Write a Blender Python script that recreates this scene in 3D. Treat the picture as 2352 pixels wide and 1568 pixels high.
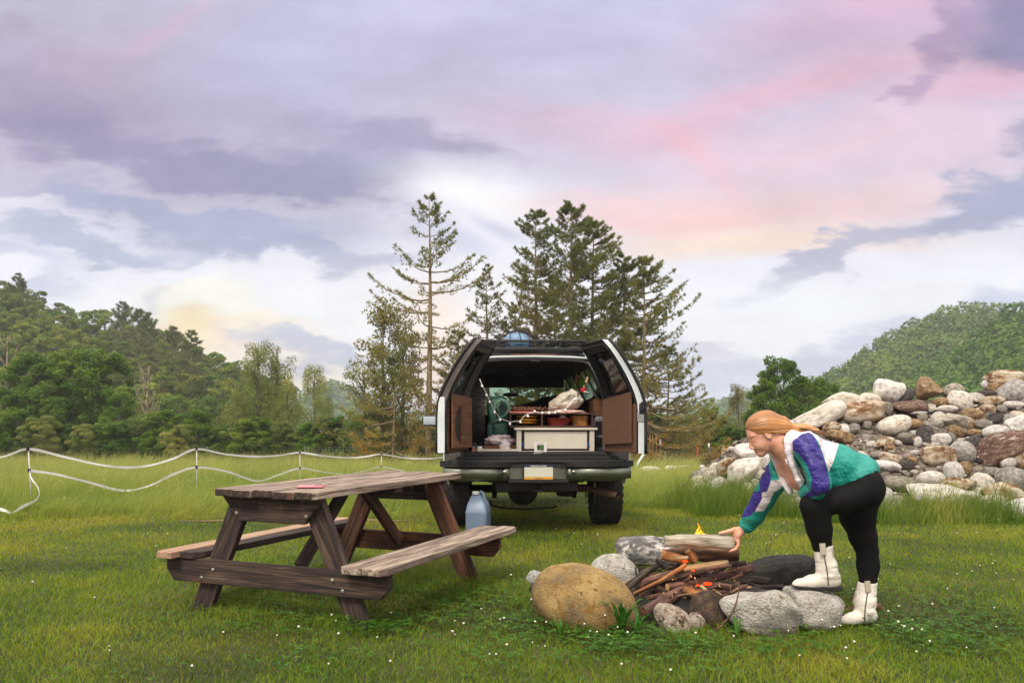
import bpy, bmesh, math, random
import numpy as np
from mathutils import Vector, Matrix, Euler, noise as mnoise
for o in list(bpy.data.objects): bpy.data.objects.remove(o)
scene = bpy.context.scene
R = math.radians; PI = math.pi
# ------------------------------------------------------------------ camera
CAMH = 1.16; FPX = 1829.0; HY = 968.0      # eye height, focal length and horizon row on a 2352 x 1568 print
cam = bpy.data.cameras.new('camera'); camo = bpy.data.objects.new('camera', cam)
scene.collection.objects.link(camo); scene.camera = camo
camo.location = (0, 0, CAMH); camo.rotation_euler = (R(90), 0, 0)
cam.sensor_width = 36; cam.lens = 36*FPX/2352; cam.shift_y = (HY-784)/2352
cam.clip_start = .05; cam.clip_end = 3000
# ------------------------------------------------------------------ exposure
scene.view_settings.view_transform = 'Standard'; scene.view_settings.look = 'None'
scene.view_settings.exposure = 0.88; scene.view_settings.gamma = 1
# ------------------------------------------------------------------ sun (soft, filtered by cloud)
SUN_EL, SUN_AZ = 48, 205      # azimuth measured clockwise from +Y: behind the camera, to the left
sl = bpy.data.lights.new('sun', 'SUN'); sl.energy = 1.5; sl.angle = R(14); sl.color = (1, .92, .78)
so = bpy.data.objects.new('sun', sl); scene.collection.objects.link(so)
sd = Vector((math.sin(R(SUN_AZ))*math.cos(R(SUN_EL)), math.cos(R(SUN_AZ))*math.cos(R(SUN_EL)), math.sin(R(SUN_EL))))
so.rotation_euler = sd.to_track_quat('Z', 'Y').to_euler(); so.location = sd*50

def srgb(c):
    return tuple((x/255/12.92 if x/255 <= .04045 else ((x/255+.055)/1.055)**2.4) for x in c)
# ------------------------------------------------------------------ world: Nishita sky under dusk clouds
w = bpy.data.worlds.new('World'); scene.world = w; w.use_nodes = True
nt = w.node_tree; N = nt.nodes; Lk = nt.links; N.clear()
def nn(t, **k):
    n = N.new(t)
    for a, b in k.items(): setattr(n, a, b)
    return n
def mth(op, a, b=None, c=None, clamp=False):
    n = nn('ShaderNodeMath', operation=op, use_clamp=clamp)
    for i, v in enumerate((a, b, c)):
        if v is None: continue
        if isinstance(v, (int, float)): n.inputs[i].default_value = v
        else: Lk.new(v, n.inputs[i])
    return n.outputs[0]
def vmth(op, a, b=None, scale=None):
    n = nn('ShaderNodeVectorMath', operation=op)
    for i, v in enumerate((a, b)):
        if v is None: continue
        if isinstance(v, tuple): n.inputs[i].default_value = v
        else: Lk.new(v, n.inputs[i])
    if scale is not None: n.inputs['Scale'].default_value = scale
    return n
sky = nn('ShaderNodeTexSky', sky_type='NISHITA', sun_disc=False)
sky.sun_elevation = R(SUN_EL); sky.sun_rotation = R(SUN_AZ)
tc = nn('ShaderNodeTexCoord'); sp = nn('ShaderNodeSeparateXYZ'); Lk.new(tc.outputs['Generated'], sp.inputs[0])
# cloud-deck coordinates: azimuth-like u, elevation-like v of the direction looked in
den = mth('ADD', mth('ABSOLUTE', sp.outputs[1]), .04)
u = mth('DIVIDE', sp.outputs[0], den); v = mth('DIVIDE', sp.outputs[2], den)
cb = nn('ShaderNodeCombineXYZ'); Lk.new(u, cb.inputs[0]); Lk.new(v, cb.inputs[1])
def wnoise(scale, sx, sy, rot=0, detail=6, rough=.55, off=0):
    m = nn('ShaderNodeMapping'); m.inputs['Scale'].default_value = (sx, sy, 1); m.inputs['Rotation'].default_value = (0, 0, R(rot)); m.inputs['Location'].default_value = (off, off*.7, off)
    Lk.new(cb.outputs[0], m.inputs[0])
    n = nn('ShaderNodeTexNoise'); n.inputs['Scale'].default_value = scale; n.inputs['Detail'].default_value = detail; n.inputs['Roughness'].default_value = rough
    Lk.new(m.outputs[0], n.inputs[0]); return n
n1 = wnoise(7.5, .75, 1.8, -8, 9, .64)
n2 = wnoise(2.2, .7, 1.4, -12, 5, .5, 4)
w1 = vmth('SUBTRACT', n1.outputs['Color'], (.5, .5, .5)); w1 = vmth('SCALE', w1.outputs[0], scale=.19)
w2 = vmth('SUBTRACT', n2.outputs['Color'], (.5, .5, .5)); w2 = vmth('SCALE', w2.outputs[0], scale=.22)
wp = vmth('ADD', cb.outputs[0], w1.outputs[0]); wsoft = vmth('ADD', cb.outputs[0], w2.outputs[0]); wp = vmth('ADD', wp.outputs[0], w2.outputs[0])
flat = nn('ShaderNodeVectorMath', operation='MULTIPLY'); flat.inputs[1].default_value = (1, 1, 0); Lk.new(wp.outputs[0], flat.inputs[0])
flat2 = nn('ShaderNodeVectorMath', operation='MULTIPLY'); flat2.inputs[1].default_value = (1, 1, 0); Lk.new(wsoft.outputs[0], flat2.inputs[0])
ramp = nn('ShaderNodeValToRGB'); cr = ramp.color_ramp
Lk.new(mth('DIVIDE', v, 1.2, clamp=True), ramp.inputs[0])
stops = [(0, (226, 232, 244)), (.05, (250, 251, 254)), (.12, (248, 249, 254)), (.19, (230, 229, 243)), (.27, (216, 206, 226)), (.36, (200, 194, 219)), (.46, (186, 187, 217)), (.7, (226, 224, 232)), (1, (250, 247, 242))]
cr.elements[0].position, cr.elements[0].color = 0, srgb(stops[0][1])+(1,)
cr.elements[1].position, cr.elements[1].color = 1, srgb(stops[-1][1])+(1,)
for p_, c_ in stops[1:-1]: cr.elements.new(p_).color = srgb(c_)+(1,)
col = ramp.outputs[0]
# (x, y, half width, half height, tilt deg, colour, opacity, crisp edge?)
BLOBS = [
 (200, 60, 520, 230, 0, (193, 186, 205), .85, 0), (330, 180, 300, 130, -25, (206, 186, 202), .9, 0),
 (430, 70, 170, 30, -35, (226, 184, 205), .8, 0), (80, 330, 420, 150, 5, (166, 150, 184), .9, 1),
 (260, 290, 560, 190, 4, (172, 158, 188), .75, 0), (120, 160, 260, 60, -6, (178, 164, 192), .7, 1), (520, 215, 200, 45, -10, (176, 166, 194), .65, 1), (560, 260, 300, 150, 10, (186, 176, 204), .5, 0),
 (300, 380, 360, 90, 8, (156, 146, 180), .9, 1), (700, 400, 420, 95, 6, (148, 146, 178), .95, 1), (960, 330, 240, 55, 8, (156, 146, 178), .97, 1),
 (150, 470, 420, 70, 3, (198, 190, 214), .8, 1), (420, 520, 420, 60, 3, (162, 168, 198), .9, 1), (680, 600, 330, 50, 4, (162, 169, 200), .9, 1),
 (230, 610, 240, 40, 4, (172, 182, 208), .85, 1), (60, 660, 200, 35, 4, (188, 196, 220), .7, 1), (60, 530, 150, 25, 4, (226, 224, 236), .8, 1), (560, 470, 330, 40, 5, (196, 190, 210), .6, 1),
 (1110, 455, 230, 75, 10, (252, 252, 254), .95, 0), (1150, 700, 420, 110, 0, (253, 250, 250), .8, 0), (1040, 560, 90, 35, 15, (198, 202, 222), .6, 0), (1150, 525, 80, 20, 15, (184, 186, 212), .6, 0),
 (700, 160, 420, 170, 20, (188, 190, 220), .6, 0), (1300, 130, 700, 160, 0, (192, 190, 219), .6, 0),
 (2050, 60, 420, 120, -15, (220, 180, 206), .85, 0), (2250, 230, 330, 70, -18, (232, 186, 206), .9, 0), (1850, 260, 420, 55, -14, (233, 188, 206), .85, 0),
 (1500, 330, 320, 60, 12, (230, 190, 208), .75, 0), (1640, 380, 120, 25, 35, (242, 186, 198), .8, 0), (1250, 300, 260, 60, 5, (216, 194, 216), .6, 0),
 (1950, 390, 480, 60, -6, (236, 204, 218), .8, 0), (1620, 480, 420, 45, 2, (248, 204, 198), .9, 0), (1760, 540, 420, 36, 2, (252, 224, 200), .9, 0), (2050, 470, 260, 40, -12, (244, 206, 206), .7, 0),
 (2320, 60, 230, 170, -30, (140, 130, 168), 1, 1), (2270, 120, 130, 90, -20, (146, 136, 172), .95, 1), (2100, 160, 60, 95, 10, (166, 144, 180), .8, 1), (2060, 290, 40, 50, 20, (178, 154, 188), .7, 1),
 (2340, 320, 90, 60, -30, (160, 158, 188), .8, 1), (2250, 490, 260, 62, -16, (166, 170, 198), .97, 1), (1900, 590, 260, 32, -14, (184, 184, 206), .95, 1),
 (1900, 680, 520, 70, -4, (243, 246, 251), .85, 0),
 (2050, 775, 520, 62, -14, (203, 209, 229), .95, 1), (1700, 830, 330, 40, -8, (204, 211, 231), .9, 1), (1560, 800, 160, 20, -5, (214, 216, 232), .8, 1),
 (520, 765, 200, 66, 6, (255, 243, 224), 1, 1), (480, 735, 150, 50, -10, (255, 252, 240), 1, 1), (560, 850, 300, 70, 0, (255, 238, 206), .8, 0), (580, 812, 190, 26, 6, (244, 222, 208), .8, 1), (475, 800, 75, 40, 0, (255, 232, 176), .9, 0),
 (690, 815, 150, 30, 8, (186, 196, 220), .8, 1), (330, 760, 90, 30, -20, (216, 216, 230), .8, 1),
 (960, 790, 90, 130, 0, (255, 222, 190), .7, 0), (980, 740, 110, 60, 0, (252, 238, 226), .7, 0), (450, 630, 60, 20, 0, (200, 206, 224), .7, 1)]
for (bx, by, rw, rh, tilt, c, op, crisp) in BLOBS:
    m = nn('ShaderNodeMapping', vector_type='TEXTURE')
    m.inputs['Location'].default_value = ((bx-1176)/FPX, (HY-by)/FPX, 0)
    m.inputs['Rotation'].default_value = (0, 0, R(-tilt)); m.inputs['Scale'].default_value = (rw/FPX, rh/FPX, 1)
    Lk.new((flat if crisp else flat2).outputs[0], m.inputs[0])
    ln = vmth('LENGTH', m.outputs[0])
    mr = nn('ShaderNodeMapRange', interpolation_type='SMOOTHSTEP')
    mr.inputs['From Min'].default_value = 1.25 if crisp else 1.5; mr.inputs['From Max'].default_value = .40 if crisp else .1; mr.inputs['To Max'].default_value = op
    Lk.new(ln.outputs['Value'], mr.inputs['Value'])
    mx = nn('ShaderNodeMix', data_type='RGBA'); Lk.new(mr.outputs[0], mx.inputs[0]); Lk.new(col, mx.inputs[6]); mx.inputs[7].default_value = srgb(c)+(1,)
    col = mx.outputs[2]
n3 = wnoise(6, .75, 2.0, -8, 9, .62, 9)
tex = mth('MULTIPLY_ADD', n3.outputs['Fac'], .64, .69)
tx2 = mth('MULTIPLY_ADD', n1.outputs['Fac'], .20, .90)
vs = nn('ShaderNodeVectorMath', operation='SCALE'); Lk.new(col, vs.inputs[0]); Lk.new(mth('MULTIPLY', tex, tx2), vs.inputs['Scale'])
hi = nn('ShaderNodeMapRange'); hi.inputs['From Min'].default_value = .42; hi.inputs['From Max'].default_value = .8; hi.inputs['To Min'].default_value = .565; hi.inputs['To Max'].default_value = 1.1; Lk.new(sp.outputs[2], hi.inputs['Value'])  # sky overhead raised above the visible part to light the ground
bk = nn('ShaderNodeMapRange'); bk.inputs['From Min'].default_value = .1; bk.inputs['From Max'].default_value = -.5; bk.inputs['To Min'].default_value = 0; bk.inputs['To Max'].default_value = .45; Lk.new(sp.outputs[1], bk.inputs['Value'])  # unseen sky behind the camera brightened, then warmed, as added fill light
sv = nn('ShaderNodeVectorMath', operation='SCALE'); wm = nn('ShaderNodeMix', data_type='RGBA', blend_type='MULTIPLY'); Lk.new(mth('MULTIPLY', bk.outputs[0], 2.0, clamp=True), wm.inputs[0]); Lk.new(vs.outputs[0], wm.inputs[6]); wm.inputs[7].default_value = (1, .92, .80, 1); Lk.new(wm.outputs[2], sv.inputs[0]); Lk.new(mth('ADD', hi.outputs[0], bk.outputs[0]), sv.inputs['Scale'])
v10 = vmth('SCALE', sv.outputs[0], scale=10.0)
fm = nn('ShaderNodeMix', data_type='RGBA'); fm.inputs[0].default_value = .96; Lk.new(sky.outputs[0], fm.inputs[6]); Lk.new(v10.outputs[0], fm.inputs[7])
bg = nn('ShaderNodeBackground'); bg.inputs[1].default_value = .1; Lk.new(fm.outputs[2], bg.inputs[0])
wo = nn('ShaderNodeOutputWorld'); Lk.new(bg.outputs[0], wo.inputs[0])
w.cycles.sampling_method = 'MANUAL'; w.cycles.sample_map_resolution = 512

# ------------------------------------------------------------------ helpers
COL = scene.collection
rng = np.random.default_rng(7); random.seed(7)
def at(px, py, Y):
    """point seen at print column px, row py when it lies Y metres ahead"""
    return Vector(((px-1176)/FPX*Y, Y, CAMH-(py-HY)/FPX*Y))
def ground(x, y):
    t = np.clip((np.asarray(y, float)-10)/34, 0, 1)
    return -1.42*(t*t*(3-2*t)*.5+t*.5)
def gz(x, y): return float(ground(x, y))
def tag(o, label=None, cat=None, group=None, kind=None):
    if label: o['label'] = label
    if cat: o['category'] = cat
    if group: o['group'] = group
    if kind: o['kind'] = kind
    return o
def empty(name, loc=(0, 0, 0), rz=0, label=None, cat=None, group=None):
    o = bpy.data.objects.new(name, None); COL.objects.link(o); o.location = loc; o.rotation_euler = (0, 0, rz); o.empty_display_size = .1
    return tag(o, label, cat, group)
def link(name, me, mats=None, parent=None, M=None):
    if mats is not None:
        for m in (mats if isinstance(mats, (list, tuple)) else [mats]): me.materials.append(m)
    o = bpy.data.objects.new(name, me); COL.objects.link(o)
    if parent is not None: o.parent = parent
    if M is not None: o.matrix_basis = M
    return o
def mesh_np(name, V, F, mats=None, parent=None, smooth=False, mi=None, attr=None, M=None, colr=None):
    """V (n,3), F list of arrays of equal-length faces (m,k)"""
    V = np.asarray(V, np.float32); Fs = F if isinstance(F, list) else [F]
    me = bpy.data.meshes.new(name); me.vertices.add(len(V)); me.vertices.foreach_set('co', V.ravel())
    li = np.concatenate([np.asarray(f, np.int32).ravel() for f in Fs]); tot = np.concatenate([np.full(len(f), np.asarray(f).shape[1], np.int32) for f in Fs])
    me.loops.add(len(li)); me.loops.foreach_set('vertex_index', li); me.polygons.add(len(tot))
    st = np.concatenate([[0], np.cumsum(tot)[:-1]]).astype(np.int32); me.polygons.foreach_set('loop_start', st)
    me.polygons.foreach_set('use_smooth', np.full(len(tot), smooth))
    if mi is not None: me.polygons.foreach_set('material_index', np.asarray(mi, np.int32))
    if attr is not None:
        a = me.attributes.new('v', 'FLOAT', 'POINT'); a.data.foreach_set('value', np.asarray(attr, np.float32))
    if colr is not None:
        a = me.attributes.new('h', 'FLOAT', 'POINT'); a.data.foreach_set('value', np.asarray(colr, np.float32))
    me.update(); me.validate()
    return link(name, me, mats, parent, M)
class MB:
    """collects boxes, tubes, prisms and lathes into one mesh"""
    def __init__(s): s.v = []; s.f = []; s.m = []; s.sm = []; s.cur = 0
    def add(s, vs, fs, smooth=False, M=None):
        b = len(s.v)
        for p in vs: s.v.append(tuple(M @ Vector(p)) if M is not None else tuple(p))
        for f in fs: s.f.append([b+i for i in f]); s.m.append(s.cur); s.sm.append(smooth)
        return s
    def box(s, c, d, M=None, rot=None):
        x, y, z = (k/2 for k in d); vs = [Vector((i*x, j*y, k*z)) for i in (-1, 1) for j in (-1, 1) for k in (-1, 1)]
        if rot is not None: vs = [Euler(rot).to_matrix() @ p for p in vs]
        vs = [p+Vector(c) for p in vs]
        return s.add(vs, [(0, 1, 3, 2), (4, 6, 7, 5), (0, 4, 5, 1), (2, 3, 7, 6), (0, 2, 6, 4), (1, 5, 7, 3)], M=M)
    def tube(s, pts, r, n=10, cap=True, M=None, smooth=True, flat=1.0, closed=False):
        pts = [Vector(p) for p in pts]; k = len(pts); rs = r if isinstance(r, (list, tuple)) else [r]*k
        vs = []; up = None
        for i, p in enumerate(pts):
            if closed: t = pts[(i+1) % k]-pts[i-1]
            else: t = pts[min(i+1, k-1)]-pts[max(i-1, 0)]
            if t.length < 1e-9: t = Vector((0, 0, 1))
            t.normalize()
            if up is None: up = t.orthogonal().normalized() if abs(t.z) > .95 else t.cross(Vector((0, 0, 1))).normalized()
            a = (up-t*up.dot(t)); a = a.normalized() if a.length > 1e-6 else t.orthogonal().normalized(); up = a; b = t.cross(a)
            for j in range(n):
                q = 2*PI*j/n; vs.append(p+a*math.cos(q)*rs[i]+b*math.sin(q)*rs[i]*flat)
        fs = []
        for i in range(k if closed else k-1):
            i2 = (i+1) % k
            for j in range(n): fs.append((i*n+j, i*n+(j+1) % n, i2*n+(j+1) % n, i2*n+j))
        if cap and not closed: fs.append(tuple(range(n))[::-1]); fs.append(tuple((k-1)*n+j for j in range(n)))
        return s.add(vs, fs, smooth, M)
    def prism(s, poly, d0, d1, M=None, axis='y'):
        """poly in two axes, extruded along the third from d0 to d1"""
        n = len(poly)
        def P(a, b, d): return {'y': (a, d, b), 'x': (d, a, b), 'z': (a, b, d)}[axis]
        vs = [P(a, b, d0) for a, b in poly]+[P(a, b, d1) for a, b in poly]
        fs = [tuple(range(n))[::-1], tuple(range(n, 2*n))]+[(i, (i+1) % n, n+(i+1) % n, n+i) for i in range(n)]
        return s.add(vs, fs, M=M)
    def loft(s, rings, closed=True, cap=True, smooth=True, M=None):
        n = len(rings[0]); vs = [p for r_ in rings for p in r_]; fs = []
        for i in range(len(rings)-1):
            for j in range(n if closed else n-1): fs.append((i*n+j, i*n+(j+1) % n, (i+1)*n+(j+1) % n, (i+1)*n+j))
        if cap and closed: fs.append(tuple(range(n))[::-1]); fs.append(tuple((len(rings)-1)*n+j for j in range(n)))
        return s.add(vs, fs, smooth, M)
    def lathe(s, prof, n=24, M=None, smooth=True, cap=True):
        return s.loft([[(r_*math.cos(2*PI*j/n), r_*math.sin(2*PI*j/n), z) for j in range(n)] for r_, z in prof], True, cap, smooth, M)
    def ball(s, c, r, n=10, sc=(1, 1, 1), M=None):
        pr = [(max(math.sin(PI*i/(n//2+1)), .0), -math.cos(PI*i/(n//2+1))) for i in range(1, n//2+1)]
        vs = [(c[0]+r*sc[0]*a*math.cos(2*PI*j/n), c[1]+r*sc[1]*a*math.sin(2*PI*j/n), c[2]+r*sc[2]*b) for a, b in pr for j in range(n)]
        k = len(pr); fs = [(i*n+j, i*n+(j+1) % n, (i+1)*n+(j+1) % n, (i+1)*n+j) for i in range(k-1) for j in range(n)]
        vs += [(c[0], c[1], c[2]-r*sc[2]), (c[0], c[1], c[2]+r*sc[2])]
        fs += [(k*n, (j+1) % n, j) for j in range(n)]+[(k*n+1, (k-1)*n+j, (k-1)*n+(j+1) % n) for j in range(n)]
        return s.add(vs, fs, True, M)
    def build(s, name, mats, parent=None, M=None, bevel=0, seg=2, subd=0):
        me = bpy.data.meshes.new(name); me.from_pydata([tuple(p) for p in s.v], [], s.f)
        me.polygons.foreach_set('use_smooth', s.sm); me.polygons.foreach_set('material_index', s.m); me.update()
        bm = bmesh.new(); bm.from_mesh(me); bmesh.ops.recalc_face_normals(bm, faces=bm.faces); bm.to_mesh(me); bm.free()
        o = link(name, me, mats, parent, M)
        if subd:
            m = o.modifiers.new('Subdivision', 'SUBSURF'); m.levels = m.render_levels = subd
        if bevel:
            m = o.modifiers.new('Bevel', 'BEVEL'); m.width = bevel; m.segments = seg; m.limit_method = 'ANGLE'; m.angle_limit = R(40); m.harden_normals = False
        return o
# ------------------------------------------------------------------ materials
def newmat(name):
    m = bpy.data.materials.new(name); m.use_nodes = True; t = m.node_tree; t.nodes.clear(); return m, t
def lin(c): return (*srgb(c), 1) if max(c) > 1 else (*c, 1)
def mat(name, cols, scale=5, stretch=(1, 1, 1), rough=.7, bump=0, bscale=None, detail=6, metal=0, rnd=0, dist=0, spots=None, coat=0, bstretch=None, nrough=.6, spec=.5, pos=None, sheen=0, bdetail=6, huernd=0):
    """noise-driven colour ramp + noise bump in object space; spots = (colour, scale, threshold)"""
    m, t = newmat(name); n = t.nodes; l = t.links
    def new(ty, **k):
        q = n.new(ty)
        for a, b in k.items(): setattr(q, a, b)
        return q
    out = new('ShaderNodeOutputMaterial'); bs = new('ShaderNodeBsdfPrincipled'); l.new(bs.outputs[0], out.inputs[0])
    bs.inputs['Roughness'].default_value = rough; bs.inputs['Metallic'].default_value = metal; bs.inputs['Coat Weight'].default_value = coat; bs.inputs['Specular IOR Level'].default_value = spec
    if sheen: bs.inputs['Sheen Weight'].default_value = sheen
    tc = new('ShaderNodeTexCoord'); oi = new('ShaderNodeObjectInfo')
    of = new('ShaderNodeVectorMath', operation='MULTIPLY_ADD'); l.new(oi.outputs['Random'], of.inputs[0]); of.inputs[1].default_value = (17.3, 31.7, 11.9); l.new(tc.outputs['Object'], of.inputs[2])
    def mapped(st):
        q = new('ShaderNodeMapping'); q.inputs['Scale'].default_value = st; l.new(of.outputs[0], q.inputs[0]); return q.outputs[0]
    if len(cols) > 1:
        no = new('ShaderNodeTexNoise'); no.inputs['Scale'].default_value = scale; no.inputs['Detail'].default_value = detail; no.inputs['Roughness'].default_value = nrough; no.inputs['Distortion'].default_value = dist
        l.new(mapped(stretch), no.inputs[0])
        rp = new('ShaderNodeValToRGB'); l.new(no.outputs[0], rp.inputs[0]); c = rp.color_ramp
        ps = pos or [.32+.36*i/(len(cols)-1) for i in range(len(cols))]
        c.elements[0].position, c.elements[0].color = ps[0], lin(cols[0]); c.elements[1].position, c.elements[1].color = ps[-1], lin(cols[-1])
        for p_, k in zip(ps[1:-1], cols[1:-1]): c.elements.new(p_).color = lin(k)
        co = rp.outputs[0]
    else:
        rg = new('ShaderNodeRGB'); rg.outputs[0].default_value = lin(cols[0]); co = rg.outputs[0]
    for sp_ in (spots or []):
        no = new('ShaderNodeTexNoise'); no.inputs['Scale'].default_value = sp_[1]; no.inputs['Detail'].default_value = 5; no.inputs['Roughness'].default_value = .65
        st = sp_[3] if len(sp_) > 3 else (1, 1, 1); q = new('ShaderNodeMapping'); q.inputs['Scale'].default_value = st; q.inputs['Location'].default_value = (5.5, 3.1, 8.7); l.new(of.outputs[0], q.inputs[0]); l.new(q.outputs[0], no.inputs[0])
        mr = new('ShaderNodeMapRange'); mr.inputs['From Min'].default_value = sp_[2]; mr.inputs['From Max'].default_value = sp_[2]+.08; l.new(no.outputs[0], mr.inputs[0])
        mx = new('ShaderNodeMix', data_type='RGBA'); l.new(mr.outputs[0], mx.inputs[0]); l.new(co, mx.inputs[6]); mx.inputs[7].default_value = lin(sp_[0]); co = mx.outputs[2]
    if rnd or huernd:
        hs = new('ShaderNodeHueSaturation'); l.new(co, hs.inputs['Color'])
        mr = new('ShaderNodeMapRange'); mr.inputs['To Min'].default_value = 1-rnd; mr.inputs['To Max'].default_value = 1+rnd; l.new(oi.outputs['Random'], mr.inputs[0]); l.new(mr.outputs[0], hs.inputs['Value'])
        if huernd:
            wn = new('ShaderNodeTexWhiteNoise', noise_dimensions='1D'); l.new(oi.outputs['Random'], wn.inputs['W'])
            m2 = new('ShaderNodeMapRange'); m2.inputs['To Min'].default_value = .5-huernd; m2.inputs['To Max'].default_value = .5+huernd; l.new(wn.outputs[0], m2.inputs[0]); l.new(m2.outputs[0], hs.inputs['Hue'])
            m3 = new('ShaderNodeMapRange'); m3.inputs['To Min'].default_value = .5; m3.inputs['To Max'].default_value = 1.4; l.new(wn.outputs[0], m3.inputs[0]); l.new(m3.outputs[0], hs.inputs['Saturation'])
        co = hs.outputs[0]
    l.new(co, bs.inputs['Base Color'])
    if bump:
        nb = new('ShaderNodeTexNoise'); nb.inputs['Scale'].default_value = bscale or scale*4; nb.inputs['Detail'].default_value = bdetail; nb.inputs['Roughness'].default_value = .65; l.new(mapped(bstretch or stretch), nb.inputs[0])
        bp = new('ShaderNodeBump'); bp.inputs['Strength'].default_value = min(bump, 1); bp.inputs['Distance'].default_value = .02*max(bump, 1); l.new(nb.outputs[0], bp.inputs['Height']); l.new(bp.outputs[0], bs.inputs['Normal'])
    return m
def leafmat(name, c0, c1, c2=None, trans=.35, rough=.55, tip=None, nscale=.6, rnd=.12, spec=.25):
    """foliage: colour from the vertex value 'v', from large patches and from the object"""
    m, t = newmat(name); n = t.nodes; l = t.links
    at_ = n.new('ShaderNodeAttribute'); at_.attribute_name = 'v'; oi = n.new('ShaderNodeObjectInfo'); tc = n.new('ShaderNodeNewGeometry')
    no = n.new('ShaderNodeTexNoise'); no.inputs['Scale'].default_value = nscale; no.inputs['Detail'].default_value = 3; l.new(tc.outputs['Position'], no.inputs[0])
    ad = n.new('ShaderNodeMath'); ad.operation = 'MULTIPLY_ADD'; l.new(no.outputs[0], ad.inputs[0]); ad.inputs[1].default_value = 1.3; l.new(at_.outputs['Fac'], ad.inputs[2])
    mr = n.new('ShaderNodeMapRange'); mr.inputs['From Min'].default_value = .45; mr.inputs['From Max'].default_value = 1.85; l.new(ad.outputs[0], mr.inputs[0])
    rp = n.new('ShaderNodeValToRGB'); l.new(mr.outputs[0], rp.inputs[0]); c = rp.color_ramp
    c.elements[0].color = lin(c0); c.elements[1].color = lin(c2 or c1); c.elements[1].position = 1
    if c2: c.elements.new(.55).color = lin(c1)
    co = rp.outputs[0]
    if tip:
        a2 = n.new('ShaderNodeAttribute'); a2.attribute_name = 'h'; mx = n.new('ShaderNodeMix'); mx.data_type = 'RGBA'
        l.new(a2.outputs['Fac'], mx.inputs[0]); l.new(co, mx.inputs[6]); mx.inputs[7].default_value = lin(tip); co = mx.outputs[2]
    hs = n.new('ShaderNodeHueSaturation'); l.new(co, hs.inputs['Color']); m2 = n.new('ShaderNodeMapRange'); m2.inputs['To Min'].default_value = 1-rnd; m2.inputs['To Max'].default_value = 1+rnd
    l.new(oi.outputs['Random'], m2.inputs[0]); l.new(m2.outputs[0], hs.inputs['Value']); m3 = n.new('ShaderNodeMapRange'); m3.inputs['To Min'].default_value = .485; m3.inputs['To Max'].default_value = .515
    wn = n.new('ShaderNodeTexWhiteNoise'); wn.noise_dimensions = '1D'; l.new(oi.outputs['Random'], wn.inputs['W']); l.new(wn.outputs[0], m3.inputs[0]); l.new(m3.outputs[0], hs.inputs['Hue'])
    bs = n.new('ShaderNodeBsdfPrincipled'); bs.inputs['Roughness'].default_value = rough; bs.inputs['Specular IOR Level'].default_value = spec; l.new(hs.outputs[0], bs.inputs['Base Color'])
    tr = n.new('ShaderNodeBsdfTranslucent'); l.new(hs.outputs[0], tr.inputs[0]); ms = n.new('ShaderNodeMixShader'); ms.inputs[0].default_value = trans
    l.new(bs.outputs[0], ms.inputs[1]); l.new(tr.outputs[0], ms.inputs[2]); o = n.new('ShaderNodeOutputMaterial'); l.new(ms.outputs[0], o.inputs[0])
    return m
def glassmat(name, tint, refl=.08, rough=.03, alpha=.5):
    m, t = newmat(name); n = t.nodes; l = t.links
    tr = n.new('ShaderNodeBsdfTransparent'); tr.inputs[0].default_value = lin(tint); g = n.new('ShaderNodeBsdfGlossy'); g.inputs['Roughness'].default_value = rough
    lw = n.new('ShaderNodeLayerWeight'); lw.inputs[0].default_value = .5; pw = n.new('ShaderNodeMath'); pw.operation = 'POWER'; l.new(lw.outputs['Facing'], pw.inputs[0]); pw.inputs[1].default_value = 3.5; fr = n.new('ShaderNodeMath'); fr.operation = 'MULTIPLY_ADD'; l.new(pw.outputs[0], fr.inputs[0]); fr.inputs[1].default_value = .55; fr.inputs[2].default_value = .035; ms = n.new('ShaderNodeMixShader'); l.new(fr.outputs[0], ms.inputs[0]); l.new(tr.outputs[0], ms.inputs[1]); l.new(g.outputs[0], ms.inputs[2])
    o = n.new('ShaderNodeOutputMaterial'); l.new(ms.outputs[0], o.inputs[0]); return m
def emat(name, c, s):
    m, t = newmat(name); e = t.nodes.new('ShaderNodeEmission'); e.inputs[0].default_value = lin(c); e.inputs[1].default_value = s
    o = t.nodes.new('ShaderNodeOutputMaterial'); t.links.new(e.outputs[0], o.inputs[0]); return m
def fbm(P, sc=1., oct=4, seed=0.):
    """cheap value noise on (n,2) or (n,3) points, -1..1"""
    P = np.asarray(P, float); r = np.zeros(len(P)); a = 1.; f = sc; tot = 0
    for k in range(oct):
        q = P*f+seed+k*13.7; i = np.floor(q).astype(np.int64); u_ = q-i; u_ = u_*u_*(3-2*u_); acc = np.zeros(len(P)); D = P.shape[1]
        for c in range(1 << D):
            wgt = np.ones(len(P)); h = np.zeros(len(P), np.int64)
            for d in range(D):
                b = (c >> d) & 1; wgt = wgt*(u_[:, d] if b else 1-u_[:, d]); h = h*73856093 ^ ((i[:, d]+b)*(19349663+d*83492791))
            h = (h ^ (h >> 13))*1274126177; h = h ^ (h >> 16); acc += wgt*((h & 0xffff)/32767.5-1)
        r += a*acc; tot += a; a *= .5; f *= 2.03
    return r/tot
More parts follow.
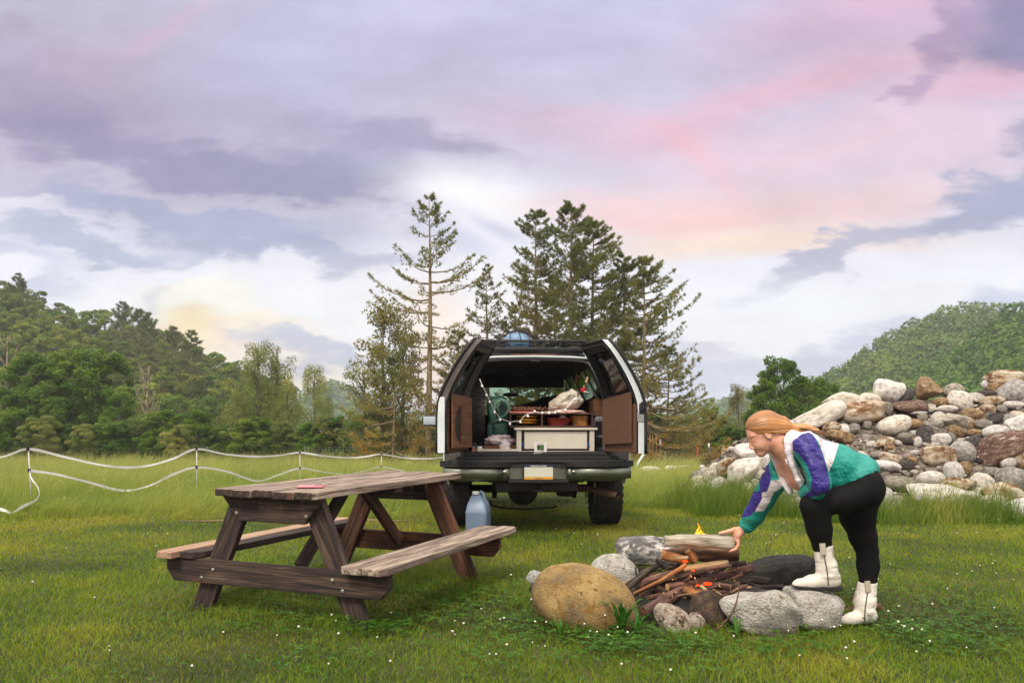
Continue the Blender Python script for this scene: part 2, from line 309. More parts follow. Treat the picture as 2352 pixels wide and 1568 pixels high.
# ------------------------------------------------------------------ ground
m_soil = mat('soil', [(28, 34, 12), (46, 52, 18), (72, 64, 32)], scale=1.3, rough=.95, bump=.6, bscale=18, detail=8, spots=[((96, 78, 50), .35, .62)])
def axis(a): return np.unique(np.concatenate(a))
gx = axis([np.linspace(-12, 12, 97), np.linspace(-70, 70, 71), np.array([-1500, -900, -500, -300, -180, -110, 110, 180, 300, 500, 900, 1500])])
gy = axis([np.linspace(0, 20, 81), np.linspace(20, 70, 51), np.array([-1500, -600, -200, -60, -20, -6, 90, 130, 200, 320, 600, 1200, 1800])])
X, Y = np.meshgrid(gx, gy); Z = ground(X, Y)
bumpy = fbm(np.stack([X.ravel(), Y.ravel()], 1), .5, 3).reshape(X.shape)*.02*np.clip((Y-3)/3, 0, 1); Z = Z+np.where(Y < 11, bumpy*.5, bumpy*3)-.012
nx, ny = len(gx), len(gy); I = np.arange(nx*ny).reshape(ny, nx)
F = np.stack([I[:-1, :-1], I[:-1, 1:], I[1:, 1:], I[1:, :-1]], -1).reshape(-1, 4)
tag(mesh_np('ground', np.stack([X, Y, Z], -1).reshape(-1, 3), F, m_soil, smooth=True), kind='structure')
# bare track between the lawn and the long grass on the left
tr_m = mat('dirt', [(86, 70, 44), (112, 92, 60), (64, 62, 30)], scale=4, rough=.95, bump=.5, bscale=40)
def lawn_edge(x):            # distance at which the mown lawn gives way to long grass
    return 9.55+np.where(x < -1.2, 0, np.clip((x+1.2)/1.4, 0, 1)*1.3)*np.where(x > 2.4, np.clip(1-(x-2.4)/1.2, 0, 1), 1)+fbm(np.stack([x, x*0+3.3], 1), .9, 3)*.22
xs = np.linspace(-3.9, -1.0, 40); yc = lawn_edge(xs); wd = .11*np.sin(np.linspace(0, PI, 40))*(1+.5*fbm(np.stack([xs, xs*0], 1), 2.3, 2))+.002
V = np.concatenate([np.stack([xs, yc-.12-wd, 0*xs+.002], 1), np.stack([xs, yc-.12+wd, 0*xs+.006], 1)]); k = len(xs)
F = np.stack([np.arange(k-1), np.arange(1, k), k+np.arange(1, k), k+np.arange(k-1)], 1)
tag(mesh_np('dirt_path', V, F, tr_m), kind='structure')
# ------------------------------------------------------------------ grass
m_lawn = leafmat('lawn_grass', (34, 76, 8), (98, 140, 20), (154, 160, 50), trans=.4, nscale=.9, tip=(166, 154, 66), rnd=.0)
m_mead = leafmat('meadow_grass', (72, 116, 18), (132, 156, 42), (190, 186, 92), trans=.45, nscale=.28, tip=(186, 180, 116), rnd=.0)
m_tuft = leafmat('tuft_grass', (56, 96, 18), (104, 134, 38), (170, 164, 78), trans=.42, nscale=.8, tip=(170, 170, 90), rnd=.0)
def blades(P, H, Wd, lean, zfun=ground, segs=2):
    """P (n,2) roots; each blade a bent strip of 2*segs+1 vertices"""
    n = len(P); a = rng.uniform(0, 2*PI, n); side = np.stack([np.cos(a), np.sin(a)], 1)
    V = np.zeros((n, 2*segs+1, 3), np.float32); hcol = np.zeros((n, 2*segs+1), np.float32); z0 = zfun(P[:, 0], P[:, 1])-.012
    for s in range(segs+1):
        t = s/segs; off = lean*(t**2)[None] if False else lean*(t*t); z = z0+H*t*(1-.18*t*np.minimum(1, np.hypot(lean[:, 0], lean[:, 1])/H))
        if s < segs:
            wv = (Wd*(1-.45*t))[:, None]*side*.5
            V[:, 2*s, :2] = P+off-wv; V[:, 2*s+1, :2] = P+off+wv; V[:, 2*s, 2] = V[:, 2*s+1, 2] = z; hcol[:, 2*s] = hcol[:, 2*s+1] = t
        else:
            V[:, 2*s, :2] = P+off; V[:, 2*s, 2] = z; hcol[:, 2*s] = 1
    base = (np.arange(n)*(2*segs+1))[:, None]; Fq = []
    for s in range(segs-1): Fq.append(base+np.array([[2*s, 2*s+1, 2*s+3, 2*s+2]]))
    Ft = base+np.array([[2*segs-2, 2*segs-1, 2*segs]])
    return V.reshape(-1, 3), [np.concatenate(Fq), Ft] if Fq else [Ft], hcol
def wedge(n, y0, y1, p=1.0, m=.72, pad=.5):
    """points in the field of view, denser near the camera for p > 1"""
    t = rng.random(n); q = 2-p
    y = ((y0**q)+(y1**q-y0**q)*t)**(1/q) if abs(q) > 1e-3 else y0*(y1/y0)**t
    x = rng.uniform(-1, 1, n)*(m*y+pad); return np.stack([x, y], 1)
STONES = []            # (x, y, r) footprints kept free of grass
# ------------------------------------------------------------------ rocks
m_rockw = mat('pale_rock', [(164, 154, 142), (218, 209, 198), (240, 234, 226)], scale=3.2, rough=.85, bump=1.6, bscale=14, rnd=.12, huernd=.012, spots=[((150, 124, 92), 1.6, .60), ((112, 104, 96), 6, .66)], detail=9)
m_rockg = mat('grey_rock', [(104, 97, 90), (154, 146, 136), (196, 188, 178)], scale=3.5, rough=.85, bump=1.6, bscale=16, rnd=.2, huernd=.012, spots=[((176, 168, 156), 3.5, .60)], detail=9)
m_rockd = mat('dark_rock', [(38, 34, 31), (70, 63, 58), (108, 99, 91)], scale=4, rough=.8, bump=1.6, bscale=16, rnd=.2, huernd=.012, spots=[((134, 118, 104), 3.2, .62)], detail=9)
m_rockb = mat('brown_rock', [(92, 70, 46), (148, 118, 82), (196, 170, 132)], scale=3, rough=.85, bump=1.6, bscale=14, rnd=.12, spots=[((208, 196, 176), 2.6, .60), ((80, 54, 38), 4, .64)], detail=9)
m_rockr = mat('stained_rock', [(198, 186, 166), (160, 132, 98), (102, 60, 34)], scale=1.5, rough=.85, bump=1.6, bscale=12, spots=[((224, 218, 206), 4, .58)], detail=9, pos=[.42, .52, .62])
m_rockm = mat('mottled_rock', [(84, 58, 48), (112, 80, 64), (150, 128, 112)], scale=4.5, rough=.9, bump=2, bscale=18, spots=[((212, 206, 196), 5.5, .585, (1, 1, 2.2)), ((60, 42, 36), 3, .62)], detail=9)
m_rocky = mat('ochre_boulder', [(122, 106, 80), (184, 150, 90), (214, 184, 126)], scale=1.3, rough=.92, bump=1.8, bscale=30, spots=[((124, 94, 50), 12, .57), ((206, 184, 134), 17, .58), ((158, 118, 52), 4, .56), ((214, 204, 180), 7, .70)], detail=10)
m_rocks = mat('speckled_boulder', [(170, 164, 152), (220, 214, 202), (244, 240, 230)], scale=3, rough=.92, bump=3, bscale=12, spots=[((84, 78, 70), 15, .56), ((212, 208, 198), 9, .60), ((142, 118, 84), 2.4, .60)], detail=10)
def rock_mesh(name, seed, sub=3, rough=.22, facets=0, sq=2.4, flatb=0):
    bm = bmesh.new(); bmesh.ops.create_icosphere(bm, subdivisions=sub, radius=1); r_ = np.random.default_rng(seed)
    P = np.array([v.co for v in bm.verts]); P /= np.linalg.norm(P, axis=1)[:, None]
    s = (np.abs(P)**sq).sum(1)**(-1/sq); Q = P*s[:, None]
    for _ in range(facets):                         # planar cuts rounded off
        d = r_.normal(size=3); d /= np.linalg.norm(d); h = r_.uniform(.55, .85); dd = Q@d; ex = np.maximum(dd-h, 0); Q = Q-np.outer(ex*.85, d)
    Q = Q*(1+rough*fbm(P, 1.1, 2, seed*3.1)+rough*.16*fbm(P, 5, 3, seed*1.7))[:, None]
    if flatb: Q[:, 2] = np.where(Q[:, 2] < -flatb, -flatb+(Q[:, 2]+flatb)*.15, Q[:, 2])
    for v, q in zip(bm.verts, Q): v.co = q
    me = bpy.data.meshes.new(name); bm.to_mesh(me); bm.free(); me.polygons.foreach_set('use_smooth', [True]*len(me.polygons)); return me
ROCKM = {}
def rock(name, shape, matl, loc, sc, rot=(0, 0, 0), label=None, cat='rock', group=None):
    key = (shape, matl.name)
    if key not in ROCKM:
        sd_, kind = shape
        p = dict(r=dict(rough=.20, sq=2.3), a=dict(rough=.24, facets=7, sq=2.2), b=dict(rough=.16, facets=3, sq=2.9), c=dict(rough=.10, sq=2.1), f=dict(rough=.14, facets=4, sq=2.4))[kind]
        me = rock_mesh('rock', sd_, 4 if sd_ >= 100 else 3, **p); me.materials.append(matl); ROCKM[key] = me
    o = bpy.data.objects.new(name, ROCKM[key]); COL.objects.link(o); o.location = loc; o.scale = sc; o.rotation_euler = rot
    return tag(o, label, cat, group)
# --- rubble mound on the right: a heap of soil under the stones
tops = [(1560, 1118), (1600, 1090), (1660, 1040), (1700, 1005), (1760, 985), (1830, 965), (1890, 935), (1960, 925), (2040, 915), (2120, 920), (2200, 915), (2290, 890), (2352, 885), (2500, 890), (2640, 950), (2780, 1070), (2880, 1160)]
bases = [(1560, 1135), (1650, 1152), (1760, 1175), (1900, 1192), (2352, 1195), (2880, 1190)]
def ytop(px): return np.interp(px, *zip(*tops))
def ybase(px): return np.interp(px, *zip(*bases))
def mound_Y(px, py):
    t = np.clip((ybase(px)-py)/np.maximum(ybase(px)-ytop(px), 1), -.1, 1.1); Yb = CAMH*FPX/(ybase(px)-HY)
    return Yb+t*(2.9*np.clip((ybase(px)-ytop(px))/270, .12, 1))
pxs = np.linspace(1560, 2880, 110); ts = np.linspace(0, 1, 40); G = []
for t in ts:
    py = ybase(pxs)+(ytop(pxs)-ybase(pxs))*t; Yy = mound_Y(pxs, py); G.append(np.stack([(pxs-1176)/FPX*Yy, Yy, CAMH-(py-HY)/FPX*Yy], 1))
last = G[-1]; Yt = last[:, 1]
for k_, (dy, f) in enumerate([(.35, .97), (.9, .78), (1.8, .4), (3, 0)]):
    q = last.copy(); q[:, 0] *= (Yt+dy)/Yt; q[:, 1] += dy; q[:, 2] = last[:, 2]*f-(1-f)*.5; G.append(q)
first = G[0].copy(); first[:, 2] -= .3; G.insert(0, first)
G = np.array(G); nsh = G.shape; flatG = G.reshape(-1, 3); flatG[:, 2] += .05*fbm(flatG, 1.6, 4)+.02*fbm(flatG, 7, 2)
I = np.arange(nsh[0]*nsh[1]).reshape(nsh[:2]); F = np.stack([I[:-1, :-1], I[:-1, 1:], I[1:, 1:], I[1:, :-1]], -1).reshape(-1, 4)
m_dirt = mat('gravel_soil', [(60, 52, 45), (98, 87, 76), (138, 126, 112)], scale=14, rough=.95, bump=1, bscale=50, detail=9)
tag(mesh_np('dirt_mound', flatG, F, m_dirt, smooth=True), kind='structure')
# gravel on the heap: too many to count
gr = MB(); sd_r = random.Random(3)
gm = []
for i in range(2600):
    px = sd_r.uniform(1600, 2850); b, t_ = float(ybase(px)), float(ytop(px)); py = b+(t_-b)*sd_r.uniform(.02, .97); Yy = float(mound_Y(px, py)); p = at(px, py, Yy)
    s = .009+.022*sd_r.random()**2; gr.cur = sd_r.choice((0, 0, 1, 1, 1, 2))
    gr.ball((p.x, p.y-.02, p.z+.01), s, 6, (sd_r.uniform(.7, 1.4), 1, sd_r.uniform(.5, .9)))
tag(gr.build('gravel', [m_rockg, m_rockd, m_rockw]), 'loose gravel covering the slope of the rock pile', 'gravel', kind='stuff')
def P2(cx, cy): return 1837.4+cx*.22655, 845.2+cy*.22655     # print position from a close-up of the heap
W, Gy, D, B, Rr, Mo = m_rockw, m_rockg, m_rockd, m_rockb, m_rockr, m_rockm
GR = 'boulders of the rock pile'
BIG = [  # cx, cy, width, height, material, kind, tilt, label
 (425, 330, 370, 150, W, 'b', 8, 'long pale boulder on the left shoulder of the rock pile, above the stained boulder'),
 (190, 480, 480, 200, W, 'b', -22, 'broad smooth grey-white slab at the left shoulder of the rock pile, behind the ponytail'),
 (600, 445, 440, 220, Rr, 'b', -4, 'big cream boulder with rust-brown stain on its left half'),
 (715, 310, 205, 110, W, 'c', 10, 'small pale rounded boulder left of the tall white boulder on the ridge'),
 (935, 230, 320, 240, W, 'a', 15, 'tall white triangular boulder standing on the ridge of the rock pile'),
 (1060, 290, 215, 130, D, 'a', -28, 'grey angular rock leaning against the tall white boulder'),
 (1305, 215, 255, 245, B, 'a', -12, 'golden brown upright boulder standing alone on the ridge of the rock pile'),
 (1560, 240, 190, 155, Gy, 'r', 20, 'grey-green rounded rock on the ridge right of the golden brown boulder'),
 (1625, 330, 215, 175, W, 'b', 30, 'cream boulder tilted down to the right below the ridge'),
 (2070, 115, 380, 160, Rr, 'b', 3, 'long cream boulder topping the right end of the rock pile'),
 (1910, 165, 130, 105, W, 'c', 0, 'small white rounded boulder just below the long topmost boulder'),
 (1990, 205, 155, 120, B, 'r', 12, 'tan boulder below the long topmost boulder'),
 (2170, 240, 300, 210, Gy, 'r', -20, 'large smooth light grey boulder at the right frame edge near the top'),
 (2250, 300, 120, 110, W, 'c', -30, 'bluish white stone cut by the right frame edge near the top'),
 (1900, 265, 180, 75, D, 'c', 5, 'flat dark brown stone under the tan boulder'),
 (1790, 300, 170, 95, W, 'a', 10, 'pale angular rock left of the flat dark brown stone'),
 (1435, 345, 160, 90, B, 'c', 5, 'brown-grey rounded rock right of and below the golden brown boulder'),
 (1120, 400, 320, 130, Mo, 'b', 0, 'reddish grey broad boulder below the ridge centre'),
 (870, 410, 110, 140, Gy, 'r', 0, 'grey upright rock right of the rust-stained boulder'),
 (1955, 335, 225, 110, Rr, 'c', -4, 'rosy tan oval boulder on the right of the heap'),
 (2125, 370, 135, 70, W, 'c', 4, 'white flat oval stone on the right of the heap'),
 (2045, 415, 100, 75, Gy, 'c', 20, 'small grey oval stone left of the white flat oval stone'),
 (1905, 415, 145, 100, Rr, 'c', 8, 'small beige rounded boulder below the rosy tan boulder'),
 (1460, 415, 215, 70, W, 'b', 2, 'pale elongated stone below the brown-grey rounded rock'),
 (1320, 405, 90, 100, W, 'a', 15, 'small white angular stone right of the reddish grey boulder'),
 (955, 580, 320, 190, W, 'c', -12, 'big white oval boulder lying alone on the bare gravel slope'),
 (1168, 565, 155, 95, B, 'c', -5, 'ochre brown stone right of the white boulder on the gravel slope'),
 (1245, 500, 100, 85, Gy, 'c', 20, 'blue-grey rounded stone above the ochre brown stone'),
 (1185, 452, 180, 45, W, 'f', 3, 'flat pale stone under the reddish grey boulder'),
 (1405, 525, 150, 155, W, 'c', 10, 'cream egg-shaped boulder left of the angular grey boulder'),
 (1600, 535, 320, 160, Gy, 'a', 18, 'large angular grey boulder with a dark underside in the middle of the heap'),
 (1750, 470, 205, 125, B, 'c', 8, 'olive-brown rounded boulder above the middle of the heap'),
 (1860, 575, 175, 105, Gy, 'c', 10, 'grey oval boulder left of the dark angular rock'),
 (1985, 510, 155, 130, D, 'a', 0, 'dark angular rock on the right of the heap'),
 (2210, 565, 220, 140, W, 'b', -18, 'large cream boulder cut by the right frame edge in mid-height'),
 (1980, 645, 250, 130, W, 'c', -10, 'pale smooth boulder above the big mottled slab'),
 (1585, 645, 165, 115, B, 'c', 32, 'reddish brown egg-shaped stone in the middle of the heap'),
 (1780, 660, 160, 80, B, 'c', 5, 'brown speckled flat boulder right of the reddish brown stone'),
 (1280, 700, 140, 200, D, 'b', -8, 'grey-brown tall rock left of the white boulder in mid-heap'),
 (1405, 715, 210, 130, W, 'b', 12, 'white rounded boulder on top of the square cream boulder'),
 (1535, 715, 85, 125, Gy, 'c', -20, 'slim grey upright stone beside the white rounded boulder'),
 (1745, 765, 200, 170, D, 'a', 10, 'dark brown-black angular rock left of the big mottled slab'),
 (1400, 885, 310, 215, Rr, 'b', 0, 'large square cream boulder in the middle of the lower heap'),
 (1650, 850, 250, 215, Gy, 'c', 35, 'large grey egg-shaped boulder right of the square cream boulder'),
 (2060, 820, 640, 290, Mo, 'a', -24, 'huge reddish slab mottled with white lichen'),
 (2230, 900, 170, 260, Rr, 'r', 10, 'tall beige boulder at the right frame edge beside the mottled slab'),
 (2110, 960, 150, 120, W, 'c', -15, 'small white oval boulder leaning on the mottled slab'),
 (1925, 1045, 190, 110, Gy, 'a', 12, 'grey diamond-shaped rock below the mottled slab'),
 (2150, 1130, 300, 250, Gy, 'r', 20, 'big blotchy grey boulder near the right frame edge low on the heap'),
 (890, 990, 260, 100, W, 'f', 8, 'pale flat slab low on the heap beside the teal jacket'),
 (935, 915, 230, 120, Rr, 'a', 10, 'tan angular slab above the pale flat slab low on the heap'),
 (795, 880, 160, 75, Gy, 'c', -3, 'grey flat oval stone just behind the teal jacket'),
 (1090, 990, 125, 95, D, 'c', -10, 'dark grey rounded stone right of the pale flat slab'),
 (1330, 1115, 260, 140, W, 'c', 0, 'cream rounded boulder in the grass low on the heap'),
 (1560, 1040, 160, 180, W, 'b', 0, 'pale green-tinged block low in the centre of the heap'),
 (1670, 1020, 130, 140, B, 'c', 20, 'brown-grey rounded rock beside the pale green-tinged block'),
 (1620, 1180, 330, 150, Rr, 'f', 8, 'wide beige slab above the long white foot boulder'),
 (1850, 1160, 210, 180, W, 'r', 35, 'white weathered boulder at the foot of the heap right of the beige slab'),
 (1370, 1290, 600, 210, W, 'b', 5, 'very long white boulder lying in the grass at the foot of the heap'),
 (1740, 1300, 170, 100, W, 'c', 8, 'small white boulder right of the long white foot boulder'),
 (2050, 1290, 400, 250, Rr, 'a', 28, 'big cream slab at the foot of the heap tilted to the right'),
 (1960, 1360, 240, 150, W, 'r', -8, 'white lumpy boulder in front of the tilted cream slab'),
 (2210, 1430, 320, 190, W, 'c', -20, 'white smooth boulder lying lowest at the right frame edge'),
 (1020, 1180, 300, 150, Gy, 'r', 10, 'grey-beige boulder half sunk in grass beside the leggings'),
 (840, 1290, 160, 180, W, 'r', 10, 'pale boulder mostly hidden behind the black leggings'),
 (400, 690, 250, 130, B, 'f', 8, 'taupe boulder behind the white shoulder of the jacket'),
 (320, 600, 170, 110, Rr, 'c', -8, 'cream stone with orange patch above the jacket collar'),
 (545, 615, 140, 100, Gy, 'a', -5, 'light grey angular stone above the bare gravel slope'),
 (235, 480, 130, 70, W, 'c', -12, 'small white stone lying on the smooth grey-white slab'),
 (230, 570, 130, 60, W, 'c', 0, 'small white stone below the smooth grey-white slab'),
 (310, 520, 120, 80, W, 'c', -10, 'small pale stone left of the rust-stained boulder'),
 (680, 575, 80, 80, Gy, 'b', 10, 'small square grey stone under the rust-stained boulder'),
 (805, 490, 120, 65, B, 'c', -10, 'small tan stone below the right end of the rust-stained boulder'),
 (1060, 690, 130, 75, Gy, 'c', -8, 'small pale grey stone on the gravel slope below the big white oval boulder'),
 (850, 755, 200, 110, Rr, 'a', -12, 'tan rough slab in the middle of the gravel slope'),
 (915, 800, 110, 150, B, 'a', 5, 'rough brown-grey rock leaning on the tan rough slab'),
 (1095, 740, 110, 70, D, 'c', 5, 'small dark grey stone in the middle of the gravel slope'),
 (985, 755, 90, 55, W, 'f', 8, 'small pale wedge stone in the middle of the gravel slope'),
 (925, 835, 80, 55, W, 'c', 10, 'small cream pebble below the rough brown-grey rock'),
 (1190, 750, 70, 110, W, 'c', 10, 'narrow white stone left of the grey-brown tall rock'),
 (1085, 895, 95, 60, Gy, 'c', -20, 'small grey oval stone right of the tan angular slab'),
 (1130, 930, 110, 110, B, 'a', 10, 'small brown rock in the lower left of the heap'),
]
def put_rock(px, py, wpx, hpx, matl, kind, tilt, label, i, Y=None, group=GR, name='boulder', depth=.85):
    Yy = float(mound_Y(px, py+hpx*.25)) if Y is None else Y
    S = FPX/Yy; p = at(px, py, Yy-.06)
    return rock(name, (100+i % 23, kind), matl, p, (wpx/2/S*1.08, max(wpx, hpx)/2/S*depth, hpx/2/S*1.08), (0, R(tilt), 0), label, 'boulder' if wpx > 30 else 'stone', group)
for i, (cx, cy, wd_, ht_, mt, kd, tl, lb) in enumerate(BIG):
    px, py = P2(cx, cy); put_rock(px, py, wd_*.22655, ht_*.22655, mt, kd, tl, lb, i)
# white boulders at the left foot of the heap, seen past the reaching arm
def P6(cx, cy): return 1531.2+cx*.34895, 833+cy*.34895
LB = [(540, 590, 160, 110, W, 'b', 5, 'white rounded boulder behind the face of the bending person'), (570, 620, 90, 50, Gy, 'c', 0, 'grey stone in the shade under the white rounded boulder behind the face'),
 (390, 690, 160, 140, Rr, 'a', -35, 'leaning white boulder with a brown patch left of the jacket'), (520, 720, 290, 170, W, 'a', -18, 'largest white boulder left of the jacket, half in long grass'),
 (640, 650, 110, 90, W, 'r', 0, 'white boulder peeking out between chin and jacket collar'), (210, 775, 95, 65, W, 'c', -5, 'white rounded stone at the far left end of the heap'), (290, 755, 90, 80, W, 'r', -20, 'pale stone between the left end stone and the leaning white boulder'),
 (315, 800, 140, 85, W, 'a', -22, 'low white slab sloping into the grass left of the jacket'), (190, 830, 120, 45, W, 'f', -6, 'flat pale stone almost buried in grass at the left end of the heap'),
 (100, 865, 80, 45, B, 'c', 0, 'small beige stone in the grass farthest left of the heap'), (460, 890, 75, 50, W, 'c', -12, 'small cream stone alone in the long grass beside the sleeve'),
 (1130, 480, 0, 0, W, 'c', 0, '')]
for i, (cx, cy, wd_, ht_, mt, kd, tl, lb) in enumerate(LB):
    if not lb: continue
    px, py = P6(cx, cy); put_rock(px, py, wd_*.34895, ht_*.34895, mt, kd, tl, lb, i+40)
# cobbles filling the heap
big_boxes = [(P2(a[0], a[1])[0], P2(a[0], a[1])[1], a[2]*.22655, a[3]*.22655) for a in BIG]
r3 = random.Random(11); n_small = 0
labs = {'W': 'small white cobble among the boulders of the rock pile', 'G': 'small grey cobble among the boulders of the rock pile', 'D': 'small dark cobble among the boulders of the rock pile', 'B': 'small brown cobble among the boulders of the rock pile'}
tries = 0
r4 = random.Random(77)
for _ in range(150):                                  # the heap goes on past the right of the picture
    px = r4.uniform(2385, 2850); b, t_ = float(ybase(px)), float(ytop(px)); py = b+(t_-b)*r4.uniform(.03, 1); s = r4.uniform(9, 38)*(1 if r4.random() < .6 else .6); Yy = float(mound_Y(px, py)); S = FPX/Yy; p = at(px, py, Yy)
    rock('boulder', (r4.randrange(9), r4.choice('rcbcf')), r4.choice([W, W, Gy, Gy, B, D]), p, (s/S*r4.uniform(.8, 1.25), s/S, s/S*r4.uniform(.55, .85)), (r4.uniform(-.4, .4), r4.uniform(-.5, .5), r4.uniform(0, 6.28)), 'boulder on the part of the heap beyond the right frame edge', 'boulder', 'boulders beyond the right frame edge')
while n_small < 380 and tries < 6000:
    tries += 1
    px = r3.uniform(1590, 2375); b, t_ = float(ybase(px)), float(ytop(px)); py = b+(t_-b)*r3.uniform(.04, .99)
    s = r3.uniform(5, 12) if r3.random() < .75 else r3.uniform(12, 20)
    if 1990 < px < 2090 and 950 < py < 1040: s *= .6
    if any(abs(px-q[0]) < q[2]*.40 and abs(py-q[1]) < q[3]*.36 for q in big_boxes): continue
    key = r3.choice('WWGGGDB' if 1850 < px else 'WWG'); mt = dict(W=W, G=Gy, D=D, B=B)[key]; Yy = float(mound_Y(px, py)); S = FPX/Yy; p = at(px, py, Yy)
    rock('cobble', (r3.randrange(9), r3.choice('rcbcf')), mt, p, (s/S*r3.uniform(.8, 1.25), s/S, s/S*r3.uniform(.55, .85)), (r3.uniform(-.4, .4), r3.uniform(-.5, .5), r3.uniform(0, 6.28)), labs[key], 'cobble', 'small %s cobbles of the rock pile' % dict(W='white', G='grey', D='dark', B='brown')[key]); n_small += 1
# pale stones in the meadow behind the vehicle
for px, py, w_, h_, lb in [(1493, 1080, 50, 18, 'low pale stone in the meadow grass right of the vehicle'), (1540, 1075, 26, 12, 'small pale stone in the meadow grass left of the rusty post'), (1612, 1072, 13, 9, 'tiny pale stone beside the rusty fence post')]:
    put_rock(px, py, w_, h_, W, 'c', 0, lb, 5, Y=24, group=None, name='field_stone')
# ------------------------------------------------------------------ fire ring
FR = 'stones of the fire ring'
def ring_stone(px, py, wpx, hpx, Y, matl, kind, tilt, label, i, dep=.9, yaw=0):
    S = FPX/Y; p = at(px, py, Y); STONES.append((p.x, p.y, wpx/2/S*.8))
    o = rock('boulder', (100+i, kind), matl, p, (wpx/2/S, wpx/2/S*dep, hpx/2/S), (0, R(tilt), R(yaw)), label, 'boulder', FR); return o
ring_stone(1346, 1383, 250, 166, 4.62, m_rocky, 'c', 17, 'large round ochre yellow boulder at the left front of the fire ring', 30, .85)
ring_stone(1411, 1316, 116, 84, 5.5, m_rocks, 'c', 6, 'rounded pale grey boulder behind the ochre boulder', 31)
m_ashrock = mat('scorched_rock', [(62, 60, 60), (104, 102, 100), (190, 184, 176)], scale=2.6, rough=.9, bump=.6, bscale=16, spots=[((206, 200, 192), 1.8, .545), ((40, 36, 34), 3, .6)], detail=9, rnd=0)
ring_stone(1490, 1267, 150, 66, 6.15, m_ashrock, 'b', 2, 'long scorched grey boulder with a white patch at the back of the fire ring', 32, .6)
ring_stone(1230, 1327, 40, 34, 5.15, m_rockw, 'a', 0, 'small white stone peeking out left of the ochre boulder', 33)
ring_stone(1228, 1348, 38, 22, 5.0, m_rockd, 'a', -20, 'small dark wedge stone left of the ochre boulder', 34)
ring_stone(1436, 1285, 60, 16, 5.62, m_rockd, 'f', 4, 'flat dark stone between the ochre and the pale grey boulder', 41) if False else None
m_rockbr = mat('umber_rock', [(44, 34, 27), (78, 60, 46), (116, 92, 72)], scale=2.4, rough=.85, bump=2, bscale=12, detail=9, spots=[((130, 104, 82), 1.4, .62)])
m_sootrock = mat('sooty_rock', [(14, 12, 11), (32, 27, 24), (62, 54, 48)], scale=3, rough=.85, bump=.7, bscale=14, spots=[((150, 138, 126), 1.6, .66)], detail=9)
ring_stone(1800, 1322, 172, 88, 5.45, m_sootrock, 'b', -8, 'long soot-black boulder at the right back of the fire ring', 35, .5)
ring_stone(1628, 1404, 96, 92, 4.56, m_rockbr, 'a', 8, 'dark brown square-shouldered stone at the front of the fire ring', 36)
m_chalk = mat('rough_pale_rock', [(120, 92, 72), (206, 188, 168), (236, 226, 212)], scale=3, rough=.95, bump=3, bscale=9, spots=[((74, 54, 42), 2.6, .55)], detail=9)
ring_stone(1541, 1424, 92, 84, 4.45, m_chalk, 'a', 35, 'craggy brown and white stone at the front of the fire ring', 37, .8)
ring_stone(1592, 1432, 56, 54, 4.44, m_chalk, 'a', 30, 'small craggy stone between the craggy and the dark brown stone', 38, .8)
ring_stone(1752, 1406, 200, 116, 4.40, m_rocks, 'a', 20, 'speckled white-grey boulder sloping to the right at the front of the fire ring', 39, .75)
ring_stone(1856, 1396, 148, 92, 4.48, m_rocks, 'b', 5, 'pale boulder carrying the white boot of the front foot', 43, .85)
# ash bed
m_ash = mat('ash_and_char', [(14, 12, 11), (34, 30, 27), (86, 78, 70)], scale=9, rough=.95, bump=1, bscale=40, detail=9)
th_ = np.linspace(0, 2*PI, 49)[:-1]; rr = np.linspace(0, 1, 14); V = [(0, 0, .22)]
cen = (1.16, 5.05)
for r_ in rr[1:]:
    for t_ in th_: V.append((r_*math.cos(t_)*.85, r_*math.sin(t_)*.62, (.23*(1-r_)**1.1 if r_ < 1 else -.01)))
V = np.array(V); V[:, 2] += .018*fbm(V, 9, 3); V[:, 0] += cen[0]; V[:, 1] += cen[1]
F4 = []; n_ = 48
for i in range(len(rr)-2):
    for j in range(n_): F4.append((1+i*n_+j, 1+i*n_+(j+1) % n_, 1+(i+1)*n_+(j+1) % n_, 1+(i+1)*n_+j))
F3 = [(0, 1+j, 1+(j+1) % n_) for j in range(n_)]
tag(mesh_np('ash_bed', V, [np.array(F4), np.array(F3)], m_ash, smooth=True), 'bed of black ash and char under the firewood', 'ash', kind='stuff')
STONES += [(cen[0], cen[1], .58), (.95, 4.85, .34), (1.35, 4.85, .36), (1.2, 4.7, .26), (1.6, 5.05, .3), (.62, 5.05, .2)]
# ------------------------------------------------------------------ firewood
def bark(name, cols, st=(2.5, 2.5, 16), **k): return mat(name, cols, scale=4, stretch=(1.4, 9, 9), rough=.9, bump=.8, bscale=5, detail=8, rnd=.12, **k)
m_w_grey = bark('weathered_driftwood', [(88, 78, 68), (160, 148, 132), (206, 196, 178)])
m_w_brown = bark('brown_bark', [(44, 28, 20), (86, 58, 40), (130, 96, 68)])
m_w_plum = bark('purple_brown_bark', [(48, 32, 30), (88, 60, 52), (138, 104, 88)])
m_w_dark = bark('dark_bark', [(22, 18, 15), (48, 38, 30), (96, 82, 66)])
m_w_orange = bark('split_orange_wood', [(76, 46, 24), (134, 86, 46), (180, 132, 80)])
m_w_pale = bark('pale_wood', [(90, 70, 48), (146, 120, 86), (186, 160, 122)])
m_char = bark('charred_end', [(10, 9, 8), (30, 26, 22), (80, 70, 60)])
m_cut = mat('cut_wood', [(150, 112, 66), (196, 158, 104)], scale=18, rough=.85, bump=.3)
def P3(cx, cy): return 1261.7+cx*.20833, 1188.2+cy*.20833
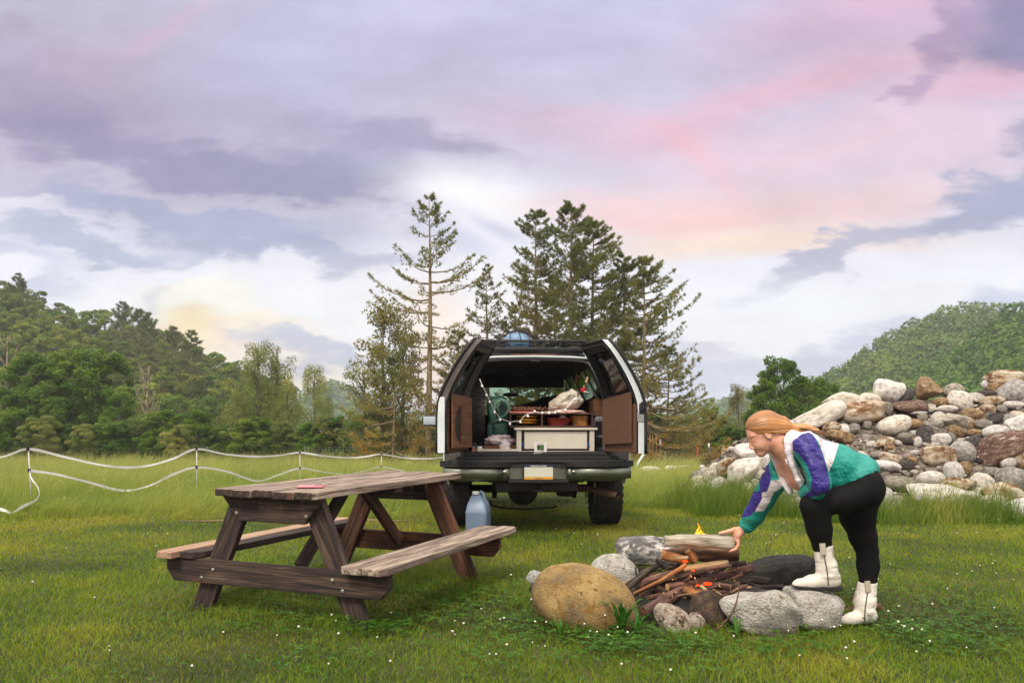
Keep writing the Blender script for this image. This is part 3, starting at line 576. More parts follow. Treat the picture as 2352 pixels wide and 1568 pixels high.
def stick(c0, c1, r0, r1, Y0, Y1, matl, label, bends=0, name='stick', cat='stick', group=None, seed=0, mid=None, ends=None, n=14, lump=.12, raw=False):
    a = c0 if raw else P3(*c0); b = c1 if raw else P3(*c1); A = at(a[0], a[1], Y0); Bv = at(b[0], b[1], Y1)
    rs_ = random.Random(seed+hash(label) % 997 if False else seed); L = (Bv-A).length; k = max(6, int(L/.03)); q = (Bv-A).to_track_quat('X', 'Z'); Mi = Matrix.Translation(A) @ q.to_matrix().to_4x4()
    R0, R1 = r0*.20833/FPX*Y0, r1*.20833/FPX*Y1; pts = []; rad = []; ph = rs_.uniform(0, 6)
    for i in range(k+1):
        t = i/k; pts.append(Vector((L*t, bends*L*math.sin(PI*t*1.6+ph)*.5*(1 if 0 < i < k else 1)-bends*L*math.sin(ph)*.5, bends*L*math.sin(PI*t*1.1)*.6)))
        rad.append((R0+(R1-R0)*t)*(1+lump*(mnoise.noise(Vector((t*L*9, seed*3.3, 0))))+lump*.6*mnoise.noise(Vector((t*L*30, seed*5.1, 2)))))
    b_ = MB(); b_.tube(pts, rad, n, cap=False)
    b_.v = [tuple(Vector(p)*1+Vector((0, 0, 0))) for p in b_.v]
    # irregular section
    for i, p in enumerate(b_.v):
        ring, j = divmod(i, n); c = pts[ring]; d = Vector(p)-c; f = 1+lump*mnoise.noise(Vector((ring*.12, math.cos(2*PI*j/n)*1.3+seed, math.sin(2*PI*j/n)*1.3)))*1.3; b_.v[i] = tuple(c+d*f)
    k0 = len(pts)-1; b_.cur = 1; base = len(b_.v)
    b_.v += [tuple(pts[0]-Vector((R0*.12, 0, 0))), tuple(pts[-1]+Vector((R1*.12, 0, 0)))]
    for j in range(n): b_.f.append([base, (j+1) % n, j]); b_.m.append(1); b_.sm.append(False); b_.f.append([base+1, k0*n+j, k0*n+(j+1) % n]); b_.m.append(1); b_.sm.append(False)
    o = b_.build(name, [matl, ends or m_cut], None, Mi); return tag(o, label, cat, group)
FW = 'firewood stacked on the campfire'
m_held = mat('driftwood_charred_end', [(96, 86, 74), (166, 156, 140), (212, 204, 188)], scale=4, stretch=(1.4, 9, 9), rough=.9, bump=.9, bscale=5, detail=8, spots=[((34, 28, 24), 2.4, .60, (.9, 2.6, 2.6))])
stick((1268, 262), (2025, 268), 64, 76, 4.95, 4.95, m_held, 'thick pale weathered log on top of the fire, held by the hand', .015, 'log', 'log', FW, 3, ends=m_w_grey, n=24, lump=.2)
stick((1250, 405), (2075, 425), 66, 80, 5.08, 5.08, m_w_brown, 'thick brown log with a raw orange end under the held log', .02, 'log', 'log', FW, 5, ends=m_w_orange, n=24, lump=.22)
stick((1240, 400), (1500, 470), 58, 45, 5.0, 4.98, m_w_orange, 'split orange wood chunk at the left end of the brown log', .02, 'split_log', 'log', FW, 6, n=7, lump=.35)
stick((1530, 360), (1610, 480), 58, 60, 4.97, 4.97, m_w_orange, 'short blocky piece of orange split wood in front of the brown log', 0, 'split_log', 'log', FW, 7, n=5, lump=.3)
stick((1300, 765), (2240, 560), 42, 58, 4.80, 5.05, m_w_plum, 'long thick purple-brown branch lying across the middle of the fire', -.05, 'branch', 'branch', FW, 8, n=18, lump=.16)
stick((1030, 1045), (1500, 790), 64, 62, 4.52, 4.85, m_w_plum, 'thick short log slanting out of the front of the fire between two stones', .01, 'log', 'log', FW, 9, ends=m_w_brown, n=20)
stick((850, 775), (1230, 520), 42, 30, 4.78, 5.0, m_w_dark, 'gnarled dark branch at the left of the fire, lichen on its bark', .07, 'branch', 'branch', FW, 10, lump=.35)
stick((1000, 720), (1480, 570), 40, 24, 4.85, 4.95, m_w_plum, 'smooth brown branch behind the thin orange stick', .03, 'branch', 'branch', FW, 11)
stick((930, 835), (1500, 520), 14, 24, 4.72, 4.86, m_w_orange, 'thin crooked orange stick slanting across the left of the fire', -.07, 'stick', 'stick', FW, 12)
stick((1480, 570), (1970, 490), 34, 30, 4.92, 4.9, m_w_pale, 'pale peeled stick pointing right below the brown log', .03, 'stick', 'stick', FW, 13)
stick((1560, 600), (2005, 528), 24, 18, 4.9, 4.88, m_w_plum, 'thin brown stick with a pale cut end below the pale peeled stick', .02, 'stick', 'stick', FW, 14)
stick((1960, 525), (2180, 497), 28, 26, 5.0, 4.95, m_w_dark, 'dark stub of a branch sticking out at the right of the fire', .02, 'branch', 'branch', FW, 15)
stick((1400, 660), (1728, 585), 34, 22, 4.86, 4.84, m_w_dark, 'dark burnt stick beside the glowing ember', .02, 'stick', 'stick', FW, 16)
stick((1700, 735), (1998, 768), 30, 34, 4.88, 4.8, m_w_plum, 'short reddish brown stick under the long purple-brown branch', .02, 'stick', 'stick', FW, 17)
stick((1500, 800), (1690, 840), 40, 44, 4.76, 4.7, m_w_orange, 'chunk of orange split wood behind the dark brown stone', 0, 'split_log', 'log', FW, 18, n=7, lump=.35)
stick((1670, 750), (1770, 850), 22, 26, 4.74, 4.7, m_w_pale, 'flat splinter leaning right of the orange chunk', 0, 'splinter', 'stick', FW, 19, n=5, lump=.3)
stick((2030, 690), (2420, 700), 44, 40, 5.0, 5.05, m_w_dark, 'rough-barked grey branch in front of the soot-black boulder', .04, 'branch', 'branch', FW, 20, lump=.4)
stick((2000, 780), (2220, 768), 22, 18, 4.9, 4.9, m_w_pale, 'small pale twig stub below the rough-barked branch', .04, 'stick', 'stick', FW, 21)
stick((2060, 840), (2560, 750), 24, 22, 4.86, 5.1, m_w_dark, 'thin dark branch running towards the white boot', .05, 'branch', 'branch', FW, 22)
stick((820, 735), (1000, 640), 22, 18, 4.9, 4.95, m_w_pale, 'pale split kindling in front of the pale grey boulder', 0, 'stick', 'stick', FW, 23, n=5)
stick((1180, 460), (1300, 560), 20, 26, 5.0, 4.95, m_w_dark, 'short mossy stub with a pale tip at the left end of the stack', .05, 'branch', 'branch', FW, 24, lump=.35)
stick((1370, 450), (1530, 440), 22, 20, 4.93, 4.92, m_w_pale, 'small peeled stick in front of the split orange wood', .02, 'stick', 'stick', FW, 25)
stick((1100, 600), (1420, 530), 18, 22, 4.98, 5.0, m_w_dark, 'thin charred stick at the back left of the fire', .05, 'stick', 'stick', FW, 26)
stick((700, 1310), (1060, 1270), 16, 30, 4.42, 4.5, m_w_brown, 'strip of brown bark lying in the grass before the ochre boulder', .03, 'bark_strip', 'bark', None, 27, lump=.4)
stick((700, 1420), (980, 1360), 9, 12, 4.3, 4.36, m_w_brown, 'thin twig lying in the grass below the strip of bark', .06, 'twig', 'twig', None, 28)
# long twig leaning over the front stones
tw = MB(); pts = [at(*P3(a, b), Y) for a, b, Y in [(1540, 1420, 4.25), (1700, 1340, 4.28), (1890, 1200, 4.3), (2010, 1060, 4.32), (2060, 940, 4.34), (2085, 830, 4.36), (2088, 720, 4.38)]]
tw.tube(pts, [.006, .006, .0055, .005, .004, .003, .002], 6); tw.tube([pts[3], pts[3]+Vector((.05, 0, .03))], .0025, 5)
tag(tw.build('twig', m_w_brown), 'long bent twig rising in front of the speckled white-grey boulder', 'twig')
tw = MB(); pts = [at(a, b, Y) for a, b, Y in [(1812, 1532, 3.85), (1850, 1518, 3.9), (1895, 1514, 3.93), (1950, 1520, 3.92), (1985, 1540, 3.85)]]
tw.tube(pts, [.008, .011, .010, .008, .003], 7); tag(tw.build('twig', m_w_brown), 'curved dark twig lying in the lawn below the boots', 'twig')
for i, (a, b, r0, lb) in enumerate([((1915, 1412), (2022, 1392), 11, 'broken piece of brown wood behind the rear boot')]):
    o = stick(a, b, r0/.20833, r0*.8/.20833, 4.95, 4.9, m_w_brown, lb, .02, 'wood_piece', 'wood', None, 31, raw=True, lump=.3)
r5 = random.Random(21)
for i in range(85):                                   # kindling
    cx, cy = r5.uniform(950, 2150), r5.uniform(560, 900); a = r5.uniform(-.9, .9)+(0 if r5.random() < .8 else 1.4); L = r5.uniform(80, 260)
    Yk = 5.25-(cy-500)/400*.55; zc = at(*P3(cx, cy), Yk).z
    if zc < .03: Yk = CAMH*FPX/(P3(cx, cy)[1]-HY+20)
    stick((cx-L/2*math.cos(a), cy+L/2*math.sin(a)), (cx+L/2*math.cos(a), cy-L/2*math.sin(a)), r5.uniform(6, 15), r5.uniform(4, 10), Yk, Yk+r5.uniform(-.15, .15), r5.choice([m_w_dark, m_w_dark, m_w_brown, m_w_plum, m_char, m_w_pale]),
          'thin twig tangled in the kindling of the campfire', r5.uniform(-.1, .1), 'twig', 'twig', 'kindling twigs of the campfire', 50+i, n=6, lump=.25)
for i in range(34):                                   # middling sticks heaped between the named ones
    cx, cy = r5.uniform(1080, 2000), r5.uniform(520, 860); a = r5.gauss(.25, .35); L = r5.uniform(200, 460); Yk = 5.22-(cy-500)/400*.50
    stick((cx-L/2*math.cos(a), cy+L/2*math.sin(a)), (cx+L/2*math.cos(a), cy-L/2*math.sin(a)), r5.uniform(15, 30), r5.uniform(12, 24), Yk, Yk+r5.uniform(-.12, .12), r5.choice([m_w_dark, m_w_brown, m_w_plum, m_w_plum, m_w_brown]),
          'reddish-brown stick crossed with others in the campfire heap', r5.uniform(-.06, .06), 'stick', 'stick', 'crossed sticks of the campfire heap', 150+i, n=9, lump=.22)
# flame and embers
m_flame, t = newmat('flame'); n = t.nodes; l = t.links
g_ = n.new('ShaderNodeTexCoord'); s_ = n.new('ShaderNodeSeparateXYZ'); l.new(g_.outputs['Generated'], s_.inputs[0]); rp = n.new('ShaderNodeValToRGB'); l.new(s_.outputs[2], rp.inputs[0])
rp.color_ramp.elements[0].color = lin((255, 190, 50)); rp.color_ramp.elements[1].color = lin((255, 110, 10)); e = n.new('ShaderNodeEmission'); e.inputs[1].default_value = 1.5; l.new(rp.outputs[0], e.inputs[0]); o_ = n.new('ShaderNodeOutputMaterial'); l.new(e.outputs[0], o_.inputs[0])
fl = MB()
for dx, h, w_ in [(0, .092, .011), (.013, .060, .009), (.028, .036, .007), (-.012, .044, .007), (.04, .02, .006)]:
    b0 = at(1604, 1231, 5.06)+Vector((dx, 0, 0))
    fl.tube([b0+Vector((.006*math.sin(k*1.7+dx*90), .003*math.cos(k*2.1), h*k/7)) for k in range(8)], [w_*f for f in (.7, 1, .95, .7, .62, .4, .22, .03)], 8, flat=.7)
tag(fl.build('flame', m_flame), 'small yellow-orange flame licking up behind the pale log', 'flame')
m_ember = emat('ember_glow', (255, 60, 16), 1.6)
for c, s, lb in [((1585, 582), 14, 'small red ember glowing beside the dark burnt stick'), ((1640, 745), 16, 'small orange ember above the orange chunk'), ((1745, 728), 32, 'largest red ember glowing under the long purple-brown branch'), ((1500, 480), 22, 'dull red ember under the split orange wood')]:
    e_ = MB(); p = at(*P3(*c), 4.80); e_.ball((0, 0, 0), s*.20833/FPX*4.93, 8, (1.5, 1, .6)); tag(e_.build('ember', m_ember, None, Matrix.Translation(p)), lb, 'ember', 'embers in the campfire')
pl = bpy.data.lights.new('fire_glow', 'POINT'); pl.energy = .3; pl.color = (1, .42, .12); pl.shadow_soft_size = .06
po = bpy.data.objects.new('fire_glow', pl); COL.objects.link(po); po.location = at(*P3(1560, 560), 4.78)
# ------------------------------------------------------------------ picnic table
def wood(name, cols, spots): return mat(name, cols, scale=2.6, stretch=(.9, 14, 14), rough=.85, bump=.7, bscale=4, detail=9, dist=.6, rnd=.06, bstretch=(1.2, 22, 22), spots=spots)
m_top = wood('weathered_planks', [(58, 48, 42), (134, 116, 102), (186, 168, 150)], [((112, 92, 84), 1.4, .60, (.4, 3, 3)), ((50, 40, 40), 2, .62, (.3, 16, 16))])
m_seatl = wood('tan_plank', [(120, 92, 74), (168, 134, 108), (190, 160, 134)], [((90, 70, 60), 2, .64, (.3, 12, 12))])
m_frame = wood('dark_frame_wood', [(22, 17, 16), (50, 36, 30), (92, 72, 60)], [((118, 62, 28), .9, .60, (.7, 2, 2)), ((120, 112, 106), 1.1, .62, (.5, 9, 9))])
m_frame2 = wood('reddish_frame_wood', [(32, 20, 15), (76, 44, 27), (118, 76, 50)], [((38, 26, 22), 1.4, .56, (.5, 4, 4))])
m_bolt = mat('galvanised_steel', [(110, 106, 96), (168, 164, 150)], scale=40, rough=.45, metal=.8)
TH = 1.179; HL = .944
tb = empty('picnic_table', (-1.08, 5.455, 0), TH, 'weathered wooden picnic table with attached benches on the lawn', 'picnic table')
def board(b, x0, x1, y, z, wdt, t, clip=0, clip_side=0, jit=0):
    """plank along x, width along y; clip cuts the corners on one side"""
    y0, y1 = y-wdt/2, y+wdt/2
    if clip_side > 0: poly = [(x0, y0), (x1, y0), (x1, y1-clip), (x1-clip*1.4, y1), (x0+clip*1.4, y1), (x0, y1-clip)]
    elif clip_side < 0: poly = [(x0, y0+clip), (x0+clip*1.4, y0), (x1-clip*1.4, y0), (x1, y0+clip), (x1, y1), (x0, y1)]
    else: poly = [(x0, y0), (x1, y0), (x1, y1), (x0, y1)]
    b.prism(poly, z-t, z, axis='z')
b = MB(); ws = [.146]*5; y = -.368
for i, (ja, jb, dz) in enumerate([(0, .0, 0), (.006, .01, -.003), (-.004, .04, .002), (.012, .0, -.002), (.0, .05, .001)]):
    board(b, -HL-ja, HL+jb, y+.0715, .763+dz, .139, .042, .02, -1 if i == 0 else (1 if i == 4 else 0)); y += .148
tt = b.build('tabletop', [m_top, m_frame], tb, bevel=.005)
for p_ in tt.data.polygons:
    if abs(p_.normal.x) > .9: p_.material_index = 1
for sgn, mtA, mtB in ((-1, m_top, m_top), (1, m_seatl, m_frame)):
    bb = MB(); bb.cur = 0; board(bb, -HL-.01, HL+.02, sgn*.75, .366, .14, .04, .03, sgn); bb.cur = 1; board(bb, -HL+(.0 if sgn < 0 else .06), HL-(0 if sgn < 0 else .05), sgn*.602, .364, .14, .042, .04 if sgn > 0 else .012, -sgn)
    bb.build('bench', [mtA, mtB], tb, bevel=.005)
def beam(name, p0, p1, wdt, t, matl, up=(1, 0, 0), cut=None, parent=tb):
    """beam from p0 to p1, thickness t along 'up', width across; cut = horizontal end cuts at given z planes"""
    p0, p1 = Vector(p0), Vector(p1); d = (p1-p0).normalized(); upv = Vector(up).normalized(); s = d.cross(upv).normalized(); L = (p1-p0).length
    M_ = Matrix((d, s, upv)).transposed().to_4x4(); M_.translation = p0
    k = 0
    if cut: k = wdt/2*abs(s.z/d.z) if abs(d.z) > .1 else 0
    sg = 1 if s.z*d.z > 0 else -1
    poly = [(-k*sg*-1*0-k*(-sg), -wdt/2), (L-k*(-sg), -wdt/2), (L+k*(-sg), wdt/2), (k*(-sg), wdt/2)] if cut else [(0, -wdt/2), (L, -wdt/2), (L, wdt/2), (0, wdt/2)]
    q = MB(); q.prism([(a, b_) for a, b_ in poly], -t/2, t/2, axis='z'); return q.build(name, matl, parent, M_, bevel=.004)
for e, xo in ((-1, -.80), (1, .63)):
    o_ = xo+e*.0
    for s in (-1, 1): beam('leg', (xo, s*.585, -.02), (xo, s*.245, .72), .135, .045, m_frame2 if e > 0 else m_frame, cut=True)
    # cross bearer under the top: trapezoid; seat bearer: long beam with clipped corners
    q = MB(); q.prism([(-.362, .0), (.362, .0), (.235, -.15), (-.235, -.15)], -.021, .021, axis='x'); q.build('top_bearer', m_frame, tb, Matrix.Translation((xo+e*.046, 0, .7195)), bevel=.004)
    q = MB(); q.prism([(-.80, 0), (.80, 0), (.80, -.075), (.74, -.145), (-.74, -.145), (-.80, -.075)], -.021, .021, axis='x'); q.build('seat_bearer', m_frame if e < 0 else m_frame2, tb, Matrix.Translation((xo+e*.046, 0, .3225)), bevel=.004)
    bp_ = [(y_, z_) for y_, z_ in ((-.43, .265), (-.50, .21), (.43, .265), (.52, .21), (-.25, .615), (.25, .615), (-.33, .69) if False else (-.14, .61), (.15, .61))]
    for y_, z_ in bp_[:6]:
        q = MB(); q.ball((0, 0, 0), .0135, 10, (.45, 1, 1)); q.build('bolt', m_bolt, tb, Matrix.Translation((xo+e*.069, y_, z_)))
for e in (-1, 1): beam('brace', (e*.60, 0, .26), (e*.10, 0, .715), .085, .04, m_frame2 if e > 0 else m_frame, up=(0, 1, 0))
q = MB(); q.box((0, 0, 0), (.09, .70, .03)); q.build('top_cleat', m_frame, tb, Matrix.Translation((0, 0, .7045)))
# grain must follow each bearer: their length runs along local y, so they get a rotated mesh
for o in tb.children:
    if o.name.startswith(('top_bearer', 'seat_bearer', 'top_cleat')):
        o.data.transform(Matrix.Rotation(R(-90), 4, 'Z')); o.matrix_basis = o.matrix_basis @ Matrix.Rotation(R(90), 4, 'Z')
# phone lying on the table
ph = empty('phone', (0, 0, 0), 0, 'pink smartphone lying face down on the picnic table', 'phone')
M_t = Matrix.Translation((-1.08, 5.455, 0)) @ Matrix.Rotation(TH, 4, 'Z')
pp = at(714, 1117, CAMH*0+((CAMH-.77)*FPX/(1117-HY))); ph.location = (pp.x, pp.y, .7655); ph.rotation_euler = (0, 0, R(4))
q = MB(); q.box((0, 0, .006), (.155, .078, .012)); q.build('case', mat('pink_case', [(188, 104, 118), (206, 132, 140)], rough=.5), ph, bevel=.004)
q = MB(); q.box((.045, .02, .0135), (.04, .03, .003)); q.build('camera_bump', mat('camera_glass', [(60, 40, 44)], rough=.2), ph, bevel=.001)
# ------------------------------------------------------------------ water can
jc = empty('water_can', at(1099, 1226, 8.05)*1, 0, 'blue-grey plastic water can with a white cap standing behind the bench', 'water can'); jc.location.z = 0; jc.rotation_euler = (0, 0, R(-8))
m_can = mat('blue_grey_plastic', [(104, 122, 146), (122, 140, 164)], scale=3, rough=.4, bump=.05)
q = MB(); W2, D2 = .108, .15
def rr_(w_, d_, z, c=.03, n=5):
    pts = []
    for cx_, cy_, a0 in ((w_-c, d_-c, 0), (-w_+c, d_-c, 90), (-w_+c, -d_+c, 180), (w_-c, -d_+c, 270)):
        for i in range(n): a = R(a0+90*i/(n-1)); pts.append((cx_+c*math.cos(a), cy_+c*math.sin(a), z))
    return pts
q.loft([rr_(W2*.94, D2*.95, 0), rr_(W2, D2, .015), rr_(W2, D2, .24), rr_(W2*1.02, D2*1.02, .255), rr_(W2*.98, D2*.98, .27), rr_(W2*.86, D2*.9, .34), [(x_-.012, y_*.8, z_) for x_, y_, z_ in rr_(W2*.52, D2*.6, .40, .025)], [(x_-.02, y_*.7, z_) for x_, y_, z_ in rr_(W2*.36, D2*.4, .43, .02)]])
q.build('body', m_can, jc)
q = MB(); q.tube([(-.01, 0, .42), (.03, 0, .455), (.045, 0, .44), (.065, 0, .37), (.09, 0, .34), (.098, 0, .27), (.094, 0, .1)], [.014, .016, .016, .016, .014, .013, .01], 10); q.build('handle', m_can, jc)
q = MB(); q.lathe([(.034, .428), (.036, .432), (.036, .455), (.03, .46)], 20); q.build('cap', mat('white_plastic_cap', [(214, 212, 206)], rough=.4), jc, Matrix.Translation((-.022, -.03, 0)))
# ------------------------------------------------------------------ vehicle
CY0 = 8.15
car = empty('suv', (.258, CY0, 0), R(3), 'white older four-wheel-drive wagon parked with both rear barn doors wide open', 'suv')
CM = Matrix.Translation((.258, CY0, 0)) @ Matrix.Rotation(R(3), 4, 'Z'); CI = CM.inverted()
def V(cx, cy, d): return CI @ at(955.5+.3125*cx, 735+.3125*cy, CY0+d)      # close-up of the tailgate -> vehicle frame
m_paint = mat('white_paint', [(196, 204, 202), (212, 218, 216)], scale=1.5, rough=.25, coat=.4, spots=[((150, 146, 132), 2.5, .68)])
m_inpaint = mat('door_edge_paint', [(190, 200, 200), (212, 218, 216)], scale=4, rough=.35, spots=[((120, 112, 100), 9, .68)])
m_blk = mat('black_rubber', [(16, 15, 15), (28, 26, 26)], scale=20, rough=.6, bump=.1)
m_plas = mat('dark_trim', [(20, 20, 22), (34, 33, 34)], scale=10, rough=.7, bump=.15, bscale=80)
m_gtrim = mat('grey_trim', [(70, 64, 60), (92, 86, 80)], scale=8, rough=.7, bump=.1, bscale=60)
m_chrome = mat('dull_chrome', [(118, 122, 108), (146, 149, 136)], scale=6, rough=.38, metal=1, spots=[((96, 90, 80), 7, .68)])
m_head = mat('headliner_cloth', [(34, 33, 34), (50, 48, 48)], scale=8, rough=.95)
m_glass = glassmat('tinted_glass', (66, 66, 70)); m_wind = glassmat('windscreen_glass', (170, 196, 172))
m_under = mat('underbody_metal', [(22, 19, 17), (50, 42, 36)], scale=7, rough=.7, metal=.3, bump=.3)
m_rust = mat('rusty_steel', [(84, 62, 46), (132, 104, 80)], scale=14, rough=.7, metal=.5, bump=.3)
m_ply = mat('brown_board', [(80, 50, 32), (102, 66, 42), (124, 86, 58)], scale=3, stretch=(1, 8, 8), rough=.8, bump=.2)
m_hard = mat('hardboard', [(84, 56, 38), (104, 72, 50)], scale=30, rough=.85, bump=.2, bscale=90)
m_steel = mat('bright_steel', [(170, 168, 160)], rough=.3, metal=1)
def rake(z): return 0 if z < 1.28 else .335*min(1.06, (z-1.28)/.63)**1.5
SEC = [(.91, .52), (.955, .70), (.965, .95), (.955, 1.15), (.925, 1.30), (.66, 1.775), (.60, 1.835), (.30, 1.865), (0, 1.872)]
def sec(y, k=1., dz=0): return [(x*k, y, z+dz) for x, z in SEC]
# lower body sides, belt to roof left open for the glass
b = MB()
ys = [0, .45, 1.1, 1.9, 2.7, 3.15]
for s in (-1, 1):
    rings = []
    for y in ys+[3.9, 5.15, 5.3]:
        f = 1 if y < 5 else (.96 if y < 5.2 else .90)
        rings.append([(s*x*f, y+(rake(z) if y == 0 else 0), z if not (y > 3.3 and z > 1.2) else 1.14+(z-1.2)*.2) for x, z in SEC[:5]])
    b.loft(rings, closed=False, cap=False)
    # roof side rail and roof half
    rr2 = [[(s*x, y+(rake(z) if y == 0 else 0), z) for x, z in SEC[5:]] for y in ys]
    b.loft(rr2, closed=False, cap=False)
    # pillars between belt and roof
    for y0, y1 in ((0, .14), (1.30, 1.42), (2.35, 2.47), (3.05, 3.17)):
        q = [(s*.925, y0+(rake(1.30) if y0 == 0 else 0), 1.30), (s*.925, y1, 1.30), (s*.66, y1+(.3 if y0 == 0 else 0)-(.0), 1.775), (s*.66, y0+(rake(1.775) if y0 == 0 else 0), 1.775)]
        b.add(q+[(x-s*.03, y, z) for x, y, z in q], [(0, 1, 2, 3), (7, 6, 5, 4), (0, 1, 5, 4), (1, 2, 6, 5), (2, 3, 7, 6), (3, 0, 4, 7)])
# bonnet and front
hood = [[(x*.9, y, z) for x, z in ((-1.0, 1.14), (-.8, 1.22), (-.4, 1.25), (0, 1.255), (.4, 1.25), (.8, 1.22), (1.0, 1.14))] for y in (3.75, 4.4, 5.1)]+[[(x*.86, 5.3, z) for x, z in ((-1, .98), (-.8, 1.0), (-.4, 1.0), (0, 1.0), (.4, 1.0), (.8, 1.0), (1, .98))]]
b.loft(hood, closed=False, cap=False); b.box((0, 5.28, .8), (1.64, .06, .4))
ob = b.build('body', m_paint, car)
sdm = ob.modifiers.new('Solidify', 'SOLIDIFY'); sdm.thickness = .012
q = MB()
for s in (-1, 1):
    for y0, y1 in ((.14, 1.30), (1.42, 2.35), (2.47, 3.05)):
        a = [(s*.918, y0, 1.30), (s*.918, y1, 1.30), (s*.658, y1, 1.772), (s*.658, y0+(.30 if y0 < .2 else 0), 1.772)]; q.add(a+[(x-s*.006, y, z) for x, y, z in a], [(0, 1, 2, 3), (7, 6, 5, 4)])
q.build('side_window', glassmat('privacy_glass', (8, 8, 9)), car)
q = MB(); a = [(-.84, 3.80, 1.24), (.84, 3.80, 1.24), (.64, 3.14, 1.80), (-.64, 3.14, 1.80)]; q.add(a, [(0, 1, 2, 3)]); q.build('windscreen', m_wind, car)
q = MB()
for s in (-1, 1): q.add([(s*.93, 3.12, 1.29), (s*.935, 3.88, 1.13), (s*.84, 3.81, 1.235), (s*.64, 3.145, 1.80), (s*.665, 3.12, 1.78)], [(0, 1, 2, 3, 4)])
q.build('front_pillar', m_plas, car)
# inner shell: floor, walls, headliner
q = MB()
inn = [(.90, .80), (.90, 1.27), (.625, 1.745), (.56, 1.79), (0, 1.81)]
for s in (-1, 1):
    q.loft([[(s*x, y+(rake(z) if y < .2 else 0), z) for x, z in inn[2:]] for y in (.05, 1.2, 2.2, 3.0)], closed=False, cap=False)
    q.loft([[(s*x, y+(rake(z) if y < .2 else 0), z) for x, z in inn[:2]] for y in (.05, 1.2, 2.2, 3.6)], closed=False, cap=False)
q.box((0, 1.9, .80), (1.78, 3.7, .05)); q.box((0, 3.55, 1.05), (1.7, .35, .34))
q.build('interior_lining', m_head, car)
# rear door opening frame
half = [(0, 1.812), (.30, 1.808), (.50, 1.795), (.565, 1.765), (.60, 1.70), (.735, 1.36), (.765, 1.20), (.765, .93), (.74, .87), (.69, .848), (0, .845)]
outer = [(0, 1.872), (.30, 1.865), (.58, 1.845), (.65, 1.80), (.68, 1.74), (.915, 1.32), (.955, 1.15), (.965, .95), (.955, .75), (.90, .70), (0, .70)]
q = MB()
for s in (-1, 1):
    vs = [(s*x, rake(z)+.012, z) for x, z in half]+[(s*x, rake(z), z) for x, z in outer]+[(s*x*.97, rake(z)+.10, z-.01 if z > 1.3 else z) for x, z in half]; k = len(half)
    q.add(vs, [(i, i+1, k+i+1, k+i) for i in range(k-1)], M=None); q.cur = 1; q.add(vs, [(i, i+1, 2*k+i+1, 2*k+i) for i in range(k-1)]); q.cur = 0
q.build('rear_frame', [m_gtrim, m_plas], car)
def weather(loop, r_, name, mt, off=0, par=car):
    q = MB(); q.tube([(x, rake(z)+off, z) for x, z in loop], r_, 8); return q.build(name, mt, par)
full = [(-x, z) for x, z in half[::-1]]+half[1:]
weather([(x, z) for x, z in full], .011, 'door_seal', m_plas, -.004)
q = MB(); q.tube([(x, rake(1.84)-.012, z) for x, z in ((-.60, 1.828), (-.4, 1.842), (0, 1.85), (.4, 1.842), (.60, 1.828))], .009, 8); q.build('drip_rail', m_inpaint, car)
q = MB(); q.tube([(x, rake(1.82)-.01, z) for x, z in ((-.58, 1.806), (-.4, 1.82), (0, 1.828), (.4, 1.82), (.58, 1.806))], .013, 8, flat=1); q.build('roof_seal', m_blk, car)
q = MB(); q.box((0, rake(1.8)-.01, 1.80), (.10, .04, .022)); q.build('door_striker', m_blk, car, bevel=.004)
q = MB()
for x in (-.03, .08): pass
q.box((.0, -.035, .833), (.09, .03, .02)); q.build('lower_striker', m_steel, car, bevel=.003)
# sill steps between opening and bumper
q = MB(); q.box((0, .0, .828), (1.50, .10, .03)); q.box((0, -.03, .795), (1.66, .14, .03)); q.box((0, -.05, .762), (1.80, .16, .034)); q.build('sill_plate', m_plas, car, bevel=.006)
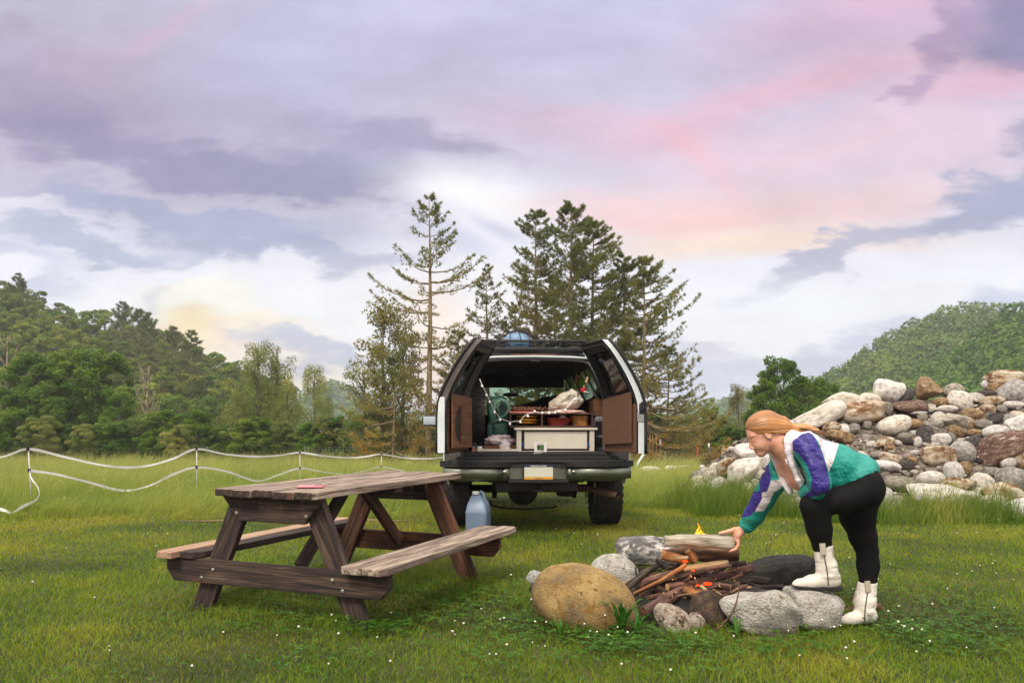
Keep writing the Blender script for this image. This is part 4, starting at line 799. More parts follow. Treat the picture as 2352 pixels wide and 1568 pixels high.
# --- barn doors, modelled shut and swung open about their hinges
def door(s, ang):
    """s=+1 right-hand door of the photograph"""
    Hm = Matrix.Translation((s*.755, .03, 0)) @ Matrix.Rotation(s*R(ang), 4, 'Z') @ Matrix.Translation((-s*.755, -.03, 0))
    dr = bpy.data.objects.new('cargo_door', None); COL.objects.link(dr); dr.parent = car; dr.matrix_basis = Hm
    zt = 1.925
    def hx(z): return .765 if z < 1.34 else .765-(z-1.34)/(zt-1.34)*.165      # hinge-side edge
    def pt(a, z, d): return (s*a, rake(z)*1.02+d-(.018 if .3 < a < .5 else 0)*0, z)
    out_loop = []
    zs = [.86, 1.0, 1.2, 1.34, 1.42, 1.5, 1.6, 1.7, 1.8, 1.87, zt]
    f_in = lambda z: .01 if z < 1.85 else .01+(z-1.85)*.4
    # outer skin + inner skin with a window hole between z 1.42 and 1.83
    q = MB(); x0, x1 = .09, .10
    w0, w1, wz0, wz1 = .09, .085, 1.42, 1.83
    for d, ms in ((0, 0), (.072, 1)):
        q.cur = ms
        cols = [0, .12, .5, .88, 1]
        rows = [.86, 1.0, 1.2, 1.34, 1.42, 1.52, 1.62, 1.72, 1.83, 1.88, zt]; vs = []
        for z in rows:
            for c in cols: a = f_in(z)+(hx(z)-f_in(z))*c; vs.append(pt(a, z, d if z > .9 or d == 0 else d-.02))
        fs = []
        for i in range(len(rows)-1):
            for j in range(4):
                if 4 <= i < 8 and j in (1, 2): continue
                fs.append((i*5+j, i*5+j+1, (i+1)*5+j+1, (i+1)*5+j))
        q.add(vs, fs, True)
    q.cur = 1
    def side(afun, flip=1, m_=1):
        q.cur = m_; rows2 = [.86, 1.0, 1.2, 1.34, 1.42, 1.5, 1.6, 1.7, 1.8, 1.88, zt]; q.loft([[pt(afun(z), z, 0), pt(afun(z), z, .072)] for z in rows2], closed=False, cap=False, smooth=False)
    side(f_in, m_=2 if s > 0 else 1); side(hx, m_=1); q.cur = 1
    q.add([pt(f_in(.86), .86, 0), pt(hx(.86), .86, 0), pt(hx(.86), .86, .06), pt(f_in(.86), .86, .06)], [(0, 1, 2, 3)]); q.cur = 0
    q.add([pt(f_in(zt), zt, 0), pt(hx(zt), zt, 0), pt(hx(zt), zt, .072), pt(f_in(zt), zt, .072)], [(0, 1, 2, 3)])
    # window reveal
    q.cur = 1
    lo = [(f_in(1.5)+(hx(1.42)-.01)*.12, 1.42), (f_in(1.5)+(hx(1.42)-.01)*.88, 1.42), (.01+(hx(1.83)-.01)*.88, 1.83), (.01+(hx(1.83)-.01)*.12, 1.83)]
    for i in range(4): a_, b_ = lo[i], lo[(i+1) % 4]; q.add([pt(a_[0], a_[1], 0), pt(b_[0], b_[1], 0), pt(b_[0], b_[1], .072), pt(a_[0], a_[1], .072)], [(0, 1, 2, 3)])
    q.build('door_shell', [m_paint, m_gtrim if s < 0 else m_plas, m_inpaint], dr)
    if s < 0:
        eq = MB(); eq.box((s*.0, .036, 1.13), (.012, .074, .52)); eq.build('edge_strip', m_inpaint, dr)
    wq = MB(); wq.add([pt(lo[0][0]-.01, 1.41, .02), pt(lo[1][0]+.01, 1.41, .02), pt(lo[1][0]-.04, 1.62, .022), pt(lo[2][0]+.0, 1.84, .02), pt(lo[3][0]-.005, 1.84, .02), pt(lo[0][0]-.01, 1.62, .022)], [(0, 1, 2, 5), (5, 2, 3, 4)]); wq.build('door_window', m_glass, dr)
    # rubber seal on the free edge and over the top
    sq = MB(); sq.tube([pt(f_in(z)-.004, z, -.004) for z in zs]+[pt(a, zt+.006, -.002) for a in (.15, .3, .45, hx(zt))]+[pt(hx(zt)+.02, zt-.04, 0)], .016, 8); sq.build('door_seal', m_blk, dr)
    sq = MB(); sq.tube([pt(f_in(z)+.03, z, .078) for z in zs[:-1]]+[pt(.08, 1.885, .078), pt(hx(1.88)-.05, 1.885, .078)]+[pt(hx(z)-.03, z, .078) for z in zs[:-1][::-1]], .010, 8); sq.build('inner_seal', m_plas, dr)
    bx = MB(); bx.box((s*.03, .046, 1.20 if s > 0 else 1.205), (.05, .075, .09)); bx.build('latch', m_steel if s > 0 else m_blk, dr, bevel=.006)
    bx = MB(); bx.ball((s*.008, .035, 1.335), .014, 8); bx.build('bump_stop', m_blk, dr)
    if s > 0:
        bx = MB(); bx.box((s*.004, .04, 1.28), (.012, .045, .10)); bx.tube([(s*-.002, .02, 1.30), (s*-.02, .03, 1.29), (s*-.02, .05, 1.27), (s*-.004, .055, 1.26)], .006, 6); bx.build('latch_hook', m_plas, dr)
    return dr, pt
dl, ptL = door(-1, 106); drr, ptR = door(1, 104)
# boards screwed to the door linings
q = MB(); q.cur = 0
arc = [(-.36+.0, 1.33-.0)]+[(-.36-.16*math.sin(PI*i/14)*.8, 1.33-.26*(1-math.cos(PI*i/14))/1.0*.77) for i in range(15)]
# outline with a half-round cut-out, bridged at the flat side
poly = [(-.06, .915), (-.71, .90), (-.71, 1.40), (-.06, 1.425)]
hole = [(-.34, 1.315)]+[(-.34+.13*math.sin(PI*i/16), 1.115+.20*math.cos(PI*i/16)) for i in range(1, 16)]+[(-.34, .915+.0)]
bm = bmesh.new()
def strip(bm_, y0, y1):
    pass
hp = [(-.34, 1.315)]+[(-.34+.21*math.sin(PI*i/12), 1.13+.185*math.cos(PI*i/12)) for i in range(1, 12)]+[(-.34, .945)]
top_l = [(-.71, 1.40), (-.34, 1.414)]; 
def slab(poly_): q.prism(poly_, .122, .135, axis='y')
slab([(-.71, .90), (-.34, .905), (-.34, 1.414), (-.71, 1.40)])
ra = [(-.06, .915), (-.06, 1.425)]
for i in range(len(hp)-1):
    a_, b_ = hp[i], hp[i+1]; slab([a_, b_, (-.06, b_[1]), (-.06, a_[1])])
slab([(-.34, 1.315), (-.06, 1.315), (-.06, 1.425), (-.34, 1.414)]); slab([(-.34, .905), (-.06, .915), (-.06, .945), (-.34, .945)])
q.cur = 1; q.box((-.24, .117, 1.12), (.24, .008, .42)); q.cur = 0; q.box((-.27, .115, 1.16), (.14, .012, .016)); q.prism([(-.04, .88), (-.73, .87), (-.73, 1.36), (-.04, 1.38)], .078, .09, axis='y')
q.build('door_table', [m_ply, m_plas], dl)
q = MB(); q.prism([(.05, .96), (.70, .93), (.70, 1.385), (.05, 1.44)], .12, .138, axis='y'); q.prism([(.03, .87), (.72, .86), (.72, 1.30), (.03, 1.33)], .08, .105, axis='y'); q.build('door_board', m_hard, drr)
# --- bumper
def bsec(x, k):   # chrome section (y,z)
    yb = -.155+.14*max(0, (abs(x)-.72)/.26)**2.2; zb = .555+.06*max(0, (abs(x)-.8)/.18)**2
    return [(x, yb+.03, .705), (x, yb+.004, .690), (x, yb, .64), (x, yb+.012, .58), (x, yb+.05, zb), (x, .05, zb+.01), (x, .05, .70)]
xs = [-.965, -.95, -.9, -.84, -.76, -.6, -.35]; xr = [-x for x in xs[::-1]]
q = MB(); q.loft([bsec(x, 0) for x in xs], True, True); q.loft([bsec(x, 0) for x in xr], True, True)
q.loft([bsec(x, 0) for x in (-.35, -.29)], True, True); q.loft([bsec(x, 0) for x in (.29, .35)], True, True)
q.box((0, -.06, .63), (.60, .05, .15)); q.build('bumper', m_chrome, car)
q = MB()
for i, z in enumerate((.712, .727, .742, .757)):
    xx = [-.985+.0, -.96, -.9, -.8, -.7, -.3] if i < 9 else []
    for s in (-1, 1):
        lim = .27 if i < 3 else .0
        pts = [(s*a, -.168+.14*max(0, (a-.72)/.26)**2.2, z) for a in (.985, .96, .92, .86, .78, .7, .5, max(lim, .001))]
        q.tube(pts, .0095, 6)
def top_pad(z): return [(-.97, .06, z), (-.97, .0, z), (-.9, -.10, z), (-.75, -.158, z), (.75, -.158, z), (.9, -.10, z), (.97, .0, z), (.97, .06, z)]
q.loft([top_pad(.70), top_pad(.765)], True, True, smooth=False); q.box((0, -.12, .568), (.60, .12, .03)); q.build('bumper_pad', m_blk, car)
q = MB(); q.ball((-.34, -.155, .655), .018, 8, (1.3, .4, 1)); q.ball((.36, -.155, .655), .018, 8, (1.3, .4, 1)); q.build('plate_lamp', m_steel, car)
q = MB(); q.box((.245, -.165, .70), (.03, .02, .03)); q.build('trailer_socket', m_blk, car)
# plate
pt_ = bpy.data.objects.new('licence_plate', None); COL.objects.link(pt_); pt_.parent = car; pt_.location = (0, -.172, .655)
m_pw = mat('plate_white', [(196, 196, 178)], rough=.5); m_pb = mat('plate_blue', [(22, 34, 66)], rough=.5); m_py = mat('plate_yellow', [(206, 148, 40)], rough=.5)
q = MB(); q.box((0, 0, 0), (.305, .005, .152)); q.build('plate_frame', m_blk, pt_, bevel=.003)
q = MB(); q.box((0, -.004, -.0), (.289, .004, .098)); q.build('plate_face', m_pw, pt_); q = MB(); q.box((0, -.004, .0605), (.289, .004, .023)); q.build('plate_band', m_pb, pt_)
q = MB(); q.prism([(-.1445, -.049), (.1445, -.049), (.1445, -.037), (.10, -.044), (.04, -.047), (-.1445, -.0475)][:0] or [(-.1445, -.0725), (.1445, -.0725), (.1445, -.0495), (-.1445, -.0495)], -.006, -.002); q.build('plate_foot', m_py, pt_)
def text(name, s, size, loc, mt, parent, ext=.0006, rot=(R(90), 0, 0), align='CENTER'):
    c = bpy.data.curves.new(name, 'FONT'); c.body = s; c.size = size; c.extrude = ext; c.align_x = align; c.align_y = 'CENTER'
    o = bpy.data.objects.new(name, c); COL.objects.link(o); dg = bpy.context.evaluated_depsgraph_get(); me = bpy.data.meshes.new_from_object(o.evaluated_get(dg)); bpy.data.objects.remove(o)
    me.name = name; me.materials.clear(); me.materials.append(mt); ob = bpy.data.objects.new(name, me); COL.objects.link(ob); ob.parent = parent; ob.location = loc; ob.rotation_euler = rot; return ob
text('state_name', 'PENNSYLVANIA', .023, (0, -.0068, .060), mat('plate_lettering', [(225, 225, 215)], rough=.5), pt_)
text('web_address', 'visitPA.com', .017, (0, -.0068, -.061), m_pb, pt_)
# --- underbody
q = MB(); q.box((0, .02, .505), (.84, .10, .115)); q.build('tow_bar', m_under, car, bevel=.01)
q = MB()
for dx, dz, w_, h_ in ((0, .038, .10, .012), (0, -.038, .10, .012), (-.044, 0, .012, .09), (.044, 0, .012, .09)): q.box((.0+dx, -.06, .50+dz), (w_, .12, h_))
q.build('tow_receiver', m_under, car, bevel=.003)
q = MB(); q.box((0, .045, .505), (.5, .06, .02)); 
q = MB(); a, b_ = V(1300, 1235, .35), V(1485, 1290, .02); c_ = V(1100, 1230, .9); q.tube([c_, a+Vector((-.05, 0, .0)), b_], .036, 16, cap=False); q.tube([c_, a+Vector((-.05, 0, .0)), b_], .031, 16, cap=False); q.build('exhaust_pipe', m_rust, car)
q = MB(); q.tube([(-.7, .83, .41), (.7, .83, .41)], .045, 12); q.ball((-.10, .83, .40), .17, 16, (1, .9, 1)); q.lathe([(.15, -.09), (.17, -.05), (.17, .05), (.15, .09)], 16, Matrix.Translation((-.10, .75, .40)) @ Matrix.Rotation(R(90), 4, 'X')); q.build('rear_axle', m_under, car)
q = MB(); q.tube([V(535, 1345, .6), V(560, 1360, .6), V(640, 1378, .6), V(780, 1388, .6), V(1000, 1376, .6), V(1040, 1365, .6)], .011, 8); q.tube([V(540, 1345, .6), V(560, 1345, .6)], .03, 8); q.build('sway_bar', m_under, car)
for x in (-.42, .46):
    q = MB(); q.tube([(x, .5, .68), (x, .62, .33)], .028, 10); q.build('shock_absorber', m_under, car)
q = MB(); q.box((-.45, 2.4, .60), (.09, 4.6, .14)); q.box((.45, 2.4, .60), (.09, 4.6, .14)); q.box((0, 1.5, .62), (.9, .5, .18)); q.box((0, .62, .66), (1.5, .9, .08)); q.box((0, 3.3, .50), (.5, .8, .22)); q.build('chassis', m_under, car)
for x in (.34, .70): pass
q = MB()
for x in (.58, .62, .70): q.tube([(x, .55, .45), (x, .55, .33)], .007, 6)
q.build('bracket', m_under, car)
# --- wheels
m_tyre = mat('tyre_rubber', [(26, 22, 20), (44, 38, 34)], scale=12, rough=.85, bump=.3, bscale=60)
def wheel_parts(root, Rr_=.405, Wd=.285):
    q = MB(); pr = [(.20, -.10), (.22, -.125), (.31, -.14), (Rr_-.03, -.137), (Rr_-.014, -.125), (Rr_-.011, 0), (Rr_-.014, .125), (Rr_-.03, .137), (.31, .14), (.22, .125), (.20, .10)]
    pr = [(r_, z*Wd/.285) for r_, z in pr]; q.lathe(pr, 48, Matrix.Rotation(R(90), 4, 'Y'), cap=False)
    nb = 30                                   # tread blocks: five staggered rows, zig-zag edges
    for row, (xc, wd_, off) in enumerate(((-.112, .040, 0), (-.058, .052, .5), (0, .046, 0), (.058, .052, .5), (.112, .040, 0))):
        for i in range(nb):
            a0 = 2*PI*(i+off+.06)/nb; a1 = 2*PI*(i+off+.90)/nb; z = xc*Wd/.285; r0, r1 = Rr_-.018, Rr_-(.002 if abs(row-2) < 2 else .006)
            vs = []
            for r_ in (r0, r1):
                for k, (xx, aa) in enumerate(((z-wd_/2, a0), (z+wd_/2, a0+.03), (z+wd_/2+.006, (a0+a1)/2+.02), (z+wd_/2, a1+.03), (z-wd_/2, a1), (z-wd_/2+.006, (a0+a1)/2))): vs.append((xx, r_*math.cos(aa), r_*math.sin(aa)))
            q.add(vs, [(6, 7, 8, 9, 10, 11)]+[(j, (j+1) % 6, 6+(j+1) % 6, 6+j) for j in range(6)])
    for i in range(nb):                      # side lugs
        for s in (-1, 1):
            a = 2*PI*i/nb; M_ = Matrix.Rotation(a, 4, 'X'); q.box((s*(.139*Wd/.285), 0, Rr_-.05), (.012, .035, .055), M=M_)
    return q.build('tyre', m_tyre, root)
def wheel(x, y, first=[None]):
    r = bpy.data.objects.new('wheel', None); COL.objects.link(r); r.parent = car; r.location = (x, y, .405)
    if first[0] is None:
        t_ = wheel_parts(r); q = MB(); q.lathe([(.205, -.10), (.20, -.02), (.12, -.01), (.07, -.05), (.0, -.05)], 32, Matrix.Rotation(R(90), 4, 'Y')); q.lathe([(.0, .02), (.1, .03), (.2, .10)], 32, Matrix.Rotation(R(90), 4, 'Y')); h_ = q.build('rim', m_steel, r); first[0] = (t_, h_)
    else:
        for o in first[0]: c = o.copy(); COL.objects.link(c); c.parent = r
for x, y in ((-.835, .83), (.835, .83), (-.80, 4.15), (.80, 4.15)): wheel(x, y)
# mirrors outside and inside
for s in (-1, 1):
    q = MB(); q.loft([[(s*x, y, z) for x, z in ((.99, 1.10), (1.34, 1.10), (1.365, 1.13), (1.365, 1.22), (1.34, 1.245), (.99, 1.25))] for y in (3.22, 3.30)], True, True, smooth=False); mo = q.build('side_mirror', m_plas, car, bevel=.006)
    q = MB(); q.box((s*1.20, 3.215, 1.175), (.30, .006, .12)); q.build('mirror_glass', mat('mirror', [(190, 196, 200)], rough=.08, metal=1), mo, bevel=.004)
p = V(695, 547, 3.2); q = MB(); q.ball((0, 0, 0), .12, 12, (1, .25, .26)); q.tube([(0, 0, .02), (0, .06, .10)], .01, 6); q.build('rear_view_mirror', m_blk, car, Matrix.Translation(p))
q = MB(); q.box((0, 3.0, 1.72), (1.24, .06, .17)); q.build('sun_visor', m_gtrim, car)
for x in (-.42, .42):
    q = MB(); q.box((x, 2.45, .98), (.52, .16, .38), rot=(R(10), 0, 0)); q.box((x, 2.52, 1.2), (.26, .10, .10)); q.build('front_seat', m_plas, car, bevel=.05, seg=4)
# dark bedding heaped on the folded seats
q = MB(); pr = [V(cx, cy, 1.9) for cx, cy in ((690, 665), (700, 635), (860, 600), (900, 575), (1040, 556), (1100, 590), (1210, 600), (1300, 560), (1330, 640), (1320, 690))]
q.loft([[(p.x, 1.25+dy, max(.9, p.z-ez)) for p in pr] for dy, ez in ((0, .10), (.15, .02), (.4, 0), (.8, .03), (1.0, .2))], closed=False, cap=False)
o = q.build('bedding', mat('black_cloth', [(14, 13, 15), (26, 24, 28)], scale=5, rough=.95, bump=.6, bscale=7)); o.matrix_world = CM; tag(o, 'dark bedding heaped behind the front seats inside the vehicle', 'bedding')
# moulded grey side panel with vents at the right
q = MB(); p0, p1 = V(1325, 705, .35), V(1395, 965, .35); q.box(((p0.x+p1.x)/2+.02, .62, (p0.z+p1.z)/2), (p1.x-p0.x+.04, .5, p0.z-p1.z)); q.build('vent_panel', m_gtrim if False else mat('grey_moulding', [(112, 112, 116), (132, 132, 136)], rough=.6), car, bevel=.02)
q = MB()
for cy in [745+12.5*i for i in range(8)]+[865+12.5*i for i in range(6)]: p = V(1348, cy, .36); q.box((p.x, .366, p.z), (.075, .012, .009))
q.build('vent_slot', m_blk, car)
# --- roof rack
rk = bpy.data.objects.new('roof_rack', None); COL.objects.link(rk); rk.parent = car
q = MB(); zr = 1.955; yb, yf = .55, 2.1; hx_ = .60
def loop(z): return [(-hx_+.06, yb, z), (hx_-.06, yb, z), (hx_, yb+.06, z), (hx_, yf-.06, z), (hx_-.06, yf, z), (-hx_+.06, yf, z), (-hx_, yf-.06, z), (-hx_, yb+.06, z)]
q.tube(loop(zr), .017, 10, closed=True); q.tube(loop(zr+.085), .015, 10, closed=True)
for x, y in [(-hx_, y) for y in (.65, 1.1, 1.6, 2.0)]+[(hx_, y) for y in (.65, 1.1, 1.6, 2.0)]+[(x, yb) for x in (-.3, 0, .3, .5, -.5)]+[(x, yf) for x in (-.4, 0, .4)]: q.tube([(x, y, zr), (x, y, zr+.085)], .008, 8)
for i in range(9): q.tube([(-hx_, yb+.1+i*.17, zr-.01), (hx_, yb+.1+i*.17, zr-.01)], .009, 8)
for y in (.75, 1.9):
    q.tube([(-.60, y, 1.90), (.60, y, 1.90)], .016, 8)
    for s in (-1, 1): q.box((s*.56, y, 1.88), (.06, .10, .07))
q.build('rack_frame', m_blk, rk)
q = MB(); q.box((.0, .52, 1.893), (.50, .03, .012)); q.build('rack_light', mat('red_lens', [(84, 34, 28)], rough=.3), rk)
CARP = {}
def incar(name, label, cat, group=None): return empty(name, CM @ Vector((0, 0, 0)), R(3), label, cat, group)
# bag lashed to the rack with its net
bagE = incar('duffel_bag', 'light blue bag bulging on the roof rack under a black cargo net', 'bag')
bm = bmesh.new(); bmesh.ops.create_icosphere(bm, subdivisions=4, radius=1)
for v_ in bm.verts:
    c = v_.co; d = 1+.10*mnoise.noise(c*1.6)+.04*mnoise.noise(c*5); v_.co = Vector((c.x*.17*d, c.y*.28*d, c.z*.135*d if c.z > 0 else c.z*.07*d))
me = bpy.data.meshes.new('bag'); bm.to_mesh(me); bm.free(); me.polygons.foreach_set('use_smooth', [True]*len(me.polygons))
pb = V(745, 175, .9); pb.z = 2.03; link('bag_shell', me, mat('blue_fabric', [(70, 100, 132), (116, 148, 180), (52, 74, 96)], scale=5, rough=.6, bump=.6, bscale=9), bagE, Matrix.Translation(pb))
q = MB()
for k in range(5):
    x_ = -.18+.09*k; q.tube([(x_*1.3+.02*math.sin(t*3+k), -.32+.64*t, .03+.15*math.sin(PI*min(1, max(0, t)))*math.sqrt(max(.05, 1-(x_/.23)**2))) for t in np.linspace(0, 1, 12)], .006, 5)
for k in range(4):
    y_ = -.2+.13*k; q.tube([(-.25+.5*t, y_+.02*math.sin(t*5), .02+.15*math.sin(PI*t)*math.sqrt(1-(y_/.32)**2)) for t in np.linspace(0, 1, 12)], .006, 5)
r6 = random.Random(4)
for k in range(34):
    x_ = -.15+.95*r6.random(); q.tube([(x_-.3, -.25+.3*r6.random(), -.04+.07*r6.random()), (x_-.1, -.2, -.02+.07*r6.random()), (x_+.1, -.1+.2*r6.random(), -.03+.09*r6.random())], .008, 5)
q.tube([(.15, -.2, .04), (.5, -.2, .02), (.8, -.15, .03)], .008, 5); q.build('cargo_net', m_blk, bagE, Matrix.Translation(pb))
q = MB(); q.ball(tuple(pb+Vector((.42, .2, -.05))), .11, 12, (2, 1, .55)); o = q.build('bundle', mat('brown_canvas', [(78, 70, 66), (120, 112, 108)], scale=9, rough=.9, bump=.5)); o.matrix_world = CM; tag(o, 'brown canvas bundle on the roof rack right of the blue bag', 'bundle')
# --- things in the boot
sp_ = incar('spare_tyre', 'upright spare tyre with chunky tread inside the vehicle on the left', 'tyre'); pz = V(463, 640, .55)
wheel_parts(sp_, .385, .25).matrix_basis = Matrix.Translation((-.655, .62, 1.235)) @ Matrix.Rotation(.3, 4, 'X')
# white cabinet
cab = incar('cabinet', 'white painted wooden cabinet on the cargo floor', 'cabinet'); m_wht = mat('cream_paint', [(196, 188, 170), (212, 206, 192)], scale=2.5, rough=.6, spots=[((176, 160, 128), 3, .66)], bump=.1)
a0, a1 = V(740, 790, .06), V(1320, 968, .06); z0, z1 = a1.z, a0.z
q = MB(); q.box(((a0.x+a1.x)/2, .50, z1-.012), (a1.x-a0.x+.05, .90, .022)); q.box((a0.x+.025, .5, (z0+z1)/2-.012), (.05, .86, z1-z0-.024)); q.box((a1.x-.03, .5, (z0+z1)/2-.012), (.05, .86, z1-z0-.024)); q.box(((a0.x+a1.x)/2, .92, (z0+z1)/2-.012), (a1.x-a0.x, .02, z1-z0-.024)); q.box(((a0.x+a1.x)/2, .5, z0+.0), (a1.x-a0.x-.1, .86, .02)); q.build('carcass', m_wht, cab, bevel=.003)
q = MB(); q.box(((a0.x+a1.x)/2, .09, (z0+z1)/2-.004), (a1.x-a0.x-.16, .02, z1-z0-.07)); q.build('front_panel', m_wht, cab, bevel=.003)
for x in (a0.x+.065, a1.x-.07):
    q = MB(); q.box((x, .085, (z0+z1)/2), (.012, .006, z1-z0-.04)); q.cur = 1; q.box((x, .078, z0+.075), (.022, .012, .035)); q.build('strap', [m_blk, mat('blue_buckle', [(30, 60, 128)], rough=.4)], cab)
q = MB(); f0, f1 = V(450, 965, .03), V(740, 965, .03); q.box(((f0.x+f1.x)/2, .30, .868), (f1.x-f0.x, .55, .02)); q.build('floor_board', m_wht, cab)
# shelf with two bays
sh = incar('shelf_box', 'dark wooden two-bay shelf standing on the white cabinet', 'shelf'); b0, b1 = V(690, 682, .10), V(1306, 786, .10); m_dkw = mat('dark_stained_wood', [(50, 28, 20), (78, 44, 32)], scale=4, stretch=(1, 8, 8), rough=.7)
q = MB(); xc, zc = (b0.x+b1.x)/2, (b0.z+b1.z)/2; Wb, Hb = b1.x-b0.x, b0.z-b1.z
xd = V(927, 730, .10).x
q.box((xc, .35, b0.z-.008), (Wb, .50, .016)); q.box((xc, .35, b1.z+.008), (Wb, .50, .016)); q.box((b0.x+.008, .35, zc), (.016, .496, Hb-.032)); q.box((b1.x-.008, .35, zc), (.016, .496, Hb-.032)); q.box((xd, .35, zc), (.016, .496, Hb-.032)); q.build('frame', m_dkw, sh, bevel=.002)
q = MB(); q.box((xc, .598, zc), (Wb-.034, .008, Hb-.034)); q.build('back', m_blk, sh)
# plates in the left bay
m_yel = mat('yellow_enamel', [(214, 138, 20), (232, 160, 36)], rough=.35)
zb = b1.z+.018
for i, (cx, dz, r_, lb) in enumerate(((815, .012, .12, 'lowest yellow dish in the left bay of the shelf'), (815, .040, .135, 'yellow platter in the middle of the stack in the left bay'), (812, .075, .115, 'topmost yellow bowl with a cut-out rim in the left bay'))):
    p = V(cx, 740, .25); q = MB(); q.lathe([(r_*.5, 0), (r_*.55, .002), (r_*.92, .013), (r_, .02), (r_*.98, .023), (r_*.5, .006), (0, .005)], 28, Matrix.Translation((p.x, .25, zb+dz)), cap=False); q.cur = 1; q.lathe([(0, -.006), (r_*.85, -.002), (r_*.9, .006)], 28, Matrix.Translation((p.x, .25, zb+dz)), cap=False)
    o = q.build('dish', [m_yel, m_blk]); o.matrix_world = CM; tag(o, lb, 'dish', 'yellow dishes in the shelf')
# baskets
def basket(name, cx0, cx1, cyt, mt, label, flare, dep=.2, notch=False):
    p0, p1 = V(cx0, cyt, .16), V(cx1, 778, .16); wd_ = (p1.x-p0.x)/2; xc_ = (p0.x+p1.x)/2; H = p0.z-zb; e_ = incar(name, label, 'basket'); q = MB(); n_ = 40
    def ring(t, wob): k = 1-flare*(1-t); return [(xc_+wd_*k*np.sign(math.cos(a))*abs(math.cos(a))**.6*(1+wob*.03*(-1)**j), .16+dep/2+dep/2*k*np.sign(math.sin(a))*abs(math.sin(a))**.6, zb+H*t) for j, a in enumerate(np.linspace(0, 2*PI, n_, endpoint=False))]
    rows = 10
    for i in range(rows+1): q.tube(ring(i/rows, 1 if i % 2 else -1), H/rows*.55, 6, closed=True)
    q.loft([ring(0, 0), ring(.98, 0)], True, False); q.build('weave', mt, e_)
    if notch:
        pass
    q = MB(); q.tube(ring(1.0, 0), .008, 8, closed=True); q.build('rim', mt, e_); return e_
m_redw = mat('red_wicker', [(120, 34, 26), (172, 62, 44)], scale=30, rough=.7, bump=.5); m_tanw = mat('tan_wicker', [(150, 98, 44), (196, 142, 76)], scale=30, rough=.7, bump=.5)
basket('basket', 962, 1150, 722, m_redw, 'red wicker basket in the right bay of the shelf', .22); basket('basket', 1157, 1276, 706, m_tanw, 'tan wicker basket beside the red basket in the shelf', .06)
q = MB(); p = V(1075, 715, .22); q.box(tuple(p), (.05, .03, .05), rot=(.2, .3, .4)); q.box(tuple(p+Vector((.03, .01, -.01))), (.05, .04, .02), rot=(.5, -.3, .9)); o = q.build('paper_packet', mat('white_paper', [(214, 210, 206)], rough=.7), bevel=.003); o.matrix_world = CM; tag(o, 'crumpled white paper packet in the red basket', 'packet')
# cloth, dried flowers, bag on the shelf
def drape(name, pts_, mt, label, cat, seed, sc, amp=.25, sub=4):
    bm = bmesh.new(); bmesh.ops.create_icosphere(bm, subdivisions=sub, radius=1)
    for v_ in bm.verts:
        c = v_.co.copy(); d = 1+amp*mnoise.noise(c*1.7+Vector((seed, 0, 0)))+amp*.55*(1-abs(mnoise.noise(c*3.4+Vector((0, seed, 0))))*2.5)*.5+amp*.2*mnoise.noise(c*9); v_.co = Vector((c.x*sc[0], c.y*sc[1], c.z*sc[2]))*d
    me = bpy.data.meshes.new(name); bm.to_mesh(me); bm.free(); me.polygons.foreach_set('use_smooth', [True]*len(me.polygons)); o = link(name, me, mt); o.matrix_world = CM @ Matrix.Translation(pts_); return tag(o, label, cat)
m_pink = mat('pink_cloth', [(196, 108, 98), (216, 140, 128)], scale=8, rough=.9, bump=.4)
q = MB(); c0, c1 = V(688, 672, .1), V(905, 672, .1); q.box(((c0.x+c1.x)/2, .34, b0.z+.008), (c1.x-c0.x, .49, .014)); o = q.build('cloth', m_pink, bevel=.004); o.matrix_world = CM; tag(o, 'folded pink cloth lying on the left half of the shelf', 'cloth')
drape('cloth', V(1090, 676, .25), mat('red_print_cloth', [(150, 58, 46), (206, 170, 156), (214, 206, 200)], scale=22, rough=.9, bump=.4), 'red and white patterned cloth under the plastic bag on the shelf', 'cloth', 3, (.23, .16, .022), .3)
q = MB(); r7 = random.Random(9); pf = V(800, 665, .2)
for k in range(60):
    a = r7.uniform(0, 6.28); e0 = pf+Vector((r7.uniform(-.12, .2), r7.uniform(-.05, .15), .0)); q.tube([e0, e0+Vector((math.cos(a)*.04, math.sin(a)*.03, r7.uniform(.01, .05)))], .003, 4); q.ball(tuple(e0+Vector((math.cos(a)*.04, math.sin(a)*.03, r7.uniform(.01, .04)))), .008, 6)
o = q.build('dried_flowers', mat('dried_petals', [(92, 60, 44), (140, 100, 74)], scale=30, rough=.9)); o.matrix_world = CM; tag(o, 'brown dried flowers lying on the pink cloth', 'flowers')
m_pbag = mat('white_plastic_bag', [(140, 92, 80), (168, 156, 142), (190, 182, 170)], scale=4, rough=.4, bump=.8, bscale=12, pos=[.3, .42, .6]); m_pbag.node_tree.nodes['Principled BSDF'].inputs['Subsurface Weight'].default_value = .0
q = drape('plastic_bag', V(1105, 602, .35), m_pbag, 'translucent white plastic bag slumped on the shelf', 'bag', 7, (.145, .12, .12), .34, 5)
for v_ in q.data.vertices: v_.co.x += v_.co.z*.7; v_.co.x *= 1-.35*max(0, v_.co.z)/.12
